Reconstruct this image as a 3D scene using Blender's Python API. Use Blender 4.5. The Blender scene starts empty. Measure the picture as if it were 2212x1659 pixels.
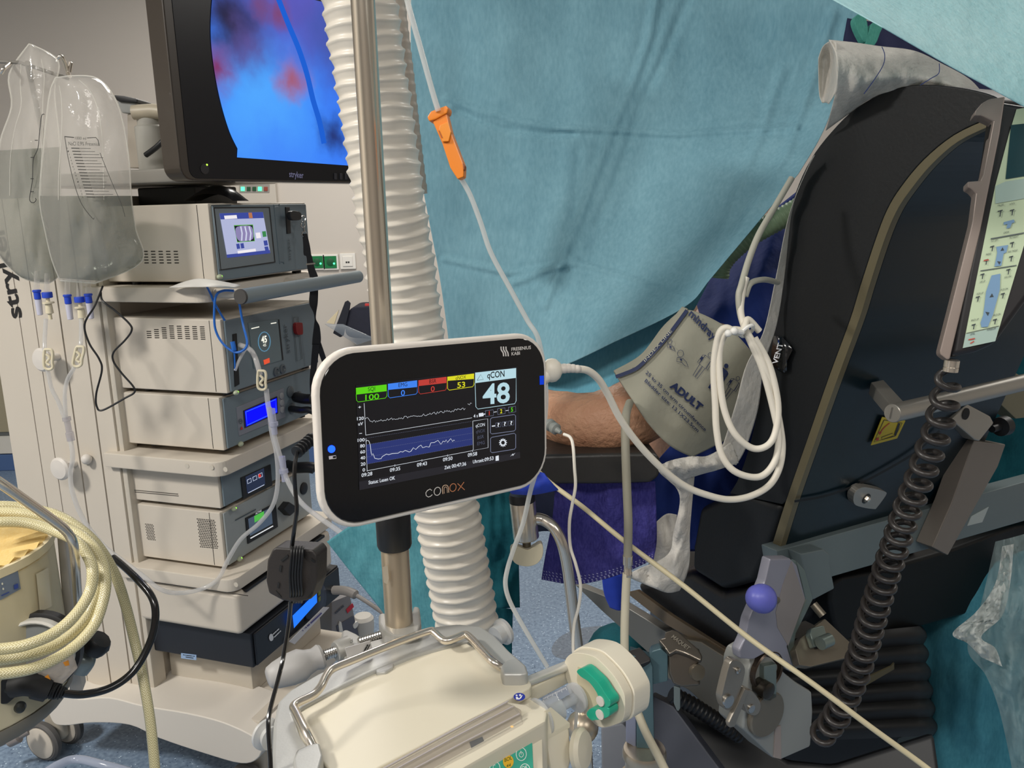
import bpy, bmesh, math, random
from mathutils import Vector as V, Matrix, noise
random.seed(7)
scene = bpy.context.scene
COL = scene.collection
# ------------------------------------------------------------------ camera
F, PITCH, ROLL, EYE = 1800.0, math.radians(12.0), math.radians(-1.5), 1.45
fwd = V((0, math.cos(PITCH), -math.sin(PITCH))); up0 = V((0, math.sin(PITCH), math.cos(PITCH))); rt0 = V((1, 0, 0))
rt = rt0 * math.cos(ROLL) + up0 * math.sin(ROLL); up = up0 * math.cos(ROLL) - rt0 * math.sin(ROLL)
EYEP = V((0, 0, EYE))
cam = bpy.data.cameras.new('camera'); camo = bpy.data.objects.new('camera', cam); COL.objects.link(camo)
cam.sensor_fit = 'HORIZONTAL'; cam.sensor_width = 36; cam.lens = 36 * F / 2212; cam.clip_start = 0.02
m = Matrix((rt, up, -fwd)).transposed().to_4x4(); m.translation = EYEP; camo.matrix_world = m
scene.camera = camo
# ------------------------------------------------------------------ light
vs = scene.view_settings
vs.view_transform = 'Standard'; vs.look = 'None'; vs.exposure = 0.0; vs.gamma = 1.0; vs.use_curve_mapping = False
world = bpy.data.worlds.new('world'); scene.world = world; world.use_nodes = True
world.node_tree.nodes['Background'].inputs[0].default_value = (0.75, 0.8, 0.9, 1)
world.node_tree.nodes['Background'].inputs[1].default_value = 0.35
def area(name, loc, sx, sy, watts, col=(1, 0.957, 0.895), aim=None):
    l = bpy.data.lights.new(name, 'AREA'); l.shape = 'RECTANGLE'; l.size = sx; l.size_y = sy; l.energy = watts; l.color = col
    o = bpy.data.objects.new(name, l); COL.objects.link(o); o.location = loc
    if aim is not None: o.rotation_euler = (V(aim) - V(loc)).to_track_quat('-Z', 'Y').to_euler()
    return o
area('ceiling_lamp', (-2.2, 0.2, 2.88), 0.4, 0.4, 88)
area('ceiling_lamp', (-0.4, -1.0, 2.88), 1.2, 0.6, 44)
area('ceiling_lamp', (1.6, -1.0, 2.88), 1.2, 0.6, 24)
area('ceiling_lamp', (-0.6, 3.4, 2.88), 1.2, 0.6, 50)
area('ceiling_lamp', (2.2, 2.4, 2.88), 1.2, 0.6, 30)
# ------------------------------------------------------------------ pixel helpers (2212x1659 frame -> world points at real distances)
def ray(x, y): return fwd + rt * ((x - 1106) / F) - up * ((y - 829.5) / F)
def A(x, y, Y): d = ray(x, y); return EYEP + d * (Y / d.y)
def AZ(x, y, z): d = ray(x, y); return EYEP + d * ((z - EYE) / d.z)
def px(P):
    q = P - EYEP; z = q.dot(fwd); return (1106 + F * q.dot(rt) / z, 829.5 - F * q.dot(up) / z)
class Plane:
    def __init__(s, P, n):
        s.P = V(P); s.n = V(n).normalized()
        if s.n.dot(s.P - EYEP) > 0: s.n = -s.n
    def on(s, x, y, off=0.0):
        d = ray(x, y); return EYEP + d * ((s.P + s.n * off - EYEP).dot(s.n) / d.dot(s.n))
    def m(s, off): return lambda x, y: s.on(x, y, off)
    def shift(s, off): return Plane(s.P + s.n * off, s.n)
def cr(pts, sub=6, closed=False):
    """Catmull-Rom through tuples / vectors of any size"""
    P = [V(p) for p in pts]; n = len(P); out = []
    rng = range(n) if closed else range(n - 1)
    for i in rng:
        if closed: a, b, c, d = P[i - 1], P[i], P[(i + 1) % n], P[(i + 2) % n]
        else: a, b, c, d = P[max(i - 1, 0)], P[i], P[i + 1], P[min(i + 2, n - 1)]
        for k in range(sub):
            t = k / sub
            out.append(0.5 * ((2 * b) + (c - a) * t + (2 * a - 5 * b + 4 * c - d) * t * t + (3 * b - a - 3 * c + d) * t ** 3))
    if not closed: out.append(P[-1])
    return out
def lerp(a, b, t): return a + (b - a) * t
# ------------------------------------------------------------------ materials
def lin(c): return tuple(((v / 255) / 12.92 if v / 255 <= 0.04045 else ((v / 255 + 0.055) / 1.055) ** 2.4) for v in c) + (1,)
MATS = {}
def M(name, rgb=(200, 200, 200), rough=0.5, metal=0.0, var=0.0, vs=20.0, bump=0.0, bs=60.0, spec=0.5, coat=0.0, rgb2=None, sub=0.0, stretch=None):
    if name in MATS: return MATS[name]
    mt = bpy.data.materials.new(name); mt.use_nodes = True; nt = mt.node_tree; N = nt.nodes; L = nt.links
    p = N['Principled BSDF']; p.inputs['Base Color'].default_value = lin(rgb)
    p.inputs['Roughness'].default_value = rough; p.inputs['Metallic'].default_value = metal
    p.inputs['Specular IOR Level'].default_value = spec; p.inputs['Coat Weight'].default_value = coat
    tc = N.new('ShaderNodeTexCoord')
    vec = tc.outputs['Object']
    if stretch:
        mp = N.new('ShaderNodeMapping'); mp.inputs['Scale'].default_value = stretch; L.new(vec, mp.inputs[0]); vec = mp.outputs[0]
    if var or rgb2:
        nz = N.new('ShaderNodeTexNoise'); nz.inputs['Scale'].default_value = vs; nz.inputs['Detail'].default_value = 4; L.new(vec, nz.inputs['Vector'])
        mx = N.new('ShaderNodeMix'); mx.data_type = 'RGBA'
        c = lin(rgb); c2 = lin(rgb2) if rgb2 else tuple(v * (1 - var) for v in c[:3]) + (1,)
        mx.inputs[6].default_value = c; mx.inputs[7].default_value = c2
        L.new(nz.outputs['Fac'], mx.inputs[0]); L.new(mx.outputs[2], p.inputs['Base Color'])
    if bump:
        nb = N.new('ShaderNodeTexNoise'); nb.inputs['Scale'].default_value = bs; nb.inputs['Detail'].default_value = 5; L.new(vec, nb.inputs['Vector'])
        bp = N.new('ShaderNodeBump'); bp.inputs['Strength'].default_value = bump; bp.inputs['Distance'].default_value = 0.004
        L.new(nb.outputs['Fac'], bp.inputs['Height']); L.new(bp.outputs[0], p.inputs['Normal'])
    MATS[name] = mt; return mt
def EM(name, rgb, s=1.0):
    if name in MATS: return MATS[name]
    mt = bpy.data.materials.new(name); mt.use_nodes = True; nt = mt.node_tree
    p = nt.nodes['Principled BSDF']; p.inputs['Base Color'].default_value = (0, 0, 0, 1); p.inputs['Roughness'].default_value = 0.3
    p.inputs['Specular IOR Level'].default_value = 0.0
    p.inputs['Emission Color'].default_value = lin(rgb); p.inputs['Emission Strength'].default_value = s
    MATS[name] = mt; return mt
def CLEAR(name, rgb=(235, 235, 230), haze=0.15, rough=0.08, bump=0.0, bs=30.0, gl=0.5, tint=(255, 255, 255)):
    """thin clear plastic: see-through with haze and a glossy coat"""
    if name in MATS: return MATS[name]
    mt = bpy.data.materials.new(name); mt.use_nodes = True; nt = mt.node_tree; N = nt.nodes; L = nt.links
    N.remove(N['Principled BSDF']); out = N['Material Output']
    tr = N.new('ShaderNodeBsdfTransparent'); tr.inputs[0].default_value = lin(tint)
    df = N.new('ShaderNodeBsdfDiffuse'); df.inputs[0].default_value = lin(rgb)
    tl = N.new('ShaderNodeBsdfTranslucent'); tl.inputs[0].default_value = lin(rgb)
    md = N.new('ShaderNodeMixShader'); md.inputs[0].default_value = 0.4; L.new(df.outputs[0], md.inputs[1]); L.new(tl.outputs[0], md.inputs[2])
    m1 = N.new('ShaderNodeMixShader'); m1.inputs[0].default_value = haze; L.new(tr.outputs[0], m1.inputs[1]); L.new(md.outputs[0], m1.inputs[2])
    gs = N.new('ShaderNodeBsdfGlossy'); gs.inputs['Roughness'].default_value = rough
    lw = N.new('ShaderNodeLayerWeight'); lw.inputs[0].default_value = 0.5
    pw = N.new('ShaderNodeMath'); pw.operation = 'POWER'; pw.inputs[1].default_value = 4.0; L.new(lw.outputs['Facing'], pw.inputs[0])
    ml = N.new('ShaderNodeMath'); ml.operation = 'MULTIPLY_ADD'; ml.inputs[1].default_value = min(0.9, gl * 1.4); ml.inputs[2].default_value = 0.07 * gl; L.new(pw.outputs[0], ml.inputs[0])
    m2 = N.new('ShaderNodeMixShader'); L.new(ml.outputs[0], m2.inputs[0]); L.new(m1.outputs[0], m2.inputs[1]); L.new(gs.outputs[0], m2.inputs[2])
    L.new(m2.outputs[0], out.inputs[0])
    if bump:
        tc = N.new('ShaderNodeTexCoord'); nb = N.new('ShaderNodeTexNoise'); nb.inputs['Scale'].default_value = bs; nb.inputs['Detail'].default_value = 3
        L.new(tc.outputs['Object'], nb.inputs['Vector'])
        bp = N.new('ShaderNodeBump'); bp.inputs['Strength'].default_value = bump; bp.inputs['Distance'].default_value = 0.01
        L.new(nb.outputs['Fac'], bp.inputs['Height'])
        for q in (gs, df): L.new(bp.outputs[0], q.inputs['Normal'])
    MATS[name] = mt; return mt
def CLOTH(name, rgb, rgb2, trans=0.25, vs=6.0, bump=0.4, bs=40.0, rough=0.85, sheen=0.0, fleck=0.35):
    """non-woven fabric: mottled, a little translucent"""
    if name in MATS: return MATS[name]
    mt = bpy.data.materials.new(name); mt.use_nodes = True; nt = mt.node_tree; N = nt.nodes; L = nt.links
    p = N['Principled BSDF']; out = N['Material Output']; p.inputs['Roughness'].default_value = rough; p.inputs['Specular IOR Level'].default_value = 0.25
    tc = N.new('ShaderNodeTexCoord')
    n1 = N.new('ShaderNodeTexNoise'); n1.inputs['Scale'].default_value = vs; n1.inputs['Detail'].default_value = 6; n1.inputs['Roughness'].default_value = 0.65; L.new(tc.outputs['Object'], n1.inputs['Vector'])
    mp = N.new('ShaderNodeMapping'); mp.inputs['Scale'].default_value = (1.4, 1.4, 0.35); L.new(tc.outputs['Object'], mp.inputs[0])
    n2 = N.new('ShaderNodeTexNoise'); n2.inputs['Scale'].default_value = vs * 30; n2.inputs['Detail'].default_value = 3; L.new(mp.outputs[0], n2.inputs['Vector'])
    ad = N.new('ShaderNodeMix'); ad.data_type = 'FLOAT'; ad.inputs[0].default_value = fleck; L.new(n1.outputs['Fac'], ad.inputs[2]); L.new(n2.outputs['Fac'], ad.inputs[3])
    rp = N.new('ShaderNodeMapRange'); rp.inputs[1].default_value = 0.3; rp.inputs[2].default_value = 0.7; L.new(ad.outputs[0], rp.inputs[0])
    mx = N.new('ShaderNodeMix'); mx.data_type = 'RGBA'; mx.inputs[6].default_value = lin(rgb); mx.inputs[7].default_value = lin(rgb2)
    L.new(rp.outputs[0], mx.inputs[0]); L.new(mx.outputs[2], p.inputs['Base Color'])
    tl = N.new('ShaderNodeBsdfTranslucent'); L.new(mx.outputs[2], tl.inputs[0])
    ms = N.new('ShaderNodeMixShader'); ms.inputs[0].default_value = trans; L.new(p.outputs[0], ms.inputs[1]); L.new(tl.outputs[0], ms.inputs[2]); L.new(ms.outputs[0], out.inputs[0])
    n3 = N.new('ShaderNodeTexNoise'); n3.inputs['Scale'].default_value = bs; n3.inputs['Detail'].default_value = 6; L.new(tc.outputs['Object'], n3.inputs['Vector'])
    bp = N.new('ShaderNodeBump'); bp.inputs['Strength'].default_value = bump; bp.inputs['Distance'].default_value = 0.006
    L.new(n3.outputs['Fac'], bp.inputs['Height']); L.new(bp.outputs[0], p.inputs['Normal']); L.new(bp.outputs[0], tl.inputs['Normal'])
    MATS[name] = mt; return mt
# ------------------------------------------------------------------ mesh builder
UP = V((0, 0, 1))
TXT = {}
def text_mesh(s, bold):
    k = (s, bold)
    if k not in TXT:
        cu = bpy.data.curves.new('t', 'FONT'); cu.body = s; cu.offset = bold; cu.resolution_u = 3
        ob = bpy.data.objects.new('t', cu); me = bpy.data.meshes.new_from_object(ob)
        vs_ = [v.co.copy() for v in me.vertices]; fs = [tuple(f.vertices) for f in me.polygons]
        bpy.data.objects.remove(ob); bpy.data.curves.remove(cu); bpy.data.meshes.remove(me)
        if not vs_: vs_ = [V((0, 0, 0))]
        x0 = min(v.x for v in vs_); x1 = max(v.x for v in vs_)
        TXT[k] = ([((v.x - x0) / max(x1 - x0, 1e-6), v.y / 0.69) for v in vs_], fs)
    return TXT[k]
class B:
    def __init__(s): s.bm = bmesh.new(); s.uvl = None; s.bev = False
    def face(s, pts):
        vv = [s.bm.verts.new(p) for p in pts]
        try: return s.bm.faces.new(vv)
        except ValueError: return None
    def raw(s, vs_, fs):
        vv = [s.bm.verts.new(p) for p in vs_]
        for f in fs:
            try: s.bm.faces.new([vv[i] for i in f])
            except ValueError: pass
        return s
    def _bev(s, faces, w, seg):
        s.bev = True
        ed = list({e for f in faces for e in f.edges})
        bmesh.ops.bevel(s.bm, geom=ed, offset=w, segments=seg, profile=0.5, affect='EDGES', clamp_overlap=True)
    def prism(s, pts, vec, bev=0.0, seg=2):
        """closed solid: polygon pts swept by vec"""
        vec = V(vec); a = [s.bm.verts.new(p) for p in pts]; b = [s.bm.verts.new(V(p) + vec) for p in pts]; n = len(a); fs = []
        fs.append(s.bm.faces.new(a)); fs.append(s.bm.faces.new(b[::-1]))
        for i in range(n): fs.append(s.bm.faces.new((a[i], b[i], b[(i + 1) % n], a[(i + 1) % n])))
        bmesh.ops.recalc_face_normals(s.bm, faces=fs)
        if bev: s._bev(fs, bev, seg)
        return s
    def box(s, c, X, Y, Z, bev=0.0, seg=2):
        """half-extent vectors X, Y, Z around c"""
        c, X, Y, Z = V(c), V(X), V(Y), V(Z)
        return s.prism([c - X - Y - Z, c + X - Y - Z, c + X + Y - Z, c - X + Y - Z], Z * 2, bev, seg)
    def slab(s, pxs, pl, th, bev=0.0, seg=2, off=0.0):
        """outline seen on plane pl, real thickness th behind it"""
        return s.prism([pl.on(x, y, off) for x, y in pxs], -pl.n * th, bev, seg)
    def poly(s, pxs, mp): s.face([mp(x, y) for x, y in pxs]); return s
    def strip(s, pxs, w, mp):
        """flat line of pixel width w"""
        pxs = [V(p) for p in pxs]; a = []; b = []
        for i, p in enumerate(pxs):
            d = pxs[min(i + 1, len(pxs) - 1)] - pxs[max(i - 1, 0)]; d = V((-d.y, d.x)); d = d.normalized() * (w / 2) if d.length else d
            a.append(s.bm.verts.new(mp(*(p + d)))); b.append(s.bm.verts.new(mp(*(p - d))))
        for i in range(len(a) - 1): s.bm.faces.new((a[i], a[i + 1], b[i + 1], b[i]))
        return s
    def ring(s, pxs, w, mp): return s.strip(list(pxs) + [pxs[0]], w, mp)
    def text(s, t, p0, p1, upv, mp, bold=0.0):
        vs_, fs = text_mesh(t, bold); p0, p1, upv = V(p0), V(p1), V(upv)
        vv = [s.bm.verts.new(mp(*(p0 + (p1 - p0) * x + upv * y))) for x, y in vs_]
        for f in fs:
            try: s.bm.faces.new([vv[i] for i in f])
            except ValueError: pass
        return s
    def dashes(s, p0, p1, n, w, mp, seed=1):
        """row of unreadable small print"""
        rd = random.Random(seed); p0, p1 = V(p0), V(p1); cuts = sorted([0.0, 1.0] + [rd.random() for _ in range(n - 1)])
        for a, e in zip(cuts, cuts[1:]):
            if e - a > 0.05: s.strip([p0.lerp(p1, a + 0.015), p0.lerp(p1, e - 0.025)], w, mp)
        return s
    def tube(s, pts, r, n=12, cap=True, closed=False, flat=None):
        """sweep; r number or list; uv = (around, metres along)"""
        pts = [V(p) for p in pts]; k = len(pts); R = r if isinstance(r, (list, tuple)) else [r] * k
        if s.uvl is None: s.uvl = s.bm.loops.layers.uv.new('uv')
        T = []
        for i in range(k):
            if closed: d = pts[(i + 1) % k] - pts[i - 1]
            else: d = pts[min(i + 1, k - 1)] - pts[max(i - 1, 0)]
            T.append(d.normalized() if d.length else V((0, 0, 1)))
        nrm = T[0].orthogonal().normalized() if flat is None else (V(flat) - T[0] * T[0].dot(V(flat))).normalized()
        rings = []; Ls = [0.0]
        for i in range(k):
            if i:
                Ls.append(Ls[-1] + (pts[i] - pts[i - 1]).length)
                nrm = nrm - T[i] * nrm.dot(T[i]); nrm = nrm.normalized() if nrm.length > 1e-6 else T[i].orthogonal().normalized()
            bn = T[i].cross(nrm)
            rr = R[i] if isinstance(R[i], (list, tuple)) else (R[i], R[i])
            rings.append([s.bm.verts.new(pts[i] + nrm * (math.cos(2 * math.pi * j / n) * rr[0]) + bn * (math.sin(2 * math.pi * j / n) * rr[1])) for j in range(n)])
        for i in range(k if closed else k - 1):
            a, b = rings[i], rings[(i + 1) % k]
            for j in range(n):
                f = s.bm.faces.new((a[j], a[(j + 1) % n], b[(j + 1) % n], b[j]))
                lv = Ls[i + 1] if i + 1 < k else Ls[-1] + 0.01
                for lp, uv in zip(f.loops, ((j / n, Ls[i]), ((j + 1) / n, Ls[i]), ((j + 1) / n, lv), (j / n, lv))): lp[s.uvl].uv = uv
        if cap and not closed:
            s.bm.faces.new(rings[0][::-1]); s.bm.faces.new(rings[-1])
        return s
    def lathe(s, P, ax, prof, n=24, cap=True):
        """profile [(radius, height along ax)]"""
        P = V(P); ax = V(ax).normalized(); u = ax.orthogonal().normalized(); w = ax.cross(u); rings = []
        for r, h in prof: rings.append([s.bm.verts.new(P + ax * h + (u * math.cos(2 * math.pi * j / n) + w * math.sin(2 * math.pi * j / n)) * max(r, 1e-5)) for j in range(n)])
        for a, b in zip(rings, rings[1:]):
            for j in range(n): s.bm.faces.new((a[j], a[(j + 1) % n], b[(j + 1) % n], b[j]))
        if cap: s.bm.faces.new(rings[0][::-1]); s.bm.faces.new(rings[-1])
        return s
    def ball(s, c, r, ax=None, n=14):
        c = V(c); X, Y, Z = ax or (V((1, 0, 0)), V((0, 1, 0)), UP)
        r = r if isinstance(r, (list, tuple)) else (r, r, r)
        rings = []
        for i in range(1, n // 2):
            t = math.pi * i / (n // 2)
            rings.append([s.bm.verts.new(c + X * (r[0] * math.sin(t) * math.cos(2 * math.pi * j / n)) + Y * (r[1] * math.sin(t) * math.sin(2 * math.pi * j / n)) + Z * (r[2] * math.cos(t))) for j in range(n)])
        t0 = s.bm.verts.new(c + Z * r[2]); t1 = s.bm.verts.new(c - Z * r[2])
        for j in range(n):
            s.bm.faces.new((t0, rings[0][j], rings[0][(j + 1) % n])); s.bm.faces.new((t1, rings[-1][(j + 1) % n], rings[-1][j]))
        for a, b in zip(rings, rings[1:]):
            for j in range(n): s.bm.faces.new((a[j], b[j], b[(j + 1) % n], a[(j + 1) % n]))
        return s
    def grid(s, g, closed_u=False):
        vv = [[s.bm.verts.new(p) for p in row] for row in g]
        for i in range(len(vv) - 1):
            w = len(vv[i])
            for j in range(w if closed_u else w - 1): s.bm.faces.new((vv[i][j], vv[i][(j + 1) % w], vv[i + 1][(j + 1) % w], vv[i + 1][j]))
        return s
def sheet_grid(rows, nu=40, nv=40, disp=None, flat=False):
    """rows of (px, py, Y) -> smooth grid of world points; disp(px, py) moves the cloth nearer (metres)"""
    def resample(c, n):
        s_ = max(2, math.ceil(n / (len(c) - 1)) * 2); d = cr(c, s_); m_ = len(d) - 1
        return [d[round(i * m_ / n)] for i in range(n + 1)]
    R = [resample(r, nu) for r in rows]
    C = [resample([R[k][i] for k in range(len(R))], nv) for i in range(nu + 1)]
    g = []
    for j in range(nv + 1):
        row = []
        for i in range(nu + 1):
            q = C[i][j]; x, y, d = q.x, q.y, q.z
            if disp: d -= disp(x, y)
            row.append(A(x, y, d))
        g.append(row)
    return g
def dist_poly(x, y, pl):
    p = V((x, y)); best = 1e9
    for a, b in zip(pl, pl[1:]):
        a, b = V(a), V(b); ab = b - a; t = max(0, min(1, (p - a).dot(ab) / ab.length_squared)); best = min(best, (p - a - ab * t).length)
    return best
# ------------------------------------------------------------------ objects
ORG = {}
def finish(name, b, mat, org, smooth=38):
    bm = b.bm
    for v in bm.verts: v.co -= org
    me = bpy.data.meshes.new(name); bm.to_mesh(me); bm.free()
    if smooth:
        for p in me.polygons: p.use_smooth = True
        try: me.set_sharp_from_angle(angle=math.radians(smooth))
        except Exception: pass
    me.materials.append(mat); o = bpy.data.objects.new(name, me); COL.objects.link(o)
    if b.bev and smooth:
        w = o.modifiers.new('normals', 'WEIGHTED_NORMAL'); w.keep_sharp = True; w.weight = 80
    return o
def thing(name, label, cat, loc, group=None):
    o = bpy.data.objects.new(name, None); o.empty_display_size = 0.02; COL.objects.link(o); o.location = loc; ORG[o] = V(loc)
    o['label'] = label; o['category'] = cat
    if group: o['group'] = group
    return o
SMALL = {'vent_slots', 'vent_holes', 'screen_bars', 'screen_fields', 'digits', 'screen_text', 'icons', 'image_shine', 'key_dots', 'blue_marks', 'key_rings', 'scale_marks', 'scale_print', 'label_print', 'size_figures', 'red_key_marks', 'soft_keys', 'symbols', 'key_art', 'divider', 'gauge_print', 'sticker_lines', 'blue_line', 'beam_print', 'load_label', 'screw', 'sticker_mark', 'bolus_print', 'print', 'logo', 'maker_print', 'button_mark'}
def part(name, b, mat, parent, label=None, smooth=38, kind=None):
    if kind is None and name in SMALL: kind = 'stuff'
    o = finish(name, b, mat, ORG[parent], smooth); o.parent = parent; ORG[o] = ORG[parent]
    if label: o['label'] = label
    if kind: o['kind'] = kind
    return o
def solo(name, b, mat, label, cat, group=None, smooth=38, kind=None):
    co = [v.co for v in b.bm.verts]
    org = V((sum(v.x for v in co) / len(co), sum(v.y for v in co) / len(co), min(v.z for v in co)))
    o = finish(name, b, mat, org, smooth); o.location = org; ORG[o] = org
    o['label'] = label; o['category'] = cat
    if group: o['group'] = group
    if kind: o['kind'] = kind
    return o
def struct(name, b, mat, smooth=0):
    o = finish(name, b, mat, V((0, 0, 0)), smooth); o['kind'] = 'structure'; ORG[o] = V((0, 0, 0)); return o
def solidify(o, t, off=0.0):
    md = o.modifiers.new('solid', 'SOLIDIFY'); md.thickness = t; md.offset = off; return o
def path(pts, sub=8): return [A(*q) for q in cr(pts, sub)]
# ================================================================== SETTING
def floor_mat():
    mt = bpy.data.materials.new('speckled_vinyl'); mt.use_nodes = True; nt = mt.node_tree; N = nt.nodes; L = nt.links; p = N['Principled BSDF']
    tc = N.new('ShaderNodeTexCoord')
    n1 = N.new('ShaderNodeTexNoise'); n1.inputs['Scale'].default_value = 90; n1.inputs['Detail'].default_value = 5; L.new(tc.outputs['Object'], n1.inputs['Vector'])
    c1 = N.new('ShaderNodeValToRGB'); c1.color_ramp.elements[0].color = lin((96, 116, 140)); c1.color_ramp.elements[1].color = lin((136, 156, 178)); c1.color_ramp.elements[0].position = 0.3; c1.color_ramp.elements[1].position = 0.7
    L.new(n1.outputs['Fac'], c1.inputs[0])
    col = c1.outputs[0]
    for sc_, thr, cc in ((70, 0.13, (205, 222, 238)), (58, 0.12, (52, 70, 98))):
        vo = N.new('ShaderNodeTexVoronoi'); vo.inputs['Scale'].default_value = sc_; L.new(tc.outputs['Object'], vo.inputs['Vector'])
        lt = N.new('ShaderNodeMath'); lt.operation = 'LESS_THAN'; lt.inputs[1].default_value = thr; L.new(vo.outputs['Distance'], lt.inputs[0])
        mx = N.new('ShaderNodeMix'); mx.data_type = 'RGBA'; L.new(lt.outputs[0], mx.inputs[0]); L.new(col, mx.inputs[6]); mx.inputs[7].default_value = lin(cc); col = mx.outputs[2]
    L.new(col, p.inputs['Base Color']); p.inputs['Roughness'].default_value = 0.32
    return mt
WY = 4.75
b = B(); b.box((0, 1, -0.05), (4, 0, 0), (0, 4.2, 0), (0, 0, 0.05)); struct('floor', b, floor_mat())
wallm = M('wall_paint', (204, 196, 186), 0.8, var=0.06, vs=1.5, bump=0.03, bs=200)
b = B(); b.box((0, WY + 0.06, 1.45), (4, 0, 0), (0, 0.06, 0), (0, 0, 1.5)); struct('wall_back', b, wallm)
b = B(); b.box((-3.9, 1, 1.45), (0.06, 0, 0), (0, 4, 0), (0, 0, 1.5)); struct('wall_left', b, wallm)
b = B(); b.box((3.9, 1, 1.45), (0.06, 0, 0), (0, 4, 0), (0, 0, 1.5)); struct('wall_right', b, wallm)
b = B(); b.box((0, -3.0, 1.45), (4, 0, 0), (0, 0.06, 0), (0, 0, 1.5)); struct('wall_rear', b, M('wall_rear_paint', (150, 140, 130), 0.8, var=0.1, vs=2))
b = B(); b.box((0, 1, 3.0), (4, 0, 0), (0, 4.2, 0), (0, 0, 0.05)); struct('ceiling', b, M('ceiling_tiles', (205, 203, 198), 0.9, var=0.05, vs=3))
b = B(); b.box((0, WY - 0.01, 0.05), (3.8, 0, 0), (0, 0.01, 0), (0, 0, 0.05), 0.004); struct('baseboard_back', b, M('blue_skirting', (82, 110, 158), 0.4, var=0.1))
b = B(); b.box((0, WY - 0.012, 0.16), (3.8, 0, 0), (0, 0.012, 0), (0, 0, 0.055), 0.004); struct('trim_1', b, M('white_trim', (226, 222, 212), 0.5, var=0.05))
b = B(); b.box((-3.0, WY - 0.02, 0.62), (0.7, 0, 0), (0, 0.02, 0), (0, 0, 0.38), 0.004); struct('trim_2', b, M('panel_beige', (168, 158, 132), 0.6, var=0.08))
b = B(); b.box((0, WY - 0.014, 0.235), (3.8, 0, 0), (0, 0.014, 0), (0, 0, 0.018), 0.003); struct('trim_3', b, M('grey_rail', (120, 122, 120), 0.5, var=0.08))
# wall sockets
WP = Plane((0, WY - 0.001, 1), (0, -1, 0))
sockm = M('socket_white', (232, 228, 220), 0.4, var=0.04); sockg = M('socket_green', (18, 120, 66), 0.35, var=0.08); holem = M('hole_dark', (20, 22, 24), 0.7, var=0.1)
glow_g = EM('green_lamp', (90, 255, 170), 2.2)
for k, (cx, lab) in enumerate(((686, 'green wall power socket with lit lamp beside the hanging lanyard'), (715, 'green wall power socket between green socket and white data socket'))):
    c = WP.on(cx, 566); t = thing('power_socket', lab, 'socket', c, 'green power sockets on the back wall')
    b = B(); b.box(c + V((0, -0.006, 0)), (0.044, 0, 0), (0, 0.006, 0), (0, 0, 0.044), 0.003); part('frame', b, sockm, t)
    b = B(); b.box(c + V((0, -0.013, 0)), (0.034, 0, 0), (0, 0.003, 0), (0, 0, 0.034), 0.002); part('insert', b, sockg, t, 'green insert')
    b = B(); b.lathe(c + V((0, -0.0165, 0)), (0, -1, 0), [(0.021, 0), (0.021, 0.001), (0.017, 0.002), (0.0, 0.002)], 20); part('cup', b, M('socket_green_dark', (10, 84, 48), 0.4, var=0.1), t)
    b = B(); b.ball(c + V((0.02, -0.017, -0.008)), 0.006); part('lamp', b, glow_g, t, 'lit green lamp')
c = WP.on(752, 564); t = thing('data_socket', 'white wall data socket with two dark jacks', 'socket', c)
b = B(); b.box(c + V((0, -0.006, 0)), (0.044, 0, 0), (0, 0.006, 0), (0, 0, 0.044), 0.003); part('frame', b, sockm, t)
b = B(); b.box(c + V((0, -0.014, 0)), (0.028, 0, 0), (0, 0.003, 0), (0, 0, 0.028), 0.002); part('cover', b, sockm, t)
for s_ in (-1, 1):
    b = B(); b.box(c + V((0.006 * s_, -0.018, -0.005)), (0.0045, 0, 0), (0, 0.001, 0), (0, 0, 0.004)); part('jack', b, holem, t)
# lamp panel on the wall
c0, c1 = WP.on(495, 330), WP.on(612, 560); c = (c0 + c1) / 2
t = thing('lamp_panel', 'beige wall panel with a row of green and red lamp buttons', 'wall panel', c)
b = B(); b.box(c + V((0, -0.02, 0)), ((c1.x - c0.x) / 2, 0, 0), (0, 0.02, 0), (0, 0, (c0.z - c1.z) / 2), 0.005); part('housing', b, M('panel_grey_beige', (196, 188, 176), 0.5, var=0.05), t)
LP = Plane(c + V((0, -0.041, 0)), (0, -1, 0))
b = B(); b.slab([(517, 398), (582, 398), (582, 416), (517, 416)], LP, 0.004, 0.001, off=0.002); part('button_strip', b, M('strip_grey', (150, 145, 138), 0.5, var=0.05), t)
for x_, mt_ in ((524, glow_g), (537, M('lamp_off_green', (30, 80, 50), 0.3, var=0.1)), (549, MATS['lamp_off_green']), (561, glow_g), (574, M('lamp_off_red', (150, 70, 58), 0.3, var=0.1))):
    b = B(); b.slab([(x_ - 4, 403.5), (x_ + 4, 403.5), (x_ + 4, 412.5), (x_ - 4, 412.5)], LP, 0.004, 0.001, off=0.006); part('button', b, mt_, t)
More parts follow.
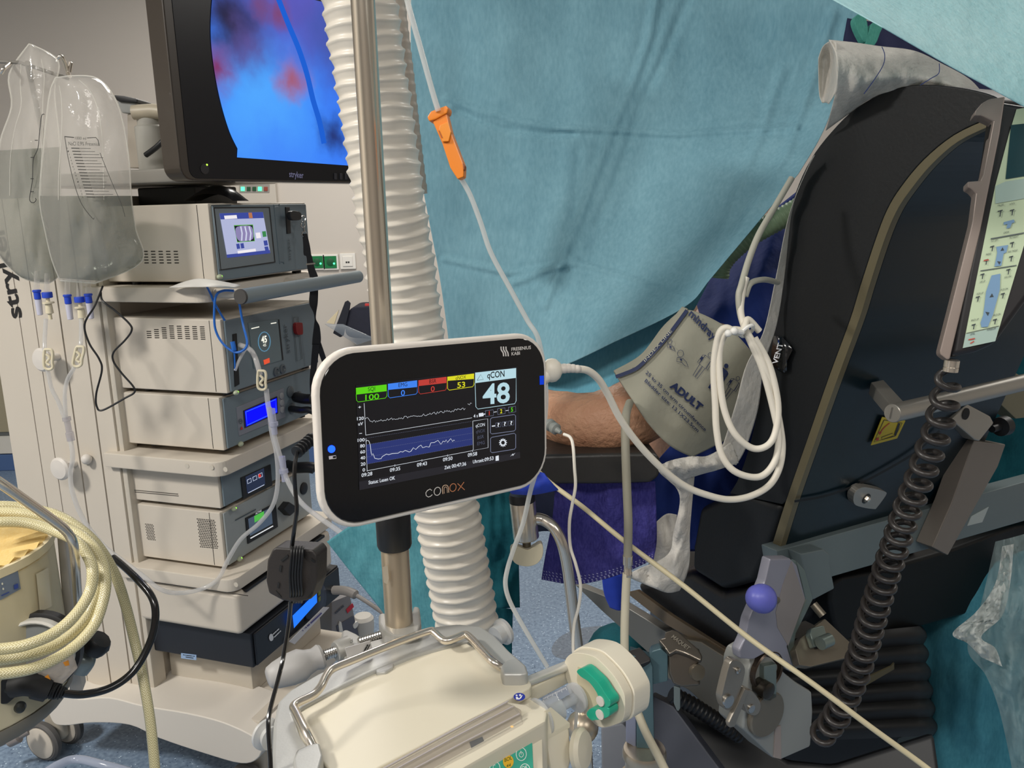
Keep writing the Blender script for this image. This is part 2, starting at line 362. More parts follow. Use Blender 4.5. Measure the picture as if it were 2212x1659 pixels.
# dark headset-like bag hanging on the wall
c = WP.on(780, 690)
t = thing('respirator_hood', 'dark navy hood with wide strap and clear visor on the wall behind pole', 'hood', c)
WB = Plane((0, WY - 0.22, 1), (0, -1, 0))
nav = M('navy_cloth', (34, 36, 52), 0.75, var=0.3, vs=30, bump=0.2)
b = B(); b.slab(cr([(757, 667), (790, 662), (840, 663), (860, 700), (850, 733), (800, 732), (752, 727), (746, 700)], 4, True), WB, 0.225, 0.02); part('shell', b, nav, t)
b = B(); b.slab([(745, 652), (751, 649), (757, 655), (755, 668), (742, 725), (735, 729), (719, 720), (729, 695)], WB.shift(0.02), 0.012, 0.003); part('strap', b, M('navy_strap', (24, 27, 40), 0.6, var=0.2), t)
b = B(); b.grid([[WB.on(701 + 40 * u + 70 * v_, 700 + 45 * v_ * (1 - 0.3 * u), 0.03 + 0.05 * u * v_) for u in [i / 8 for i in range(9)]] for v_ in [j / 8 for j in range(9)]]); solidify(part('visor', b, CLEAR('visor_clear', (200, 210, 220), 0.3), t, 'clear visor'), 0.002)
b = B(); b.slab([(705, 697), (732, 669), (722, 701)], WB.shift(0.01), 0.01, 0.002); part('flap', b, M('cream_flap', (220, 205, 170), 0.6, var=0.1), t)
b = B(); b.slab([(788, 656), (800, 656), (802, 663), (788, 662)], WB.shift(-0.02), 0.02, 0.002); part('tag', b, M('red_tag', (200, 60, 60), 0.5, var=0.1), t, 'red tag')
# ================================================================== EQUIPMENT CART
YAW = math.radians(19.1)
DS = V((-math.cos(YAW), math.sin(YAW), 0)); DT = V((math.sin(YAW), math.cos(YAW), 0)); O0 = V((-0.70605, 1.89896, 0))
def T(s_, t_, z): return O0 + DS * s_ + DT * t_ + UP * z
def tbox(b, s0, s1, t0, t1, z0, z1, bev=0.003, seg=2):
    return b.box(T((s0 + s1) / 2, (t0 + t1) / 2, (z0 + z1) / 2), DS * ((s1 - s0) / 2), DT * ((t1 - t0) / 2), UP * ((z1 - z0) / 2), bev, seg)
def SP(t_): return Plane(T(0, t_, 0), DT)
def FP(s_): return Plane(T(s_, 0, 0), DS)
def st(x, y, t_=0.0): q = SP(t_).on(x, y) - O0; return q.dot(DS), q.z
beige = M('cart_beige', (205, 196, 182), 0.5, var=0.05, vs=8, bump=0.03, bs=300)
beige2 = M('cart_beige_shell', (198, 190, 176), 0.5, var=0.05, vs=8, bump=0.04, bs=300)
greyf = M('front_grey', (112, 126, 134), 0.45, var=0.06, vs=10, bump=0.03, bs=300)
dkm = M('black_plastic', (24, 25, 28), 0.45, var=0.2, vs=30, bump=0.04)
ventm = M('vent_dark', (38, 34, 30), 0.8, var=0.2)
cart = thing('equipment_cart', 'tall beige endoscopy equipment cart carrying the stacked devices', 'cart', T(0.3, 0.2, 0))
# rear column with panels and gaps
b = B(); tbox(b, 0.272, 0.62, 0.02, 0.37, 0.2, 1.50, 0.006); part('column', b, beige, cart)
for s0, s1 in ((0.272, 0.3235), (0.3275, 0.3935), (0.3975, 0.475), (0.477, 0.525), (0.527, 0.62)):
    b = B(); tbox(b, s0, s1, -0.022, 0.022, 0.2, 1.50, 0.0015); part('column_panel', b, beige, cart)
b = B(); tbox(b, 0.255, 0.272, -0.018, 0.03, 0.2, 1.50, 0.006); part('side_rail', b, beige2, cart)
b = B()
SPc = SP(-0.0225)
b.text('stryker', (47, 685), (4, 480), (-41 * 0.7, 6), SPc.m(0.001), 0.02); part('lettering', b, M('print_black', (22, 22, 24), 0.5, var=0.1), cart, 'dark lettering')
for x_, y_ in ((125, 770), (162, 1001)):
    c = SPc.on(x_, y_); b = B()
    b.lathe(c, SPc.n, [(0.009, 0), (0.009, 0.035), (0.024, 0.038), (0.029, 0.042), (0.029, 0.047), (0.024, 0.052), (0.0, 0.055)], 28); part('cable_knob', b, M('knob_white', (216, 210, 202), 0.45, var=0.04), cart)
b = B(); b.ball(SPc.on(187, 992, 0.012), 0.013); b.lathe(SPc.on(187, 992), SPc.n, [(0.007, 0), (0.007, 0.01)], 12); part('stop_knob', b, MATS['knob_white'], cart)
# shelves
def shelf(z0, z1, s0=-0.045, t0=-0.04, rad=0.03, s1=0.3):
    b = B(); rc = []
    for cx, cy, a0 in ((s0 + rad, t0 + rad, 180), (s0 + rad, 0.43 - rad, 90)):
        for k in range(7):
            a = math.radians(a0 + (90 - k * 15 if a0 == 90 else k * 15)) if a0 == 180 else math.radians(180 - k * 15)
            rc.append((a, cx, cy))
    pts = [(s1, t0)] + [(s0 + rad - rad * math.sin(math.radians(k * 15)), t0 + rad - rad * math.cos(math.radians(k * 15))) for k in range(7)] + \
          [(s0 + rad - rad * math.cos(math.radians(k * 15)), 0.43 - rad + rad * math.sin(math.radians(k * 15))) for k in range(7)] + [(s1, 0.43)]
    b.prism([T(p[0], p[1], z0) for p in pts], UP * (z1 - z0), 0.004)
    return b
part('shelf', shelf(1.258, 1.293), beige, cart); part('shelf', shelf(0.852, 0.889), beige, cart); part('shelf', shelf(0.562, 0.596), beige, cart)
b = B(); tbox(b, -0.03, 0.45, -0.02, 0.30, 1.522, 1.552, 0.006); part('shelf', b, M('cart_grey_beige', (150, 146, 138), 0.5, var=0.05), cart)
for x_, y_ in ((404, 1006.5), (457, 1010), (487, 1014), (510, 1263)):
    pl = SP(-0.0402); b = B(); b.lathe(pl.on(x_, y_), pl.n, [(0.006, 0), (0.006, 0.0006), (0.0, 0.0006)], 14); part('screw_cap', b, beige2, cart)
# handle bar in front of the top shelf
h0, h1 = AZ(520, 641, 1.277), AZ(775, 597, 1.277); hd = (h1 - h0).normalized()
b = B(); b.lathe(h0, hd, [(0.0165, 0), (0.0165, (h1 - h0).length - 0.004), (0.012, (h1 - h0).length), (0.0, (h1 - h0).length)], 24); hb = part('handle_bar', b, M('grey_tube', (126, 138, 142), 0.4, metal=0.0, var=0.06, coat=0.2), cart)
b = B(); b.lathe(h0 - hd * 0.003, hd, [(0.0, 0), (0.0155, 0), (0.0168, 0.002), (0.0168, 0.005)], 24); part('end_cap', b, M('cap_grey', (70, 68, 66), 0.6, var=0.1), hb, 'dark end cap')
for q in (0.05, 0.4):
    b = B(); c = T(-0.045, 0.0 + q * 0.8 - 0.04, 1.277); e = h0 + hd * max(0.01, (c - h0).dot(hd)); b.tube([c + DS * 0.03, e], 0.011, 10); part('handle_arm', b, beige, cart)
# drawer, tray and base
b = B(); tbox(b, -0.045, 0.262, -0.03, 0.40, 0.446, 0.556, 0.014, 3); dr = part('drawer', b, beige, cart)
b = B(); b.strip([st_ for st_ in ((317, 1256), (470, 1277), (536, 1287))], 1.6, SP(-0.0405).m(0.002)); part('seam', b, ventm, dr)
b = B(); tbox(b, -0.05, -0.02, 0.0, 0.36, 0.548, 0.556, 0.002); part('drawer_gap', b, dkm, dr)
b = B(); tbox(b, -0.09, 0.33, -0.05, 0.40, 0.196, 0.236, 0.006); part('tray', b, beige, cart)
b = B(); tbox(b, -0.0, 0.26, 0.05, 0.38, 0.236, 0.335, 0.004); part('riser', b, beige2, cart)
# foot casting along the near side
pl = SP(-0.09)
foot = cr([(101, 1508), (130, 1497), (170, 1510), (235, 1507), (310, 1525), (400, 1540), (480, 1560), (545, 1590), (566, 1612), (556, 1640), (520, 1650), (440, 1628), (345, 1596), (280, 1567), (200, 1562), (140, 1568), (112, 1558)], 4, True)
b = B(); b.slab(foot, pl, 0.16, 0.012, 3); ft = part('foot', b, M('foot_white', (222, 215, 204), 0.45, var=0.04, vs=6), cart)
b = B(); q = lambda x, y: pl.on(x, y, 0.0015)
def wm(x, y): return AZ(x, y, 0.2375)
lab = [(363, 1521), (421, 1533), (411, 1546), (353, 1533)]
b.ring(lab, 1.4, wm); b.strip([(380, 1525), (371, 1537)], 1.2, wm); b.text('135 kg', (393, 1533), (412, 1537), (3, -5), wm); b.strip([(362, 1527), (374, 1530)], 1.5, wm); b.strip([(360, 1532), (370, 1534)], 1.5, wm)
part('load_label', b, M('print_grey', (80, 78, 76), 0.6, var=0.1), ft, 'printed load label')
# rear caster
wc = V((-1.304, 2.032, 0.056)); ax = -DT
cs = part('caster_fork', B().box(wc + DT * 0.045 + UP * 0.03, DS * 0.03, DT * 0.018, UP * 0.05, 0.014, 3), M('fork_beige', (188, 180, 165), 0.5, var=0.05), cart)
for k in (0, 0.075):
    b = B(); b.lathe(wc + DT * k, ax, [(0.03, -0.012), (0.05, -0.012), (0.056, -0.006), (0.056, 0.006), (0.05, 0.012), (0.045, 0.012)], 36); part('wheel', b, M('tyre_grey', (92, 90, 88), 0.6, var=0.1), cs)
    b = B(); b.lathe(wc + DT * k, ax, [(0.0452, 0.008), (0.045, 0.014), (0.042, 0.016), (0.0, 0.017)], 32); part('wheel_cover', b, beige, cs)
b = B(); b.tube(path([(60, 1578, 1.98), (40, 1588, 1.97), (20, 1598, 1.97), (-10, 1612, 1.96)]), [0.012] * 8 + [0.02] * 9 + [0.007] * 8, 12); part('brake_lever', b, M('grey_lever', (150, 142, 138), 0.5, var=0.1), cs)
wc2 = T(-0.03, -0.04, 0.05)
cs2 = part('caster_fork', B().box(wc2 + DT * 0.04 + UP * 0.045, DS * 0.03, DT * 0.018, UP * 0.04, 0.012, 3), MATS['fork_beige'], cart)
for k in (0, 0.075):
    b = B(); b.lathe(wc2 + DT * k, ax, [(0.0, -0.012), (0.045, -0.012), (0.05, -0.006), (0.05, 0.006), (0.045, 0.012), (0.0, 0.012)], 32); part('wheel', b, MATS['tyre_grey'], cs2)
# ------------------------------------------------------------------ devices stacked in the cart
def device(name, label, s0, z0, z1, t1=0.39, seam=True, body=None, front=None, feet=True):
    t = thing(name, label, 'medical device', T(0.1, 0.2, z0))
    zf = z0 + (0.008 if feet else 0)
    b = B(); tbox(b, s0 + 0.006, 0.262, 0, t1, zf, z1, 0.004); part('body', b, body or beige, t)
    b = B(); tbox(b, s0, s0 + 0.006, 0.008, t1 - 0.006, zf + 0.003, z1 - 0.004, 0.003); fr = part('front_panel', b, front or greyf, t, 'grey front panel')
    if seam:
        b = B(); tbox(b, s0 + 0.036, s0 + 0.0372, -0.0006, 0.01, zf + 0.004, z1 - 0.003, 0); part('seam', b, ventm, t)
    if feet:
        for s_ in (s0 + 0.03, 0.2):
            for t_ in (0.03, t1 - 0.03):
                b = B(); b.lathe(T(s_, t_, z0), UP, [(0.012, 0), (0.012, 0.009)], 12); part('foot', b, dkm, t)
    return t, fr, FP(s0)
def led(t, fp, x, y, lit=True):
    b = B(); b.ball(fp.on(x - 1, y + 1, 0.002), (0.007, 0.0095, 0.006)); pb = part('power_button', b, M('led_off', (178, 186, 158), 0.4, var=0.1), t, 'pale power button')
    if lit:
        b = B(); b.ball(fp.on(x + 2, y, 0.006), (0.003, 0.003, 0.003)); part('power_lamp', b, EM('led_green', (150, 255, 70), 1.6), pb, 'lit green lamp')
scr_dark = M('screen_dark', (22, 26, 34), 0.15, var=0.1)
# 1 camera control unit
t, fr, fp = device('camera_control_unit', 'beige camera control unit with a lit touchscreen on the top shelf', -0.055, 1.293, 1.475)
b = B(); b.slab([(462, 449), (582, 448), (594, 566), (477, 583)], fp, 0.004, 0.001, off=0.0025); bz = part('bezel', b, M('bezel_grey', (120, 130, 136), 0.45, var=0.05), fr)
b = B(); b.ring([(462, 449), (582, 448), (594, 566), (477, 583)], 3, fp.m(0.003)); part('bezel_gap', b, dkm, fr)
mpf = fp.m(0.0035); b = B(); b.poly([(474, 461), (568, 458), (584, 547), (491, 557)], mpf); sc1 = part('screen', b, EM('scr_lilac', (190, 196, 232), 0.85), fr, 'lit lilac touchscreen')
def lay(off): return fp.m(off)
b = B(); b.poly([(474, 461), (568, 458), (570, 471), (476.5, 474)], lay(0.004)); b.poly([(489.5, 550), (582.5, 540), (584, 547), (491, 557)], lay(0.004)); b.poly([(569, 520), (577, 519), (579, 530), (571, 531)], lay(0.0042)); b.poly([(571, 533), (579, 532), (581, 540), (573, 541.5)], lay(0.0042)); b.poly([(510, 527), (517, 526), (519, 537), (512, 538)], lay(0.0042)); b.poly([(519, 526), (526, 525), (528, 536), (521, 537)], lay(0.0042)); part('screen_bars', b, EM('scr_blue', (70, 84, 170), 0.8), fr)
b = B(); b.poly([(484, 466), (511, 464.5), (512.5, 472), (485.5, 473.5)], lay(0.0045)); b.poly([(513, 542), (552, 537), (553, 543), (514, 548)], lay(0.0045)); b.poly([(552, 503), (562, 502), (564, 514), (554, 515)], lay(0.0045)); part('screen_fields', b, EM('scr_white', (245, 240, 245), 0.95), fr)
b = B(); b.poly([(505, 486.5), (546.5, 485), (550.5, 521), (512.5, 523.5)], lay(0.0045)); part('image_frame', b, EM('scr_green', (96, 190, 60), 0.8), fr)
b = B(); b.poly([(506, 488), (545.5, 486.5), (549, 520), (513, 522)], lay(0.005)); part('image_back', b, EM('scr_night', (40, 40, 62), 0.6), fr)
b = B(); b.poly(cr([(512, 490), (540, 488), (547, 500), (546, 516), (530, 521), (516, 520), (509, 505)], 3, True), lay(0.0055)); part('image_view', b, EM('scr_view', (160, 150, 200), 0.75), fr)
b = B(); [b.strip([(520 + k * 9, 489), (523 + k * 9.5, 504), (522 + k * 9, 520)], 3, lay(0.006)) for k in range(3)]; part('image_shine', b, EM('scr_view2', (222, 226, 250), 0.85), fr)
b = B(); b.poly([(536.5, 459.5), (544, 459.3), (546, 471), (538, 471.3)], lay(0.0045)); part('active_tab', b, EM('scr_orange', (200, 130, 90), 0.8), fr)
b = B(); b.poly([(566, 500), (574, 499), (576, 511), (568, 512)], lay(0.0045)); part('green_key', b, EM('scr_green2', (70, 150, 90), 0.8), fr)
b = B(); b.slab(cr([(594, 447), (603, 446), (606, 449), (615, 562), (612, 566), (606, 566), (604, 562), (593, 450)], 2, True), fp, 0.003, 0.001, off=0.002); part('grip_slot', b, M('bezel_grey2', (104, 118, 126), 0.45, var=0.05), fr)
b = B(); b.slab([(617.5, 447), (626, 447), (629, 504), (621, 505)], fp, 0.004, 0.001, off=0.003); part('port_cover', b, dkm, fr)
b = B(); b.text('stryker', (629, 562), (625.5, 514), (-5, 1), fp.m(0.003)); part('lettering', b, M('print_dkgrey', (70, 80, 86), 0.5, var=0.1), fr)
b = B(); b.strip([(456, 444), (500, 442.5)], 2.5, fp.m(0.002)); part('model_print', b, MATS['print_dkgrey'], fr)
led(t, fp, 476, 597)
b = B()
for i in range(5):
    for j in range(5):
        x_, y_ = 314 + i * 16.3 + j * 0.6, 543 + j * 6.2; b.slab([(x_ - 4.5, y_ - 1), (x_ + 4.5, y_ - 1), (x_ + 4.5, y_ + 1.1), (x_ - 4.5, y_ + 1.1)], SP(0), 0.001, off=0.0006)
part('vent_slots', b, ventm, t)
# USB stick and lanyard
us = fp.on(626, 466); t = thing('usb_stick', 'black USB stick in the camera unit with a ring and clip', 'usb stick', us)
n = fp.n
b = B(); b.slab(cr([(629, 457), (642, 456), (651, 460), (652, 472), (645, 476), (630, 474)], 3, True), fp.shift(0.03), 0.012, 0.003); part('shell', b, dkm, t)
b = B(); b.tube([fp.on(627, 465, 0.004), fp.on(632, 466, 0.026)], 0.006, 8); part('plug', b, M('steel', (190, 188, 184), 0.25, 1.0, var=0.05), t)
b = B(); b.tube(cr([fp.on(655 + 4.5 * math.cos(a), 473 + 7 * math.sin(a), 0.025 + 0.004 * math.sin(a * 2)) for a in [i * math.pi / 6 for i in range(12)]], 2, True), 0.0013, 6, closed=True); part('ring', b, MATS['steel'], t)
b = B(); b.tube(cr([fp.on(x, y, 0.025) for x, y in ((651, 482), (650, 488), (655, 492), (659, 486), (657, 480))], 3), 0.0016, 6); b.tube([fp.on(655, 490, 0.025), fp.on(657, 500, 0.025)], 0.0025, 8); b.tube(cr([fp.on(657 + 5 * math.cos(a), 506 + 6 * math.sin(a), 0.025) for a in [i * math.pi / 5 for i in range(10)]], 2, True), 0.0014, 6, closed=True); part('clip', b, MATS['steel'], t)
lm = M('lanyard_black', (26, 27, 32), 0.6, var=0.3, vs=60, bump=0.1, bs=400)
ly = fp.on(665, 560, 0.03)
def ribbon(b, pts, th=0.002):
    """pts (px, py, half width px, Y)"""
    P = cr(pts, 6); l = [A(p[0] - p[2], p[1], p[3]) for p in P]; r = [A(p[0] + p[2], p[1], p[3]) for p in P]
    off = V((0, th, 0)); b.grid([l, r, [q + off for q in r], [q + off for q in l], l]); return b
yl = ly.y
t = thing('lanyard', 'black fabric lanyard hanging twisted from the USB stick clip', 'lanyard', A(680, 900, yl))
b = B(); ribbon(b, [(658, 505, 5, yl), (662, 530, 7, yl), (664, 550, 8, yl), (668, 555, 6, yl), (672, 580, 8, yl), (678, 600, 9, yl), (678, 630, 9, yl), (677, 655, 9, yl), (680, 675, 3, yl), (681, 690, 1.5, yl), (684, 705, 6, yl), (684, 730, 9, yl), (683, 745, 9, yl)]); part('doubled_strap', b, lm, t)
b = B(); ribbon(b, [(683, 742, 8, yl), (679, 780, 7, yl), (675, 830, 6, yl), (680, 900, 6, yl + 0.02)]); part('strap_end', b, lm, t)
b = B(); ribbon(b, [(686, 740, 7, yl + 0.004), (697, 770, 6, yl + 0.004), (706, 800, 6, yl + 0.01), (712, 850, 6, yl + 0.02)]); part('strap_end', b, lm, t)
b = B(); b.strip([(661, 571), (681, 569)], 3.5, lambda x, y: A(x, y, yl - 0.002)); part('crimp', b, MATS['steel'], t)
# 2 fluid pump
t, fr, fp = device('fluid_pump', 'beige fluid pump with grey screen reading 45 on the cart', -0.057, 1.036, 1.217)
b = B(); b.slab([(537, 697), (601, 690), (610, 778), (549, 796)], fp, 0.003, 0.001, off=0.0025); part('screen', b, M('pump_screen', (110, 126, 132), 0.12, var=0.1), fr, 'grey display')
b = B(); b.strip([(602, 690), (611, 778)], 3, fp.m(0.003)); part('screen_edge', b, dkm, fr)
b = B(); w45 = EM('scr_warm_white', (250, 248, 232), 1.0)
b.text('45', (565, 741), (577, 739), (-1, -14), fp.m(0.0032), 0.03); b.text('45', (568, 749), (575, 748), (0, -6), fp.m(0.0032)); b.strip([(543, 710), (560, 706)], 2, fp.m(0.0032)); b.strip([(585, 699), (597, 697)], 2, fp.m(0.0032)); part('digits', b, w45, fr)
b = B(); b.ring(cr([(571 + 13 * math.cos(a), 738 + 21 * math.sin(a)) for a in [i * math.pi / 8 for i in range(16)]], 1, True), 2.0, fp.m(0.0031)); part('dial', b, EM('scr_cyan', (110, 160, 190), 0.7), fr)
b = B(); b.poly([(569, 778), (582, 773), (583, 783), (571, 788)], fp.m(0.0032)); part('alarm_key', b, EM('scr_red', (235, 90, 60), 0.9), fr, 'orange red key')
b = B(); b.text('stryker', (627, 762), (619, 700), (-8, 1.5), fp.m(0.003)); part('lettering', b, MATS['print_dkgrey'], fr)
b = B(); b.slab(cr([(640, 699), (651, 697), (654, 700), (655, 720), (651, 723), (642, 721)], 3, True), fp, 0.01, 0.002, off=0.01); part('release_button', b, M('dark_red', (128, 22, 26), 0.4, var=0.1), fr, 'dark red button')
b = B(); b.ring([(634, 686), (644, 684), (653, 775), (642, 780)], 1.2, fp.m(0.003)); part('door_seam', b, MATS['print_dkgrey'], fr)
for x_, y_ in ((596, 803), (609, 797)):
    b = B(); b.lathe(fp.on(x_, y_), fp.n, [(0.012, 0), (0.012, 0.004), (0.008, 0.005), (0.006, 0.002), (0.0, 0.002)], 20); part('port', b, M('port_grey', (84, 92, 98), 0.4, var=0.1), fr)
b = B(); b.slab([(503, 722), (512, 720), (518, 830), (508, 836)], fp, 0.004, 0.001, off=0.002); part('cassette_slot', b, holem, fr)
led(t, fp, 511, 847)
b = B()
for i in range(8):
    for j in range(min(7, 4 + i)):
        x_, y_ = 320 + i * 16.6 + (6 - j) * 0.4, 729 + i * 0.5 - j * 4.4; b.slab([(x_ - 4.8, y_ - 0.9), (x_ + 4.8, y_ - 0.9), (x_ + 4.8, y_ + 0.9), (x_ - 4.8, y_ + 0.9)], SP(0), 0.001, off=0.0006)
part('vent_slots', b, ventm, t)
# 3 blue lcd unit
t, fr, fp = device('light_source', 'beige unit with bright blue display below the fluid pump', -0.032, 0.897, 1.034)
b = B(); b.slab([(511, 880), (613, 838), (617, 901), (517, 942)], fp, 0.003, 0.001, off=0.002); part('frame', b, M('bezel_mid', (128, 132, 142), 0.4, var=0.05), fr)
b = B(); b.slab([(526, 887), (599, 856), (601, 893), (529, 925)], fp, 0.002, 0.0005, off=0.0035); part('display_frame', b, M('dark_navy_frame', (30, 34, 70), 0.3, var=0.1), fr)
b = B(); b.poly([(529, 888), (597.5, 860), (599, 891), (532, 921.5)], fp.m(0.0042)); part('display', b, EM('lcd_blue', (14, 16, 255), 1.25), fr, 'bright blue display')
b = B(); b.ring([(531, 890), (595.5, 863), (597, 889), (534, 918.5)], 1.4, fp.m(0.0046)); part('display_border', b, EM('lcd_blue2', (60, 110, 255), 1.1), fr)
for y_ in (855, 870, 885):
    b = B(); b.lathe(fp.on(606 + (y_ - 855) * 0.05, y_), fp.n, [(0.0085, 0), (0.0085, 0.004), (0.006, 0.005), (0.0, 0.005)], 16); part('button', b, M('button_grey', (150, 152, 156), 0.4, var=0.05), fr)
b = B(); b.poly([(519, 929), (522, 920), (525, 927)], fp.m(0.004)); part('warning_mark', b, M('mark_red', (190, 50, 48), 0.5, var=0.1), fr, 'red warning mark')
b = B(); b.ring(cr([(520 + 3.6 * math.cos(a), 910 + 5 * math.sin(a)) for a in [i * math.pi / 5 for i in range(10)]], 1, True), 1.2, fp.m(0.004)); b.strip([(517.5, 910.5), (522.5, 909)], 1.2, fp.m(0.004)); part('button_mark', b, MATS['print_dkgrey'], fr)
for x_, y_ in ((626, 846), (645, 857), (630, 882)):
    b = B(); b.lathe(fp.on(x_, y_), fp.n, [(0.015, 0), (0.015, 0.003), (0.011, 0.005), (0.0, 0.004)], 20); part('port', b, MATS['port_grey'], fr)
led(t, fp, 521, 958, False)
fp3 = fp
# 4 small screen unit
t, fr, fp = device('recorder_unit', 'beige recorder with small icon screen under the middle shelf', -0.005, 0.75, 0.848, seam=False)
b = B(); b.slab([(521, 1032), (585, 1003), (589, 1049), (526, 1078)], fp, 0.003, 0.001, off=0.003); part('display_frame', b, dkm, fr)
b = B(); b.poly([(530, 1030), (570, 1011), (573, 1046), (534, 1066)], fp.m(0.0036)); part('display', b, EM('scr_slate', (56, 66, 92), 0.6), fr, 'small slate display')
b = B(); [b.ring([(534 + k * 12, 1037 - k * 6), (542 + k * 12, 1033 - k * 6), (543 + k * 12, 1041 - k * 6), (535 + k * 12, 1045 - k * 6)], 1.5, fp.m(0.004)) for k in range(3)]; b.strip([(536, 1065), (571, 1047)], 1.6, fp.m(0.004)); part('icons', b, EM('scr_pale', (200, 210, 235), 0.8), fr)
b = B(); b.poly(cr([(561 + 3 * math.cos(a), 1027.5 + 4 * math.sin(a)) for a in [i for i in range(6)]], 2, True), fp.m(0.0042)); part('record_mark', b, EM('scr_red2', (225, 60, 50), 0.9), fr)
led(t, fp, 507, 1098)
b = B()
for i in range(46):
    for j in range(2):
        x_, y_ = 287 + i * 2.15 + j, 1058.5 + i * 0.2 + j * 4; b.slab([(x_ - 0.6, y_ - 0.9), (x_ + 0.6, y_ - 0.9), (x_ + 0.6, y_ + 0.9), (x_ - 0.6, y_ + 0.9)], SP(0), 0.001, off=0.0006)
part('vent_slots', b, ventm, t)
# 5 green button unit
t, fr, fp = device('shaver_console', 'beige console with green key on its screen above the drawer', 0.0, 0.598, 0.748, seam=True, front=M('front_pale', (150, 156, 156), 0.45, var=0.05))
b = B(); b.slab([(531, 1119), (596, 1086), (601, 1138), (536, 1175)], fp, 0.003, 0.001, off=0.003); part('display_frame', b, dkm, fr)
b = B(); b.poly([(536, 1121), (586, 1096), (589, 1131), (540, 1158)], fp.m(0.0036)); part('display', b, EM('scr_slate2', (92, 108, 128), 0.6), fr, 'slate display')
b = B(); b.poly([(549, 1115), (570, 1104), (571, 1117), (550, 1129)], fp.m(0.004)); part('green_key', b, EM('scr_key_green', (86, 190, 80), 0.9), fr, 'lit green key')
b = B(); b.strip([(541, 1163), (590, 1136)], 2.2, fp.m(0.004)); b.text('ACTIVE', (552, 1112), (565, 1105), (0, -4), fp.m(0.004)); part('screen_text', b, EM('scr_white2', (235, 238, 240), 0.9), fr)
b = B(); b.strip([(508, 1124), (553, 1100)], 2.2, fp.m(0.002)); part('model_print', b, MATS['print_dkgrey'], fr)
b = B(); b.slab([(613, 1100), (626, 1084), (638, 1092), (640, 1104), (628, 1115)], fp.shift(0.02), 0.025, 0.003); part('cable_plug', b, dkm, fr)
b = B(); b.lathe(fp.on(655, 1055), fp.n, [(0.017, 0), (0.017, 0.004), (0.012, 0.006), (0.0, 0.005)], 20); part('port', b, dkm, fr)
led(t, fp, 519, 1206)
b = B()
def hexes(x0, y0, nx, ny, dx, dy, sk, r):
    for i in range(nx):
        for j in range(ny):
            x_, y_ = x0 + (i + 0.5 * (j % 2)) * dx + j * sk, y0 + j * dy + i * 0.35
            b.face([SP(0).on(x_ + r * math.cos(a), y_ + r * math.sin(a), 0.0008) for a in [k * math.pi / 3 for k in range(6)]])
hexes(314, 1132, 5, 12, 3.6, 3.0, 0.42, 1.1); hexes(426, 1121, 10, 17, 3.9, 3.75, 0.45, 1.35); part('vent_holes', b, ventm, t)
# 6 dark device with blue display
t, fr, fp = device('radiofrequency_unit', 'black device with blue display on the lowest tray of the cart', -0.054, 0.336, 0.438, t1=0.42, seam=False, body=M('device_black', (30, 33, 40), 0.45, var=0.15, vs=20, bump=0.05), front=M('device_black2', (24, 26, 32), 0.35, var=0.15), feet=True)
b = B(); b.slab([(391, 1411), (424, 1415), (424, 1426), (391, 1422)], SP(0), 0.001, off=0.001); lb = part('asset_label', b, M('label_blue', (150, 178, 214), 0.5, var=0.05), t, 'pale blue label')
b = B(); b.dashes((395, 1414.5), (421, 1418), 5, 1.6, SP(0).m(0.0016)); b.dashes((400, 1419), (419, 1422), 4, 1.6, SP(0).m(0.0016), 2); part('label_print', b, MATS['print_black'], t)
b = B(); b.lathe(fp.on(678, 1300), fp.n, [(0.055, 0), (0.055, 0.006), (0.05, 0.01), (0.0, 0.012)], 36); part('dial', b, M('dial_navy', (22, 30, 52), 0.35, var=0.15), fr)
b = B(); b.poly([(632, 1330), (684, 1279), (685, 1301), (635, 1357)], fp.m(0.0135)); part('display', b, EM('lcd_azure', (40, 120, 255), 1.15), fr, 'bright azure display')
b = B(); [b.slab([(689, 1278 + k * 14), (693, 1274 + k * 14), (693, 1283 + k * 14), (689, 1287 + k * 14)], fp, 0.004, 0.001, off=0.014) for k in range(2)]; part('soft_keys', b, M('key_olive', (120, 128, 60), 0.5, var=0.1), fr, 'yellowish keys')
b = B(); b.slab([(625, 1386), (700, 1311), (712, 1312), (637, 1392)], fp, 0.003, 0.001, off=0.013); part('name_strip', b, M('strip_white', (206, 204, 206), 0.5, var=0.04), fr)
b = B(); b.dashes((653, 1363), (696, 1323), 7, 3.2, fp.m(0.0145), 4); part('strip_text', b, M('print_violet', (86, 80, 140), 0.5, var=0.1), fr)
b = B(); b.poly(cr([(586 + 5 * math.cos(a), 1377 + 8 * math.sin(a)) for a in [i for i in range(6)]], 2, True), fp.m(0.0015)); b.dashes((589, 1371), (603, 1358), 2, 2.2, fp.m(0.0015), 5); b.dashes((592, 1377), (607, 1362), 2, 2.2, fp.m(0.0015), 6); part('logo', b, M('logo_white', (215, 218, 222), 0.5, var=0.05), fr, 'white round logo')
b = B(); b.lathe(fp.on(719, 1274), fp.n, [(0.012, 0), (0.012, 0.012), (0.0, 0.013)], 16); part('port', b, MATS['steel'], fr)
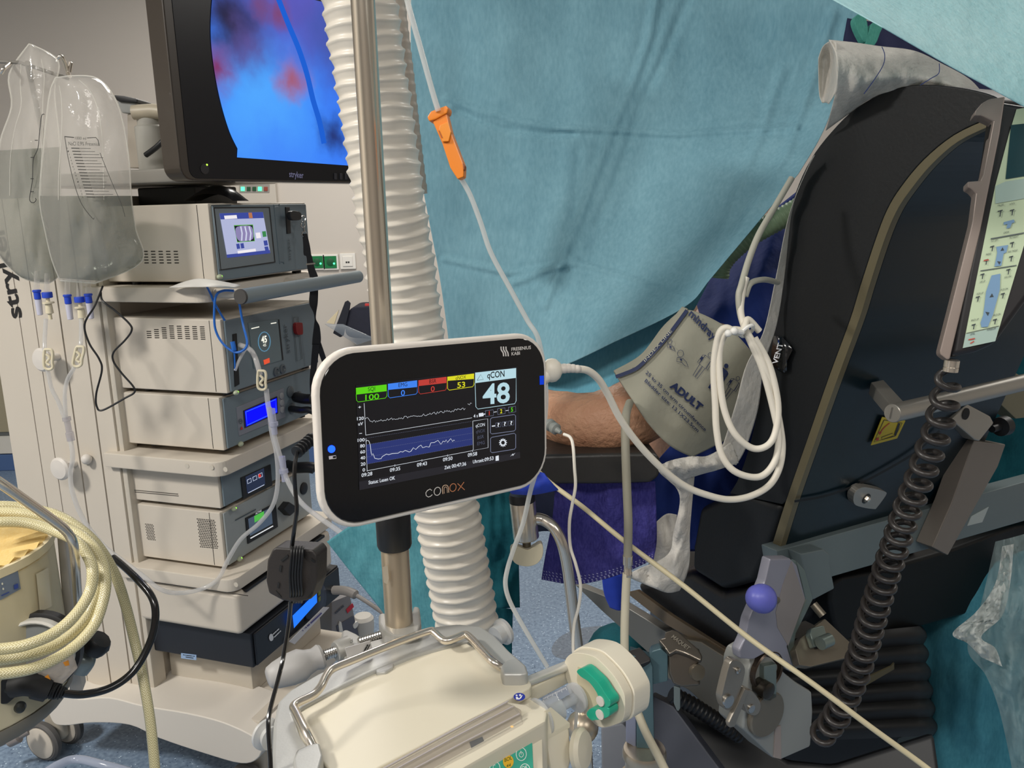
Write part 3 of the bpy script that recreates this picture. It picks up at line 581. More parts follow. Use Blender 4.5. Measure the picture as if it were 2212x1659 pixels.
# small grey unit behind it
c0 = A(730, 1420, 2.35); q0 = Plane(c0, (0.75, -0.66, 0))
t = thing('generator_box', 'small grey generator with red badge beside the black device', 'medical device', c0)
b = B(); b.slab([(716, 1300), (757, 1284), (775, 1370), (745, 1420), (716, 1420)], q0, 0.3, 0.006); part('body', b, M('gen_grey', (138, 136, 138), 0.5, var=0.06), t)
b = B(); b.slab([(727, 1352), (764, 1330), (775, 1372), (738, 1400)], q0, 0.004, 0.001, off=0.003); part('panel', b, M('gen_dark', (88, 90, 102), 0.4, var=0.08), t)
b = B(); b.slab([(748, 1317), (762, 1303), (765, 1311), (751, 1325)], q0, 0.002, 0.0005, off=0.003); part('badge', b, M('badge_red', (196, 40, 58), 0.4, var=0.05), t, 'red badge')
b = B(); b.dashes((724, 1325), (743, 1308), 4, 4, q0.m(0.002), 7); part('lettering', b, M('print_slate', (80, 82, 90), 0.5, var=0.1), t)
b = B(); b.slab(cr([(763, 1351), (772, 1342), (775, 1350), (767, 1359)], 2, True), q0, 0.01, 0.002, off=0.006); part('port', b, M('port_white', (220, 218, 212), 0.4, var=0.05), t)
b = B(); b.slab(cr([(732, 1350), (738, 1344), (744, 1385), (738, 1390)], 2, True), q0, 0.006, 0.002, off=0.006); part('handle', b, MATS['port_white'], t)
cf = A(785, 1348, 2.45); b = B(); b.lathe(cf - UP * 0.04, UP, [(0.03, 0), (0.034, 0.03), (0.034, 0.06), (0.026, 0.07), (0.0, 0.072)], 24)
solo('foot_pedal', b, M('pedal_white', (206, 202, 194), 0.5, var=0.05), 'white rounded cap standing behind the grey generator', 'cap')
b = B(); b.tube(path([(722, 1275, 2.02), (745, 1276, 2.0), (768, 1285, 1.98), (800, 1305, 1.95), (828, 1325, 1.9), (850, 1345, 1.85)]), [0.012] * 17 + [0.0055] * 24, 10)
solo('grey_plug_cable', b, M('cable_grey', (120, 116, 112), 0.5, var=0.15), 'grey cable with plug running from black device towards pole', 'cable')
# plugs and dark cables leaving the fronts to the right
for nm, pts, r_, lab in (('plug_cable', [(640, 858, 2.16), (660, 862, 2.12), (685, 862, 2.1), (720, 862, 2.1)], 0.011, 'thick black plug cable leaving the blue display unit'),
                         ('plug_cable', [(628, 883, 2.14), (650, 886, 2.1), (668, 886, 2.09), (684, 900, 2.09), (690, 960, 2.08), (700, 1000, 2.08)], 0.007, 'thin black plug cable curving down from blue display unit'),
                         ('plug_cable', [(620, 1005, 2.16), (640, 1010, 2.12), (672, 1010, 2.1), (700, 1020, 2.1), (730, 1030, 2.1)], 0.012, 'black plug cable in the recorder front')):
    P = path(pts); b = B(); b.tube(P, [r_ * (1.25 if i < len(P) * 0.55 else 0.6) for i in range(len(P))], 12); solo(nm, b, dkm, lab, 'cable')
# upper shelf clutter
t0 = T(0.1, 0.12, 1.552)
sp0 = SP(0.06)
b = B(); b.slab([(274, 246), (305, 245), (316, 363), (276, 363)], sp0, 0.08, 0.003); t = thing('device_box', 'beige device box with vertical print on the upper shelf', 'box', sp0.on(295, 363)); part('case', b, M('box_beige', (188, 179, 166), 0.5, var=0.04), t)
b = B(); b.dashes((301, 323), (296.5, 289.5), 4, 2.2, sp0.m(0.001), 9); part('print', b, MATS['print_black'], t)
sp1 = SP(0.2)
t = thing('carton', 'white carton with blue edge and small symbols on upper shelf', 'box', sp1.on(350, 366))
b = B(); b.slab([(300, 262), (385, 262), (400, 368), (305, 366)], sp1, 0.12, 0.002); part('carton_body', b, M('carton_white', (196, 192, 186), 0.6, var=0.04), t)
b = B(); b.poly([(355, 262), (360, 262), (370, 367), (362, 367)], sp1.m(0.001)); part('blue_edge', b, M('carton_blue', (46, 84, 150), 0.5, var=0.08), t)
b = B(); [b.ring(cr([(x_ + 3 * math.cos(a), 332 + 4 * math.sin(a)) for a in range(6)], 1, True), 1.2, sp1.m(0.001)) for x_ in (333, 344)]; b.dashes((324, 345), (349, 345), 4, 3, sp1.m(0.001), 11); part('symbols', b, M('print_grey2', (120, 114, 108), 0.6, var=0.1), t)
t = thing('mouse', 'black computer mouse lying on the camera control unit', 'mouse', T(0.02, 0.12, 1.475))
b = B(); g = []
ms = SP(0.1)
for j in range(9):
    row = []
    for i in range(17):
        u = i / 16; prof = [0, 7, 14, 20, 25, 29, 32, 33.5, 34, 33.5, 32.5, 31, 28, 24, 18, 10, 0][i]; v_ = (j / 8) * 2 - 1
        row.append(ms.on(416 + 105 * u, 434 - prof * math.sqrt(max(0, 1 - 0.8 * v_ * v_))) + DT * (v_ * 0.03))
    g.append(row)
b.grid(g); part('shell', b, M('mouse_black', (26, 26, 30), 0.3, var=0.2, coat=0.3), t)
b = B(); tbox(b, 0.08, 0.25, 0.12, 0.28, 1.475, 1.518, 0.004); solo('gap_fill_box', b, dkm, 'flat black box added to darken the gap behind the mouse', 'box')  # black box stands in for the shade in the gap under the shelf
# ================================================================== LARGE VIDEO MONITOR
def blob_mat(name, base, blobs, org, strength=1.0, rad=1.0):
    """lit picture: soft coloured areas at real places on the panel"""
    mt = bpy.data.materials.new(name); mt.use_nodes = True; nt = mt.node_tree; N = nt.nodes; L = nt.links; p = N['Principled BSDF']
    tc = N.new('ShaderNodeTexCoord'); nz = N.new('ShaderNodeTexNoise'); nz.inputs['Scale'].default_value = 16; nz.inputs['Detail'].default_value = 5; L.new(tc.outputs['Object'], nz.inputs['Vector'])
    wv = N.new('ShaderNodeVectorMath'); wv.operation = 'MULTIPLY_ADD'; wv.inputs[1].default_value = (0.09, 0.09, 0.09); L.new(nz.outputs['Color'], wv.inputs[0]); L.new(tc.outputs['Object'], wv.inputs[2])
    sh = N.new('ShaderNodeVectorMath'); sh.operation = 'SUBTRACT'; sh.inputs[1].default_value = (0.045, 0.045, 0.045); L.new(wv.outputs[0], sh.inputs[0])
    col = None; rgb = N.new('ShaderNodeRGB'); rgb.outputs[0].default_value = lin(base); col = rgb.outputs[0]
    for P, r, c, k in blobs:
        d = N.new('ShaderNodeVectorMath'); d.operation = 'DISTANCE'; d.inputs[1].default_value = tuple(P - org); L.new(sh.outputs[0], d.inputs[0])
        mr = N.new('ShaderNodeMapRange'); mr.interpolation_type = 'SMOOTHSTEP'; mr.inputs[1].default_value = 0.0; mr.inputs[2].default_value = r; mr.inputs[3].default_value = k; mr.inputs[4].default_value = 0.0
        L.new(d.outputs['Value'], mr.inputs[0])
        mx = N.new('ShaderNodeMix'); mx.data_type = 'RGBA'; L.new(mr.outputs[0], mx.inputs[0]); L.new(col, mx.inputs[6]); mx.inputs[7].default_value = lin(c); col = mx.outputs[2]
    p.inputs['Base Color'].default_value = (0, 0, 0, 1); p.inputs['Specular IOR Level'].default_value = 0
    L.new(col, p.inputs['Emission Color']); p.inputs['Emission Strength'].default_value = strength; return mt
HM = V((math.sin(math.radians(31)), math.cos(math.radians(31)), 0)); NM = V((HM.y, -HM.x, 0)); QM = A(391, 385, 1.8)
mp_ = Plane(QM, NM)
mon = thing('video_monitor', 'large black video monitor showing a blue endoscope picture', 'monitor', QM - UP * 0.02)
def MQ(h, z, d=0.0): return QM + HM * h + UP * z + NM * d
def rrect(x0, x1, y0, y1, r, n=5):
    out = []
    for cx, cy, a0 in ((x1 - r, y1 - r, 0), (x0 + r, y1 - r, 90), (x0 + r, y0 + r, 180), (x1 - r, y0 + r, 270)):
        out += [(cx + r * math.cos(math.radians(a0 + 90 * k / n)), cy + r * math.sin(math.radians(a0 + 90 * k / n))) for k in range(n + 1)]
    return out
b = B(); b.prism([MQ(h, z) for h, z in rrect(0.0, 0.66, -0.005, 0.46, 0.03)], -NM * 0.055, 0.006, 2); part('housing', b, M('monitor_shell', (58, 50, 42), 0.35, var=0.1, coat=0.2), mon)
b = B(); b.prism([MQ(h, z, 0.001) for h, z in rrect(0.022, 0.655, 0.0, 0.455, 0.02)], -NM * 0.004, 0.001); part('bezel', b, M('monitor_black', (14, 15, 22), 0.3, var=0.1, spec=0.3), mon)
# picture: the circle of the scope cut off at the bottom of the panel
arc = [V(q) for q in ((757, 358), (512, 340), (513, 321))] + cr([(513, 321), (496, 285), (479, 230), (466, 170), (457, 105), (455, 50), (459, -10), (466, -50)], 5)
pic = [mp_.on(p.x, p.y, 0.0025) for p in arc]
pic = [MQ(0.56, 0.43, 0.0025), MQ(0.60, 0.38, 0.0025), MQ(0.61, 0.2, 0.0025)] + pic
b = B(); b.face(pic)
bl = lambda x, y, r, c, k=1.0: (mp_.on(x, y), r, c, k)
pm = blob_mat('endoscope_picture', (62, 128, 250), [bl(570, 240, 0.26, (84, 170, 255)), bl(640, 10, 0.22, (96, 90, 184), 0.95), bl(520, 40, 0.17, (80, 74, 140), 0.9), bl(492, 45, 0.11, (44, 42, 66), 1.0), bl(525, 100, 0.08, (96, 84, 150), 0.8), bl(470, 150, 0.075, (132, 50, 92), 0.95), bl(630, 178, 0.075, (166, 92, 112), 0.95), bl(600, 22, 0.06, (128, 72, 112), 0.9), bl(560, 20, 0.05, (120, 74, 120), 0.8), bl(730, 90, 0.2, (70, 80, 150), 0.85), bl(718, 290, 0.08, (38, 40, 90), 0.9), bl(600, 340, 0.16, (66, 126, 250), 0.6)], QM - UP * 0.02, 1.0)
pc = part('picture', b, pm, mon, 'glowing blue endoscope picture', smooth=0)
b = B(); b.strip(cr([(600, -6), (622, 50), (645, 105), (663, 160), (676, 215), (690, 262), (700, 310)], 4), 11, mp_.m(0.003)); part('picture_band', b, EM('pic_band', (36, 104, 226), 0.85), pc)
b = B(); b.text('stryker', (625, 382), (656, 385), (-0.8, -13), mp_.m(0.002), 0.012); part('lettering', b, EM('mon_logo', (140, 138, 170), 0.5), mon, 'pale lettering')
b = B(); b.ball(mp_.on(447, 356, 0.002), 0.0022); part('status_lamp', b, EM('lime_lamp', (190, 255, 80), 1.5), mon)
b = B(); b.lathe(mp_.on(441, 365), NM, [(0.011, 0), (0.011, 0.0022), (0.0, 0.0022)], 20); part('power_button', b, M('btn_black', (34, 34, 40), 0.3, var=0.1), mon)
for x_ in (725, 737, 748):
    b = B(); b.slab([(x_ - 3, 374), (x_ + 3, 374.5), (x_ + 3, 388), (x_ - 3, 387.5)], mp_, 0.003, 0.0008, off=0.003); part('menu_button', b, M('btn_dark', (40, 42, 52), 0.3, var=0.1), mon)
# arm that carries it
armm = M('arm_beige', (178, 168, 148), 0.45, var=0.05)
b = B(); b.tube([A(288, 243, 2.0), A(330, 240, 2.0), A(400, 245, 1.98), A(470, 260, 1.97)], 0.0165, 16); part('arm', b, armm, mon)
b = B(); pa = A(322, 250, 2.02); b.lathe(V((pa.x, pa.y, 1.552)), UP, [(0.035, 0), (0.035, 0.1), (0.028, 0.105), (0.028, pa.z - 1.552 + 0.01), (0.0, pa.z - 1.552 + 0.012)], 24); part('arm_post', b, M('post_grey', (170, 168, 160), 0.45, var=0.05), mon)
b = B(); b.slab([(245, 205), (268, 207), (296, 213), (297, 222), (252, 218)], Plane(A(270, 212, 2.0), (0, -1, 0)), 0.08, 0.003); part('arm_cap', b, dkm, mon)
b = B(); b.slab([(252, 218), (296, 222), (294, 245), (262, 244)], Plane(A(270, 212, 2.01), (0, -1, 0)), 0.08, 0.004); part('arm_head', b, M('head_grey', (160, 162, 160), 0.5, var=0.05), mon)
b = B(); b.tube(path([(315, 335, 1.95), (338, 318, 1.94), (358, 298, 1.94), (372, 278, 1.95)]), 0.0062, 10); solo('monitor_cable', b, dkm, 'thick black cable running up behind the video monitor', 'cable')
# ================================================================== INFUSION BAGS
bagm = CLEAR('bag_film', (244, 240, 232), 0.24, 0.12, 0.4, 30, 0.45); fluidm = CLEAR('bag_fluid', (140, 144, 138), 0.27, 0.1, 0, 10, 0.12, tint=(218, 221, 216))
steel = MATS['steel']; bluec = M('cap_blue', (36, 74, 196), 0.4, var=0.08); ivory = M('ivory_plastic', (222, 212, 184), 0.4, var=0.05); tubem = CLEAR('clear_tube', (232, 232, 232), 0.42, 0.08, 0, 30, 0.35)
yb = 1.82
pr = thing('bag_rail', 'grey rail with chrome hooks carrying the infusion bags', 'rail', A(30, 135, yb + 0.05))
b = B(); b.tube([A(-60, 130, yb + 0.05), A(42, 135, yb + 0.05), A(150, 170, yb + 0.09)], 0.004, 10); part('bar', b, M('rail_grey', (130, 126, 118), 0.4, var=0.1), pr)
b = B(); rl = SP(0.1); b.tube([T(0.5, 0.1, 1.5), T(0.5, 0.1, 1.62), A(60, 136, yb + 0.05)], 0.006, 10); part('upright', b, MATS['rail_grey'], pr)
for pts in ([(125, 126, yb), (132, 122, yb), (138, 132, yb + 0.01), (145, 152, yb + 0.03), (149, 164, yb + 0.05)], [(2, 158, yb), (8, 148, yb), (14, 143, yb + 0.02), (22, 136, yb + 0.05)]):
    b = B(); b.tube(path(pts), 0.0042, 10); part('hook', b, M('chrome', (226, 218, 206), 0.24, 0.9, var=0.03), pr)
b = B(); b.lathe(A(151, 145, yb + 0.03), (0.3, 0, 1), [(0.0045, -0.01), (0.0045, 0.01), (0, 0.012)], 12); part('peg', b, MATS['chrome'], pr)
def bag(label, left, right, y0, thick, parts, fl=None):
    """film pillow between left and right silhouettes (px), bulging by thick"""
    n = len(left); rows_f, rows_b, hem = [], [], []
    L_, R_ = cr(left, 5), cr(right, 5)
    t = thing('infusion_bag', label, 'infusion bag', A((left[-1][0] + right[-1][0]) / 2, max(left[-1][1], right[-1][1]), y0), 'clear infusion bags hanging beside the cart')
    def surf(sgn, v0, v1, sh, nv=40, nu=24):
        g = []
        for j in range(nv + 1):
            v_ = lerp(v0, v1, j / nv); i = v_ * (len(L_) - 1); k = min(int(i), len(L_) - 2); f_ = i - k
            l = L_[k].lerp(L_[k + 1], f_); r = R_[k].lerp(R_[k + 1], f_); row = []
            for m_ in range(nu + 1):
                u = m_ / nu; p = l.lerp(r, u); e = (max(0, math.sin(math.pi * u)) ** 0.6) * (max(0, math.sin(math.pi * min(1, max(0, v_ * 0.92 + 0.06)))) ** 0.5)
                w = noise.noise(V((p.x * 0.03, p.y * 0.012, y0 * 7 + sgn))) * 0.010 + abs(noise.noise(V((p.x * 0.05, p.y * 0.02, 3 + sgn)))) * 0.008
                row.append(A(p.x, p.y, y0 - sgn * (e * thick * sh) - (w * e if sgn > 0 else -w * e)))
            g.append(row)
        return g
    b = B(); b.grid(surf(1, 0, 1, 1)); b.grid(surf(-1, 0, 1, 1)); part('film', b, bagm, t)
    b = B(); b.tube([A(q.x, q.y, y0) for q in L_ + R_[::-1]], 0.0016, 8, closed=True, cap=False); part('welded_seam', b, CLEAR('bag_seam', (250, 248, 240), 0.45, 0.08, 0, 30, 0.8), t)
    g = surf(1, 0.04, 0.97, 1.02, 40, 24)
    for k in (5, 17):
        b = B(); b.tube(cr([g[j][k] + V((0.002 * math.sin(j * 0.3 + k), 0, 0)) for j in range(3, 24, 4)], 4), [0.0007] * 21, 6); part('film_crease', b, MATS['bag_seam'], t)
    if fl is not None:
        b = B(); gf = surf(1, fl, 0.975, 0.93, 24); gb = surf(-1, fl, 0.975, 0.93, 24); b.grid(gf); b.grid(gb); b.grid([gf[0], gb[0]]); part('fluid', b, fluidm, t, 'clear saline fluid')
    return t
b1 = bag('crumpled clear infusion bag nearer the wall with fluid measure marks', [(63, 95), (20, 160), (25, 230), (0, 310), (-6, 420), (-10, 530), (35, 592), (80, 610)], [(72, 98), (126, 132), (118, 200), (128, 300), (130, 420), (128, 520), (128, 590), (105, 612)], yb + 0.06, 0.04, None, 0.45)
b = B()
mk = lambda x, y: A(x, y, yb + 0.016)
b.strip(cr([(96, 247), (90, 250), (86, 280), (82, 320), (72, 345), (70, 390), (64, 430), (72, 438), (78, 432), (76, 428)], 4), 1.6, mk)
for y_ in (303, 340, 386, 414): b.strip([(66 + (y_ < 330) * 9, y_), (73 + (y_ < 330) * 9, y_)], 1.6, mk)
part('scale_print', b, MATS['print_black'], b1)
b2 = bag('full clear infusion bag with printed label in front of the cart column', [(120, 168), (108, 200), (100, 260), (92, 340), (86, 430), (98, 500), (112, 560), (130, 606)], [(150, 164), (212, 170), (254, 225), (277, 330), (284, 430), (293, 495), (306, 565), (205, 612)], yb, 0.055, None, 0.56)
b = B(); mk2 = lambda x, y: A(x, y, yb - 0.066)
b.strip([(139, 295), (160, 297)], 2, mk2); b.strip([(188, 298), (207, 297), (212, 303), (214, 315)], 1.6, mk2); b.strip(cr([(140, 296), (147, 340), (160, 395), (176, 440), (200, 472), (203, 470)], 3), 1.4, mk2); b.strip(cr([(216, 330), (240, 390), (262, 440), (270, 468)], 3), 1.2, mk2)
b.text('1000 ml', (162, 301), (186, 302), (0, -6), mk2); b.text('NaCl 0,9% Fresenius', (148, 314), (215, 315), (0, -8), mk2)
for k in range(17):
    y_ = 320 + k * 6.6; x_ = 152 + k * 2.1; b.strip([(x_ + 2, y_), (x_ + 20, y_ + 0.5)], 2.0, mk2); b.strip([(x_ + 21, y_ + 0.5), (x_ + 44 + (k * 7) % 22, y_ + 0.8)], 1.0, mk2); b.text(str(k % 10), (x_ - 8, y_ + 2), (x_ - 5.5, y_ + 2), (0, -3.5), mk2)
part('label_print', b, M('print_softblack', (62, 60, 56), 0.6, var=0.1), b2, 'printed label')
# ports and caps below the bags
for pr_, pts in ((b1, ((79, 640, 0), (101, 645, 1))), (b2, ((145, 650, 0), (171, 655, 1), (190, 648, 0)))):
    for x_, y_, spike in pts:
        yy = yb + 0.04
        b = B(); b.tube([A(x_ + 1, y_ - 55, yy), A(x_, y_ - 12, yy)], 0.0058, 12); part('port_tube', b, bagm, pr_)
        b = B(); P = A(x_, y_ - 14, yy); b.lathe(P, -UP, [(0.0075, 0), (0.009, 0.001), (0.009, 0.004), (0.0072, 0.006), (0.0072, 0.02), (0.006, 0.021)] if not spike else [(0.0105, 0), (0.011, 0.002), (0.011, 0.012), (0.009, 0.013)], 18); part('cap', b, bluec, pr_, 'blue cap')
        if spike:
            b = B(); b.lathe(P - UP * 0.013, -UP, [(0.004, 0), (0.004, 0.008), (0.0125, 0.009), (0.0125, 0.012), (0.007, 0.013), (0.0085, 0.034), (0.004, 0.036), (0.004, 0.048)], 14); part('spike', b, ivory, pr_, 'ivory spike')
        else:
            b = B(); b.lathe(P - UP * 0.0215, -UP, [(0.0072, 0), (0.0062, 0.034), (0.004, 0.035)], 16); part('nozzle', b, M('frost_lilac', (200, 200, 216), 0.5, var=0.05), pr_, 'frosted nozzle')
# irrigation line: two legs join at a y piece and run down to the lower shelf and pump
ty = 1.80
t = thing('irrigation_line', 'clear irrigation tubing joining below the bags and looping by the drawer', 'tubing', A(250, 1280, ty))
for pts in ([(99, 690, ty + 0.04), (96, 760, ty), (104, 805, ty), (112, 840, ty), (126, 868, ty), (140, 905, ty)], [(175, 690, ty + 0.04), (174, 745, ty), (162, 790, ty), (146, 820, ty), (140, 855, ty), (143, 905, ty)]):
    b = B(); b.tube(path(pts), 0.0045, 10); part('leg_tube', b, tubem, t)
b = B(); b.lathe(A(144, 905, ty), A(152, 945, ty) - A(144, 905, ty), [(0.009, -0.004), (0.009, 0.004), (0.0065, 0.005), (0.0065, 0.03), (0.0085, 0.031), (0.0085, 0.05)], 14); part('y_piece', b, CLEAR('y_clear', (200, 196, 204), 0.45, 0.1), t)
b = B(); b.tube(path([(151, 945, ty), (157, 985, ty - 0.01), (152, 1030, ty), (160, 1075, ty), (185, 1130, ty), (225, 1180, ty), (270, 1215, ty), (310, 1245, ty), (345, 1272, ty), (380, 1281, ty + 0.02), (430, 1274, ty + 0.05), (470, 1252, ty + 0.06), (492, 1210, ty + 0.07), (520, 1165, ty + 0.07), (560, 1130, ty + 0.07), (590, 1090, ty + 0.06), (600, 1040, ty + 0.06), (597, 980, ty + 0.06), (586, 930, ty + 0.06), (582, 880, ty + 0.06)]), 0.0052, 12); part('main_tube', b, tubem, t)
b = B(); b.tube(path([(575, 840, ty + 0.06), (580, 880, ty + 0.055), (592, 940, ty + 0.05), (606, 990, ty + 0.05), (622, 1040, ty + 0.04), (650, 1085, ty), (690, 1118, 1.7), (735, 1150, 1.6), (770, 1180, 1.5)]), 0.0058, 12); part('return_tube', b, tubem, t)
for x_, y_ in ((587, 905), (609, 1008)):
    b = B(); b.lathe(A(x_, y_ - 22, ty + 0.05), A(x_ + 6, y_ + 30, ty + 0.05) - A(x_, y_ - 22, ty + 0.05), [(0.0075, 0), (0.0075, 0.03), (0.0105, 0.031), (0.0105, 0.04), (0.007, 0.041), (0.007, 0.06)], 14); part('joint', b, CLEAR('joint_clear', (205, 208, 230), 0.5, 0.1), t)
def pinch(x, y, Y, s=1.0, tilt=0.0):
    b = B(); q = []
    for dx, dy in ((-9, -19), (-3, -22), (6, -21), (9, -12), (8, 5), (9, 16), (3, 21), (-6, 19), (-10, 10)):
        q.append((x + (dx + dy * tilt) * s, y + dy * s, Y))
    b.tube([A(*p) for p in cr(q, 4, True)], 0.0032 * s, 8, closed=True, cap=False)
    b.tube(path([(x - 5 * s, y - 12 * s, Y), (x + 2 * s, y - 4 * s, Y), (x - 4 * s, y + 6 * s, Y), (x + 2 * s, y + 12 * s, Y)]), 0.003 * s, 8)
    return b
part('pinch_clamp', pinch(105, 777, ty - 0.01), ivory, t); part('pinch_clamp', pinch(170, 771, ty - 0.01, 1, -0.2), ivory, t); part('pinch_clamp', pinch(566, 822, ty + 0.05, 0.95), ivory, t)
b = B(); b.tube(path([(562, 810, ty + 0.06), (552, 775, ty + 0.07), (540, 755, ty + 0.1), (518, 745, ty + 0.12)]), 0.006, 10); b.tube(path([(508, 800, ty + 0.06), (518, 775, ty + 0.06), (536, 745, ty + 0.06)]), 0.0035, 8); part('inlet_tube', b, CLEAR('tube_white', (226, 224, 222), 0.6, 0.2), t)
b = B(); b.tube(path([(444, 613, ty + 0.06), (455, 635, ty + 0.06), (462, 652, ty + 0.07), (478, 680, ty + 0.09), (492, 702, ty + 0.1)]), 0.0026, 8); b.tube(path([(505, 628, ty + 0.05), (482, 628, ty + 0.05), (467, 638, ty + 0.05), (463, 670, ty + 0.05), (465, 710, ty + 0.05), (480, 740, ty + 0.05), (505, 760, ty + 0.05), (525, 757, ty + 0.05), (534, 740, ty + 0.06), (525, 700, ty + 0.08), (517, 655, ty + 0.08)]), 0.0028, 8)
b.tube(path([(502, 738, ty + 0.05), (506, 760, ty + 0.05), (508, 800, ty + 0.06)]), [0.0055] * 8 + [0.002] * 9, 8)
solo('tether_strap', b, M('strap_blue', (28, 104, 196), 0.4, var=0.08), 'thin blue plastic tether looped over the handle bar', 'tether')
b = B(); b.tube(path([(222, 618, 1.83), (205, 660, 1.8), (183, 700, 1.8), (192, 740, 1.8), (214, 775, 1.8), (220, 800, 1.8), (208, 850, 1.8), (209, 878, 1.8), (222, 886, 1.8), (270, 860, 1.8), (290, 848, 1.8), (288, 835, 1.8), (262, 805, 1.8), (245, 780, 1.8), (246, 760, 1.8), (270, 735, 1.8), (284, 715, 1.8), (280, 700, 1.8), (250, 672, 1.8), (222, 650, 1.8), (218, 632, 1.83)]), 0.0022, 8)
solo('thin_black_cable', b, dkm, 'thin black cable hanging in loose zigzag over the cart column', 'cable')
b = B(); b.grid(sheet_grid([[(365, 621, 1.86), (400, 608, 1.85), (430, 602, 1.84), (470, 606, 1.83), (520, 616, 1.85)], [(372, 621, 1.84), (405, 614, 1.83), (430, 610, 1.83), (470, 614, 1.82), (512, 620, 1.83)], [(385, 621, 1.83), (410, 620, 1.82), (430, 620, 1.82), (470, 620, 1.82), (500, 623, 1.83)]], 20, 8))
solidify(solo('crumpled_wrapper', b, M('wrapper_white', (214, 212, 206), 0.5, var=0.06, bump=0.3, bs=40), 'white crumpled wrapper on the edge of the top shelf', 'wrapper'), 0.001)
# ================================================================== TOURNIQUET MACHINE, lower left
zt = 1.06; K0 = V((-0.589, 1.0, 0)); K1 = V((-0.586, 0.883, 0)); fd = (K1 - K0).normalized(); sdv = V((-fd.y, fd.x, 0))
if sdv.x > 0: sdv = -sdv
tm = thing('tourniquet_machine', 'cream tourniquet machine with gauge and yellow lined top at lower left', 'medical device', V((-0.66, 0.95, 0.82)))
cream = M('device_cream', (206, 196, 166), 0.45, var=0.05)
def KP(a, d, z): return K0 + fd * a + sdv * d + UP * z
# drum shaped body
prof = [KP(0.0, 0.0, 0)]
ring = [V((-0.7, 0.93, 0)) + V((math.cos(a) * 0.132, math.sin(a) * 0.132, 0)) for a in [i * math.pi / 18 for i in range(36)]]
b = B(); b.prism([p + UP * 0.878 for p in ring], UP * 0.177, 0.004); part('drum', b, cream, tm)
b = B(); b.lathe(V((-0.7, 0.93, 1.0552)), UP, [(0.132, 0), (0.134, 0.002), (0.134, 0.012), (0.128, 0.012)], 40, cap=False); part('rim', b, M('rim_cream', (222, 210, 176), 0.4, var=0.04), tm)
b = B()
g = []
for i in range(73):
    a = i * math.pi / 36; rr = []
    for j, (r_, h_) in enumerate(((0.129, 0.010), (0.1, 0.006), (0.06, 0.0), (0.005, -0.004))): rr.append(V((-0.7, 0.93, 1.056 + h_ + (0.006 if i % 2 else 0) * (r_ / 0.13))) + V((math.cos(a) * r_, math.sin(a) * r_, 0)))
    g.append(rr)
b.grid(g); part('pleated_liner', b, CLOTH('liner_yellow', (246, 226, 168), (236, 200, 120), 0.3, 12, 0.2, 30), tm, 'pale yellow pleated liner')
kp = Plane(V((-0.7, 0.93, 1.0)) + V((0.25, -0.97, 0)) * 0.1335, (0.25, -0.97, 0))
def drum_m(off):
    def f_(x, y):
        d = ray(x, y); d2 = V((d.x, d.y)); c2 = V((-0.7, 0.93)); R_ = 0.132 + off
        a = d2.dot(d2); bb = -2 * d2.dot(c2); cc = c2.dot(c2) - R_ * R_; D = bb * bb - 4 * a * cc
        s_ = (-bb - math.sqrt(max(D, 0))) / (2 * a); return EYEP + d * s_
    return f_
def dgrid(b, quad, off, n=8):
    (x0, y0), (x1, y1), (x2, y2), (x3, y3) = quad; f_ = drum_m(off)
    b.grid([[f_(lerp(lerp(x0, x1, u), lerp(x3, x2, u), v_), lerp(lerp(y0, y1, u), lerp(y3, y2, u), v_)) for u in [i / n for i in range(n + 1)]] for v_ in [j / n for j in range(n + 1)]])
b = B(); dgrid(b, [(0, 1247), (38, 1230), (45, 1272), (0, 1297)], 0.001); lbp = part('label_panel', b, M('label_slate', (112, 126, 148), 0.4, var=0.1), tm, 'slate blue label')
b = B(); f_ = drum_m(0.002); [b.poly(cr([(x_ + 2 * math.cos(a), y_ + 2.6 * math.sin(a)) for a in range(6)], 2, True), f_) for x_, y_ in ((5, 1261), (7, 1272))]; part('key_dots', b, M('dot_white', (235, 235, 220), 0.4, var=0.05), lbp)
b = B(); dgrid(b, [(30, 1264), (39, 1260), (40, 1270), (31, 1274)], 0.002, 2); b.strip([(3, 1287), (20, 1279)], 2, f_); part('blue_marks', b, M('mark_blue', (50, 76, 160), 0.5, var=0.1), lbp)
b = B(); dgrid(b, [(78, 1240), (104, 1226), (112, 1310), (86, 1322)], 0.002, 6); part('tape_strip', b, M('tape_cream', (214, 204, 178), 0.3, var=0.06, coat=0.2), tm)
# gauge
gp = Plane(drum_m(0.004)(78, 1395), (0.12, -0.97, 0.15))
gc = gp.on(84, 1408); e1 = gp.n.cross(UP).normalized(); e2 = gp.n.cross(e1)
b = B(); b.lathe(gc - gp.n * 0.01, gp.n, [(0.047, 0), (0.047, 0.012), (0.042, 0.014)], 40); gg = part('gauge_ring', b, dkm, tm)
b = B(); b.lathe(gc, gp.n, [(0.0425, -0.005), (0.0425, 0.015), (0.040, 0.017), (0.038, 0.015)], 40, cap=False); part('gauge_rim', b, M('rim_white', (236, 234, 228), 0.35, var=0.03), gg)
b = B(); b.lathe(gc, gp.n, [(0.0, 0.006), (0.0385, 0.006), (0.0385, 0.007), (0.0, 0.008)], 40); part('gauge_face', b, M('gauge_grey', (146, 150, 150), 0.35, var=0.06), gg)
b = B(); b.strip([(100, 1412), (112, 1402), (126, 1394)], 2.4, gp.m(0.0075)); b.strip([(120, 1378), (138, 1368)], 2, gp.m(0.0075)); part('gauge_print', b, M('print_purple', (70, 56, 96), 0.5, var=0.1), gg)
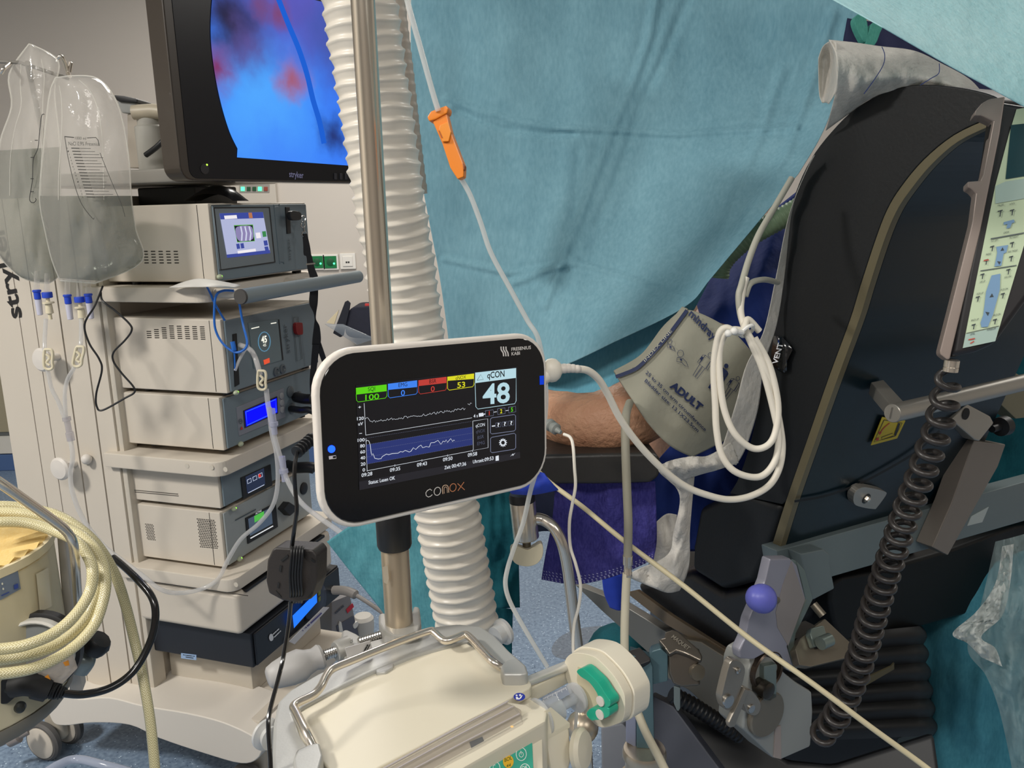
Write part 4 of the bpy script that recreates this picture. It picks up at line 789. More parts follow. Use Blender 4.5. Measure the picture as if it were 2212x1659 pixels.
# wrapped paper with orange marks
pp = Plane(A(125, 1440, 0.86), (0.2, -1, 0.1))
b = B(); b.slab([(52, 1425), (100, 1390), (150, 1395), (166, 1445), (135, 1478), (95, 1470)], pp, 0.004, 0.001); pk = part('packet', b, CLEAR('packet_clear', (226, 216, 206), 0.55, 0.2, 0.5, 60), tm, 'clear packet with orange corners')
for q in ([(136, 1431), (148, 1426), (150, 1437), (141, 1439)], [(94, 1464), (104, 1457), (111, 1472), (102, 1475)], [(82, 1503), (88, 1502), (86, 1509), (82, 1510)]):
    b = B(); b.poly(q, pp.m(0.001)); part('orange_mark', b, M('mark_orange', (226, 146, 40), 0.5, var=0.05), pk)
# plug socket block and screw
sk = Plane(A(30, 1500, 0.86), (0.3, -1, 0.1))
b = B(); b.slab([(0, 1470), (40, 1462), (52, 1490), (15, 1522), (0, 1522)], sk, 0.03, 0.002); part('inlet', b, dkm, tm)
b = B(); b.lathe(sk.on(16, 1491, 0.001), sk.n, [(0.003, 0), (0.003, 0.0015), (0, 0.002)], 12); b.lathe(sk.on(45, 1525, -0.004), sk.n, [(0.006, 0), (0.006, 0.006), (0.003, 0.009), (0, 0.009)], 16); part('screw', b, M('screw_dark', (60, 62, 60), 0.35, 0.5, var=0.1), tm)
b = B(); b.lathe(V((-0.7, 0.93, 0.8575)), UP, [(0.09, -0.012), (0.125, 0), (0.132, 0.012), (0.132, 0.0205)], 40); part('underside', b, M('under_grey', (126, 122, 112), 0.5, var=0.08), tm)
b = B(); b.tube([V((-0.7, 0.93, 0.0)), V((-0.7, 0.93, 0.846))], 0.02, 14); part('stand_tube', b, MATS['rail_grey'], tm)
# side rail, bracket and knob
b = B(); b.slab([(122, 1155), (141, 1168), (178, 1500), (150, 1500)], Plane(A(140, 1300, 1.0), (0.3, -1, 0)), 0.03, 0.003); part('side_plate', b, M('plate_white', (196, 190, 182), 0.4, var=0.05), tm)
b = B(); b.tube(path([(178, 1330, 0.99), (186, 1400, 0.98), (184, 1430, 0.97), (170, 1452, 0.97)]), [(0.012, 0.006)] * 25, 12); part('bracket', b, M('bracket_grey', (140, 150, 150), 0.3, 0.3, var=0.1), tm)
b = B(); b.lathe(A(200, 1400, 0.97), A(222, 1378, 0.97) - A(200, 1400, 0.97), [(0.006, -0.01), (0.016, 0), (0.017, 0.012), (0.013, 0.018), (0.0, 0.019)], 10); part('clamp_knob', b, dkm, tm, 'black clamp knob')
b = B(); b.tube(path([(-60, 1005, 0.77), (0, 1043, 0.79), (60, 1085, 0.82), (120, 1128, 0.85), (145, 1150, 0.865), (158, 1175, 0.875), (163, 1220, 0.90), (168, 1290, 0.95), (176, 1380, 0.96)]), 0.0052, 16); part('hook_bar', b, MATS['chrome'], tm, 'chrome hook bar')
# power cable with plug
b = B(); t = thing('power_cable', 'black mains cable with moulded plug curving around the braided hoses', 'cable', A(300, 1300, 1.0))
b.tube(path([(133, 1497, 0.86), (180, 1500, 0.88), (240, 1485, 0.9), (290, 1448, 0.92), (325, 1385, 0.94), (336, 1330, 0.95), (328, 1290, 0.96), (300, 1255, 0.98), (268, 1224, 1.01), (245, 1205, 1.03)]), 0.0046, 14); part('cord', b, M('cord_black', (22, 22, 24), 0.22, var=0.1, coat=0.3), t)
b = B(); b.tube(path([(28, 1482, 0.85), (60, 1478, 0.85), (90, 1484, 0.855), (118, 1491, 0.86), (138, 1497, 0.86)]), [(0.013, 0.012)] * 12 + [(0.015, 0.012)] * 9 + [(0.010, 0.009)] * 6 + [(0.0065, 0.0065)] * 6, 12); part('plug', b, M('plug_rubber', (30, 31, 34), 0.6, var=0.2, bump=0.1), t)
for k in range(5):
    b = B(); b.lathe(A(108 + k * 5.5, 1489 + k * 1.6, 0.858), A(140, 1498, 0.86) - A(100, 1486, 0.858), [(0.0105 - k * 0.0007, 0), (0.0112 - k * 0.0007, 0.0006), (0.0105 - k * 0.0007, 0.0014)], 14); part('strain_rib', b, MATS['plug_rubber'], t)
# braided hoses
def braid():
    mt = bpy.data.materials.new('braided_hose'); mt.use_nodes = True; nt = mt.node_tree; N = nt.nodes; L = nt.links; p = N['Principled BSDF']
    uv = N.new('ShaderNodeUVMap'); uv.uv_map = 'uv'; sp = N.new('ShaderNodeSeparateXYZ'); L.new(uv.outputs[0], sp.inputs[0])
    def mth(op, a, b_=None):
        n_ = N.new('ShaderNodeMath'); n_.operation = op
        for k, v_ in enumerate((a, b_)):
            if v_ is None: continue
            if isinstance(v_, (int, float)): n_.inputs[k].default_value = v_
            else: L.new(v_, n_.inputs[k])
        return n_.outputs[0]
    zig = mth('ABSOLUTE', mth('SUBTRACT', mth('FRACT', mth('MULTIPLY', sp.outputs[0], 6.0)), 0.5))
    ph = mth('ADD', mth('MULTIPLY', sp.outputs[1], 320.0), mth('MULTIPLY', zig, 2.6))
    w = mth('ABSOLUTE', mth('SUBTRACT', mth('FRACT', ph), 0.5))
    rp = N.new('ShaderNodeValToRGB'); e = rp.color_ramp.elements; e[0].color = lin((184, 172, 124)); e[1].color = lin((228, 220, 180)); e[0].position = 0.08; e[1].position = 0.36; L.new(w, rp.inputs[0])
    L.new(rp.outputs[0], p.inputs['Base Color']); p.inputs['Roughness'].default_value = 0.3; p.inputs['Coat Weight'].default_value = 0.3
    bp = N.new('ShaderNodeBump'); bp.inputs['Strength'].default_value = 0.3; bp.inputs['Distance'].default_value = 0.002; L.new(w, bp.inputs['Height']); L.new(bp.outputs[0], p.inputs['Normal'])
    return mt
bm_ = braid(); t = thing('braided_hose', 'yellowish braided air hose coiled on the chrome hook at left', 'hose', A(200, 1300, 0.9))
loops = {
 'hose_tail': [(338, 1700, 0.9), (326, 1570, 0.92), (310, 1470, 0.94), (292, 1390, 0.96), (272, 1310, 0.97), (248, 1240, 0.97), (212, 1180, 0.97), (170, 1140, 0.97), (120, 1112, 0.97), (60, 1098, 0.97), (0, 1093, 0.96), (-60, 1100, 0.95)],
 'hose_coil_top': [(-60, 1403, 0.80), (0, 1402, 0.81), (60, 1392, 0.82), (120, 1365, 0.84), (165, 1325, 0.86), (193, 1280, 0.88), (200, 1240, 0.89), (192, 1205, 0.9), (165, 1170, 0.91), (120, 1148, 0.92), (60, 1130, 0.92), (0, 1128, 0.91), (-60, 1135, 0.9)],
 'hose_coil_middle': [(-60, 1428, 0.82), (0, 1426, 0.83), (70, 1414, 0.84), (130, 1388, 0.86), (180, 1345, 0.88), (206, 1295, 0.9), (213, 1245, 0.92), (200, 1195, 0.93), (165, 1155, 0.945), (110, 1124, 0.95), (40, 1108, 0.945), (-60, 1106, 0.94)],
 'hose_coil_bottom': [(-60, 1456, 0.79), (0, 1456, 0.80), (80, 1441, 0.82), (150, 1405, 0.85), (200, 1355, 0.875), (222, 1300, 0.895), (228, 1250, 0.91), (215, 1200, 0.925), (180, 1160, 0.935), (140, 1140, 0.94)]}
for nm, pts in loops.items():
    b = B(); b.tube(path(pts, 10), 0.0062, 16); part(nm, b, bm_, t)
b = B(); b.tube(path([(-40, 1720, 1.5), (60, 1690, 1.55), (125, 1652, 1.6), (165, 1640, 1.62), (215, 1650, 1.6), (300, 1675, 1.58), (380, 1720, 1.5)]), 0.009, 12)
solo('silicone_tube', b, CLEAR('silicone', (200, 208, 226), 0.6, 0.15, 0, 30, 0.5), 'thick milky silicone tube crossing in front of the cart wheel', 'tubing')
# ================================================================== POLE
PX, PY = -0.143, 0.92
brushed = M('brushed_steel', (232, 222, 206), 0.22, 0.93, var=0.06, vs=30, bump=0.02, stretch=(1, 1, 0.05))
pole = thing('equipment_pole', 'brushed steel pole carrying the anaesthesia monitor and syringe pump', 'pole', V((PX, PY, 0)))
b = B(); b.lathe(V((PX, PY, 1.1)), UP, [(0.0125, 0), (0.0125, 1.3), (0.0, 1.302)], 28); part('upper_tube', b, brushed, pole)
b = B(); b.lathe(V((PX, PY, 0.06)), UP, [(0.0165, 0), (0.0165, 1.085), (0.0135, 1.09)], 28); part('lower_tube', b, M('worn_steel', (216, 202, 180), 0.34, 0.85, var=0.25, vs=60, bump=0.05, bs=200, stretch=(1, 1, 0.15)), pole)
b = B(); b.lathe(V((PX, PY, 1.062)), UP, [(0.019, 0), (0.0205, 0.004), (0.0205, 0.05), (0.018, 0.054), (0.018, 0.075)], 24); part('collar', b, dkm, pole, 'black collar')
b = B(); q = Plane(V((PX - 0.009, PY - 0.0175, 1)), (-0.45, -0.9, 0)); b.poly([(826, 1225), (837, 1222), (840, 1250), (836, 1262), (829, 1258)], lambda x, y: A(x, y, PY - 0.0185)); part('torn_sticker', b, M('sticker_grey', (188, 178, 160), 0.7, var=0.15), pole, 'torn sticker')
for k in range(5):
    a = k * 2 * math.pi / 5 + 0.3; d = V((math.cos(a), math.sin(a), 0)); b = B(); b.tube([V((PX, PY, 0.07)), V((PX, PY, 0.06)) + d * 0.24], [0.022, 0.015], 10); lg = part('leg', b, M('pole_foot', (120, 116, 110), 0.4, var=0.1), pole)
    b = B(); b.lathe(V((PX, PY, 0.03)) + d * 0.24 - d.cross(UP) * 0.012, d.cross(UP), [(0.0, 0), (0.03, 0), (0.03, 0.024), (0, 0.024)], 20); part('caster', b, MATS['tyre_grey'], lg)
# ================================================================== ANAESTHESIA MONITOR (foreground)
C0 = V((-0.06328, 0.73862, 1.25679)); CX = V((0.78439, 0.61837, -0.04835)); CY = V((0.01137, 0.06361, 0.99791)); CN = V((0.62016, -0.78331, 0.04287))
cp_ = Plane(C0, CN)
def CP(x, y, d=0.0): return C0 + CX * x + CY * y + CN * d
cx = thing('depth_monitor', 'black touchscreen anaesthesia depth monitor with white rim on the pole', 'monitor', C0 - UP * 0.09)
rimw = M('rim_warm_white', (232, 224, 214), 0.4, var=0.03, vs=5)
def bow(pts, k): return [(x, y + k * (1 - (x / 0.125) ** 2) * (1 if y > 0 else -1) * min(1, abs(y) / 0.05)) for x, y in pts]
out = bow(rrect(-0.125, 0.1262, -0.0775, 0.0765, 0.036, 8), 0.002)
b = B(); b.prism([CP(x, y, -0.001) for x, y in out], -CN * 0.009, 0.003, 3); part('rim', b, rimw, cx, 'white rim')
b = B(); b.prism([CP(x * 0.82, y * 0.78, -0.010) for x, y in out], -CN * 0.022, 0.006, 3); part('back_housing', b, M('back_grey', (190, 186, 180), 0.5, var=0.04), cx)
inn = bow(rrect(-0.1205, 0.1215, -0.0728, 0.0718, 0.032, 8), 0.002)
b = B(); b.prism([CP(x, y, 0.0006) for x, y in inn], -CN * 0.003, 0.0006, 1); fg = part('front_glass', b, M('glass_black', (17, 17, 20), 0.1, var=0.05, spec=0.42), cx, 'glossy black front')
b = B(); b.tube([C0 - CN * 0.044, V((PX, PY, 1.256))], 0.014, 14); b.tube([V((PX, PY, 1.22)), V((PX, PY, 1.29))], 0.022, 18); part('mount_arm', b, dkm, cx)
def z_(x, y): return (660 + x / 3.95, 700 + y / 3.95)
def Z(pts): return [z_(*p) for p in pts]
m1, m2, m3 = cp_.m(0.001), cp_.m(0.0012), cp_.m(0.0014)
b = B(); b.poly(Z([(430, 522), (1812, 358), (1832, 1143), (460, 1418)]), m1); sc = part('screen', b, M('screen_glass', (27, 27, 34), 0.1, var=0.05, spec=0.42), fg, 'lit dark display')
b = B(); b.poly(Z([(457, 1345), (1830, 1090), (1832, 1143), (460, 1418)]), m2); part('status_bar', b, M('screen_bar', (44, 44, 54), 0.1, var=0.05), sc)
S_ = {}
def sb(c, s=1.0):
    if c not in S_: S_[c] = (B(), s)
    return S_[c][0]
GRN, BLU, RED, YEL, ICE, WHT, GRY, BLK, DIM = (96, 214, 30), (70, 136, 246), (196, 68, 60), (226, 222, 44), (188, 222, 232), (226, 232, 240), (84, 88, 104), (14, 16, 22), (120, 126, 150)
def tile(col, hdr, box, name, val, tn, tv):
    sb(col).poly(Z(hdr), m2); sb(col).ring(Z([hdr[3], hdr[2]] + box), 1.1, m2)
    for (s_, p0, p1, h, bo), cc in ((tn, BLK), (tv, col)): sb(cc).text(s_, z_(*p0), z_(*p1), V((0, -h / 3.95)), m3, bo)
tile(GRN, [(430, 545), (692, 515), (693, 570), (432, 600)], [(694, 615), (680, 632), (450, 665), (435, 650)], '', '', ('SQI', (533, 574), (594, 567), 34, 0.0), ('100', (510, 650), (628, 638), 46, 0.012))
tile(BLU, [(703, 510), (952, 480), (953, 535), (704, 560)], [(954, 582), (942, 598), (720, 630), (706, 616)], '', '', ('EMG', (794, 538), (868, 530), 34, 0.0), ('0', (814, 612), (848, 608), 46, 0.012))
tile(RED, [(963, 480), (1203, 450), (1203, 500), (963, 527)], [(1203, 548), (1192, 565), (980, 597), (966, 582)], '', '', ('BSR', (1056, 508), (1116, 501), 34, 0.0), ('0', (1069, 577), (1102, 573), 44, 0.012))
tile(YEL, [(1210, 450), (1438, 422), (1437, 466), (1210, 482)], [(1437, 518), (1425, 535), (1226, 564), (1212, 550)], '', '', ('qNOX', (1280, 476), (1370, 466), 30, 0.0), ('53', (1295, 545), (1362, 537), 46, 0.012))
tile(ICE, [(1447, 415), (1797, 375), (1797, 457), (1447, 502)], [(1797, 655), (1785, 680), (1470, 725), (1453, 705)], '', '', ('qCON', (1550, 464), (1698, 448), 52, 0.015), ('48', (1512, 684), (1743, 664), 165, 0.022))
sb(BLK).ring(Z([(1464, 480), (1495, 430), (1518, 474)]), 0.8, m3)
W = sb(WHT)
W.strip(Z([(500, 675), (514, 950)]), 0.9, m2); W.strip(Z([(514, 948), (1420, 800)]), 0.8, m2); W.strip(Z([(515, 975), (526, 1258)]), 0.9, m2); W.strip(Z([(525, 1252), (1426, 1080)]), 0.8, m2)
random.seed(3)
wv = []
for k in range(95):
    u = k / 94; y = 815 - 25 * u - 118 * u * u + 30 * u ** 3 - 60 * u * (1 - u) + random.uniform(-11, 11) + (8 if 0.02 < u < 0.07 else 0)
    wv.append((507 + 855 * u, y + 22))
W.strip(Z([(505, 812), (520, 800), (530, 798), (545, 818)] + [(x, y) for x, y in wv if x > 550]), 0.7, m2); W.strip(Z([(1384, 680), (1400, 690), (1408, 673), (1418, 677)]), 0.7, m2)
tr = [(515, 1000), (528, 992), (540, 997), (552, 1030), (560, 1100), (568, 1122), (575, 1105), (582, 1120), (590, 1145), (620, 1152), (645, 1148), (655, 1130), (690, 1110), (710, 1115), (740, 1105), (790, 1102), (810, 1088), (830, 1092), (850, 1078), (885, 1092), (900, 1085), (920, 1055), (940, 1070), (965, 1045), (985, 1033), (1000, 1055), (1030, 1045), (1055, 1050), (1070, 1013), (1100, 1010), (1130, 992), (1155, 1026), (1175, 998), (1188, 1006), (1200, 988), (1210, 1010), (1240, 977), (1255, 1002), (1265, 990), (1272, 994)]
W.strip(Z(tr), 1.1, m3)
sb((52, 62, 122), 0.9).poly(Z([(516, 1030), (1422, 878), (1425, 1030), (524, 1195)]), m2)
def dash(p0, p1, col, n=60):
    for k in range(n):
        a, e = k / n, (k + 0.55) / n; sb(col).strip(Z([(lerp(p0[0], p1[0], a), lerp(p0[1], p1[1], a)), (lerp(p0[0], p1[0], e), lerp(p0[1], p1[1], e))]), 0.45, m3)
for p0, p1 in (((515, 975), (1420, 830)), ((516, 1030), (1422, 878)), ((519, 1080), (1423, 930)), ((522, 1135), (1424, 980)), ((524, 1195), (1425, 1030))): dash(p0, p1, DIM)
for s_, x0, x1, y in (('+', 450, 474, 724), ('120', 440, 497, 822), ('uV', 450, 491, 866), ('-', 458, 482, 943), ('100', 445, 505, 1006), ('80', 466, 506, 1055), ('60', 467, 508, 1106), ('40', 469, 509, 1157), ('20', 471, 511, 1210), ('0', 487, 508, 1259)):
    W.text(s_, z_(x0, y), z_(x1, y - (x1 - x0) * 0.11), V((0, -27 / 3.95)), m3, 0.012)
for s_, x0, x1, y, h in (('09:28', 478, 570, 1306, 30), ('09:35', 720, 808, 1262, 30), ('09:43', 951, 1036, 1218, 30), ('09:50', 1173, 1254, 1173, 30), ('09:58', 1385, 1464, 1134, 30), ('Zeit:', 1185, 1240, 1240, 28), ('00:47:36', 1248, 1371, 1228, 30), ('Uhrzeit:', 1428, 1524, 1190, 28), ('09:53', 1528, 1604, 1172, 30), ('Status: Lesen OK', 538, 764, 1368, 30)):
    W.text(s_, z_(x0, y), z_(x1, y - (x1 - x0) * 0.185), V((0, -h / 3.95)), m3, 0.012)
for x_, y_ in ((762, 1205), (993, 1162), (1212, 1120), (1425, 1080)): W.strip(Z([(x_, y_ - 8), (x_, y_ + 14)]), 0.6, m3)
W.ring(Z([(1427, 828), (1555, 808), (1558, 1055), (1432, 1078)]), 0.8, m2)
for k, (s_, c_) in enumerate((('qCON', WHT), ('qNOX', GRY), ('BSR', GRY), ('EMG', GRY))):
    x0, x1 = ((1452, 1530), (1454, 1531), (1467, 1522), (1465, 1529))[k]; sb(c_).text(s_, z_(x0, 882 + k * 51), z_(x1, 870 + k * 51), V((0, -28 / 3.95)), m3, 0.0)
for q in (Z([(1577, 812), (1590, 800), (1780, 772), (1792, 782), (1792, 900), (1780, 912), (1590, 938), (1577, 928)]), Z([(1578, 978), (1590, 966), (1780, 932), (1793, 942), (1793, 1055), (1782, 1068), (1592, 1098), (1579, 1088)])): sb(DIM).ring(q, 1.3, m2)
for k in range(12):
    a = k * math.pi / 6; W.strip(Z([(1685 + 24 * math.cos(a), 1012 + 26 * math.sin(a)), (1685 + 34 * math.cos(a), 1012 + 36 * math.sin(a))]), 1.8, m3)
W.ring(Z([(1685 + 21 * math.cos(a), 1012 + 22 * math.sin(a)) for a in [i * math.pi / 10 for i in range(20)]]), 2.6, m3)
for k, (x_, y_, s_, c_) in enumerate(((1568, 762, '1', RED), (1670, 745, '2', YEL), (1762, 731, '5', GRN))):
    sb(DIM).ring(Z([(x_ - 34 + k * 2, y_ - 22), (x_ + 34 - k * 2, y_ - 30), (x_ + 36 - k * 2, y_ + 18), (x_ - 32 + k * 2, y_ + 28)]), 0.8, m2); sb(c_).text(s_, z_(x_ - (4 if s_ == '1' else 9), y_ + 17), z_(x_ + (4 if s_ == '1' else 8), y_ + 14), V((0, -34 / 3.95)), m3, 0.02)
W.strip(Z([(1605, 752), (1632, 748)]), 1.2, m2); W.strip(Z([(1708, 739), (1732, 736)]), 1.2, m2); W.poly(Z([(1478, 762), (1516, 756), (1520, 785), (1480, 792)]), m2); W.strip(Z([(1518, 770), (1534, 767)]), 2, m2)
W.text('4 s', z_(1434, 800), z_(1470, 794), V((0, -28 / 3.95)), m3, 0.012)
for k in range(3): sb(GRY).ring(Z([(1622 + k * 55, 845 - k * 8), (1666 + k * 55, 838 - k * 8), (1666 + k * 55, 876 - k * 8), (1624 + k * 55, 884 - k * 8)]), 1.4, m2); W.text('?', z_(1637 + k * 55, 876 - k * 8), z_(1655 + k * 55, 873 - k * 8), V((0, -30 / 3.95)), m3, 0.02)
W.strip(Z([(1590, 872), (1618, 868)]), 2.4, m2)
W.poly(Z([(1622, 1128), (1648, 1120), (1650, 1164), (1622, 1168)]), m3); W.poly(Z([(1745, 1132), (1770, 1104), (1766, 1118), (1790, 1098), (1768, 1126), (1770, 1112)]), m3)
for c_, (bb, s_) in S_.items():
    if c_ != BLK: part('screen_print', bb, EM('ui_%d_%d_%d' % c_, c_, 0.95 * s_), sc, kind='stuff', smooth=0)
    else: part('screen_print', bb, M('ui_black', BLK, 0.4, var=0.05), sc, kind='stuff', smooth=0)
# printed marks on the frame
b = B(); wl = M('frame_print', (226, 220, 214), 0.5, var=0.03)
for k in range(3): b.strip(cr(Z([(1668 + k * 21, 192), (1670 + k * 21, 220), (1686 + k * 20, 245), (1690 + k * 20, 275)]), 4), 2.8, m1)
b.text('FRESENIUS', z_(1757, 229), z_(1924, 212), V((-0.3, -27 / 3.95)), m1, 0.022); b.text('KABI', z_(1758, 268), z_(1830, 260), V((-0.3, -27 / 3.95)), m1, 0.022); part('maker_print', b, wl, fg, 'white logo and lettering', smooth=0)
b = B()
b.strip(Z([(1078, 1420), (1062, 1408), (1040, 1420), (1026, 1440), (1030, 1465), (1048, 1476), (1066, 1470), (1082, 1455)]), 1.6, m1); b.ring(Z([(1125 + 28 * math.cos(a), 1427 + 34 * math.sin(a) - 5 * math.cos(a)) for a in [i * math.pi / 10 for i in range(20)]]), 1.6, m1); part('model_print', b, wl, fg, smooth=0)
b = B(); b.strip(cr(Z([(1172, 1450), (1168, 1400), (1180, 1378), (1205, 1376), (1218, 1395), (1222, 1438)]), 3), 1.6, m1); b.strip(cr(Z([(1184, 1446), (1182, 1402), (1194, 1390), (1206, 1398), (1210, 1440)]), 3), 1.1, m1); part('model_print', b, M('print_peach', (226, 190, 160), 0.5, var=0.05), fg, smooth=0)
b = B(); b.ring(Z([(1258 + 27 * math.cos(a), 1395 + 33 * math.sin(a) - 5 * math.cos(a)) for a in [i * math.pi / 10 for i in range(20)]]), 1.6, m1); b.strip(Z([(1296, 1360), (1358, 1415)]), 1.6, m1); b.strip(Z([(1352, 1348), (1300, 1422)]), 1.6, m1); part('model_print', b, M('print_copper', (208, 134, 92), 0.5, var=0.05), fg, smooth=0)
b = B(); b.ball(CP(0, 0) * 0 + cp_.on(716, 970, 0.001), 0.0032); part('charge_lamp', b, EM('blue_led', (20, 60, 255), 5), cx, 'bright blue lamp')
b = B(); b.ring(Z([(200, 1130), (258, 1122), (262, 1145), (202, 1153)]), 1.4, m1); b.poly(Z([(200, 1130), (232, 1126), (234, 1148), (203, 1153)]), m1); part('battery_mark', b, wl, fg, smooth=0)
b = B(); b.poly(Z([(1997, 442), (2034, 440), (2034, 516), (1998, 518)]), m1); part('blue_mark', b, EM('mark_blue_lit', (26, 70, 226), 0.8), fg, 'blue mark', smooth=0)
# probe cable of the monitor: ball plug, ribbed sleeve, loops tied at the chair
white_c = M('cable_white', (226, 219, 204), 0.45, var=0.04)
t = thing('probe_cable', 'white monitor cable with ball plug tied in long loops at chair', 'cable', A(1570, 1080, 0.95))
bc = A(1192, 800, 0.83); b = B(); b.ball(bc, (0.011, 0.011, 0.0125)); b.tube([CP(0.118, 0.024, -0.012), bc], 0.008, 12); part('ball_plug', b, white_c, t)
b = B(); 
for k in range(5): b.ball(A(1209 + k * 9.5, 797 - math.sin(k * 0.8) * 1.5, 0.832), (0.006 - k * 0.0004, 0.0055, 0.0055 - k * 0.0003))
part('ribbed_sleeve', b, M('sleeve_white', (214, 206, 196), 0.45, var=0.05), t)
r0 = 0.0039
b = B(); b.tube(path([(1240, 797, 0.832), (1268, 800, 0.84), (1292, 818, 0.85), (1312, 850, 0.86), (1340, 905, 0.87), (1380, 960, 0.88), (1430, 1012, 0.89), (1480, 1050, 0.9), (1530, 1070, 0.905), (1575, 1079, 0.91), (1620, 1072, 0.915), (1660, 1050, 0.92), (1682, 1015, 0.925), (1690, 970, 0.93), (1685, 920, 0.93), (1670, 850, 0.93), (1650, 790, 0.93), (1625, 738, 0.935), (1608, 706, 0.94), (1600, 670, 0.95), (1605, 625, 0.96), (1612, 600, 0.965)], 8), r0, 12); part('cord', b, white_c, t)
b = B(); b.tube(path([(1640, 715, 0.945), (1615, 690, 0.942), (1605, 715, 0.935), (1590, 718, 0.93), (1568, 708, 0.93), (1552, 725, 0.93), (1542, 790, 0.93), (1545, 870, 0.925), (1548, 930, 0.92), (1560, 985, 0.915), (1590, 1020, 0.91), (1640, 1030, 0.91), (1672, 1000, 0.915), (1682, 950, 0.92), (1672, 890, 0.925), (1648, 800, 0.93), (1622, 740, 0.935), (1610, 712, 0.94)], 8), r0, 12); part('cord_loop', b, white_c, t)
b = B(); b.tube(path([(1612, 716, 0.94), (1585, 712, 0.935), (1566, 722, 0.93), (1554, 760, 0.93), (1556, 830, 0.925), (1566, 890, 0.92), (1588, 938, 0.915), (1625, 968, 0.915), (1658, 962, 0.915), (1676, 930, 0.92), (1680, 870, 0.925), (1662, 790, 0.93), (1630, 730, 0.935)], 8), r0, 12); part('cord_loop', b, white_c, t)
b = B(); b.tube(path([(1612, 716, 0.945), (1600, 680, 0.95), (1596, 640, 0.955), (1602, 615, 0.96), (1618, 560, 0.98), (1640, 505, 1.0), (1672, 450, 1.03), (1710, 385, 1.05)]), r0, 12); b.tube(path([(1610, 640, 0.965), (1622, 612, 0.97), (1650, 604, 0.99), (1680, 610, 1.05)]), 0.0035, 10); part('cord_upper', b, M('cable_greyish', (180, 178, 164), 0.45, var=0.05), t)
b = B(); b.tube(cr([A(x, y, Y) for x, y, Y in ((1600, 722, 0.93), (1612, 708, 0.925), (1626, 703, 0.93), (1624, 715, 0.945), (1608, 726, 0.945))], 4, True), 0.0022, 8, closed=True); b.tube(path([(1604, 718, 0.925), (1590, 716, 0.92), (1573, 720, 0.918)]), 0.0028, 8); b.ball(A(1573, 720, 0.918), 0.0042); b.ball(A(1586, 715, 0.918), 0.0045); part('cable_tie', b, M('tie_white', (236, 234, 228), 0.4, var=0.03), t)
# power adapter on its cord
blk = M('adapter_black', (46, 42, 40), 0.5, var=0.15, vs=60, bump=0.1, bs=500)
t = thing('power_adapter', 'black power adapter hanging on its wound cord below the monitor', 'adapter', A(630, 1300, 0.74))
ap = Plane(A(630, 1245, 0.74), (-0.15, -1, 0.12))
b = B(); b.slab([(588, 1187), (596, 1183), (676, 1188), (685, 1200), (684, 1260), (672, 1295), (640, 1302), (610, 1298), (580, 1282), (574, 1255), (577, 1210)], ap, 0.028, 0.004, 3); part('case', b, blk, t)
b = B()
for q in ([(606, 1210), (621, 1198), (623, 1203), (609, 1214)], [(604, 1221), (609, 1222), (607, 1236), (602, 1234)], [(600, 1258), (604, 1259), (602, 1271), (598, 1269)], [(596, 1276), (600, 1280), (608, 1290), (602, 1289)], [(673, 1206), (681, 1212), (680, 1216), (672, 1211)], [(664, 1290), (673, 1279), (675, 1283), (668, 1293)]): b.slab(q, ap, 0.001, 0, off=0.0008)
part('vent_slots', b, holem, t)
for k in range(5):
    x_ = 625 + k * 6; b = B(); b.tube(path([(x_ + 4, 1181, 0.752), (x_ + 5, 1190, 0.735), (x_ + 1, 1240, 0.733), (x_ + 3, 1280, 0.734), (x_ + 2, 1301, 0.75)]), 0.0013, 8); part('cord_turn', b, dkm, t)
b = B(); b.tube(path([(676, 940, 0.79), (650, 962, 0.77), (640, 985, 0.757), (636, 1020, 0.75), (638, 1060, 0.75), (641, 1100, 0.748), (636, 1140, 0.748), (630, 1185, 0.75)]), 0.0021, 8); b.tube(path([(628, 1300, 0.75), (624, 1345, 0.75), (612, 1420, 0.74), (600, 1470, 0.72), (582, 1540, 0.69), (580, 1580, 0.68), (584, 1640, 0.67), (586, 1700, 0.66)]), 0.0021, 8); part('cord', b, MATS['cord_black'], t)
b = B()
for k in range(6): b.lathe(A(642 + k * 6, 976 - k * 5.5, 0.762 + k * 0.004), A(680, 942, 0.79) - A(640, 978, 0.76), [(0.003, -0.0012), (0.0062, -0.0008), (0.0062, 0.0008), (0.003, 0.0012)], 12)
b.tube([A(668, 952, 0.782), A(706, 938, 0.81)], 0.006, 10); part('strain_relief', b, dkm, t)
# ================================================================== SYRINGE PUMP (foreground)
a_ = math.radians(40.8); PXD = V((math.cos(a_), math.sin(a_), 0)); PYD = V((math.sin(a_), -math.cos(a_), 0)); ZT = 0.95; PO = AZ(640, 1540, ZT)
def PP(u, v_, z=0.0): return PO + PXD * u + PYD * v_ + UP * z
crm = M('pump_cream', (220, 212, 191), 0.42, var=0.03, vs=5, bump=0.015, bs=300)
silver = M('cast_silver', (188, 188, 184), 0.42, 0.35, var=0.06, vs=60, bump=0.04, bs=400)
pump = thing('syringe_pump', 'cream syringe pump with chrome handle clamped to the pole', 'syringe pump', PP(0.1, 0.07, -0.08))
b = B(); b.prism([PP(u, v_, -0.075) for u, v_ in ((-0.02, -0.01), (-0.02, 0.17), (0.19, 0.17), (0.208, 0.155), (0.214, 0.0))], UP * 0.062, 0.004); part('lower_body', b, crm, pump)
top = [PP(u, v_, -0.013) for u, v_ in rrect(-0.018, 0.2135, -0.02, 0.130, 0.012, 5)]
b = B(); b.prism(top, UP * 0.0125, 0.004, 3); part('top_cover', b, crm, pump)
zt_ = ZT + 0.004
def frame_px(x, y): return AZ(x, y, zt_)
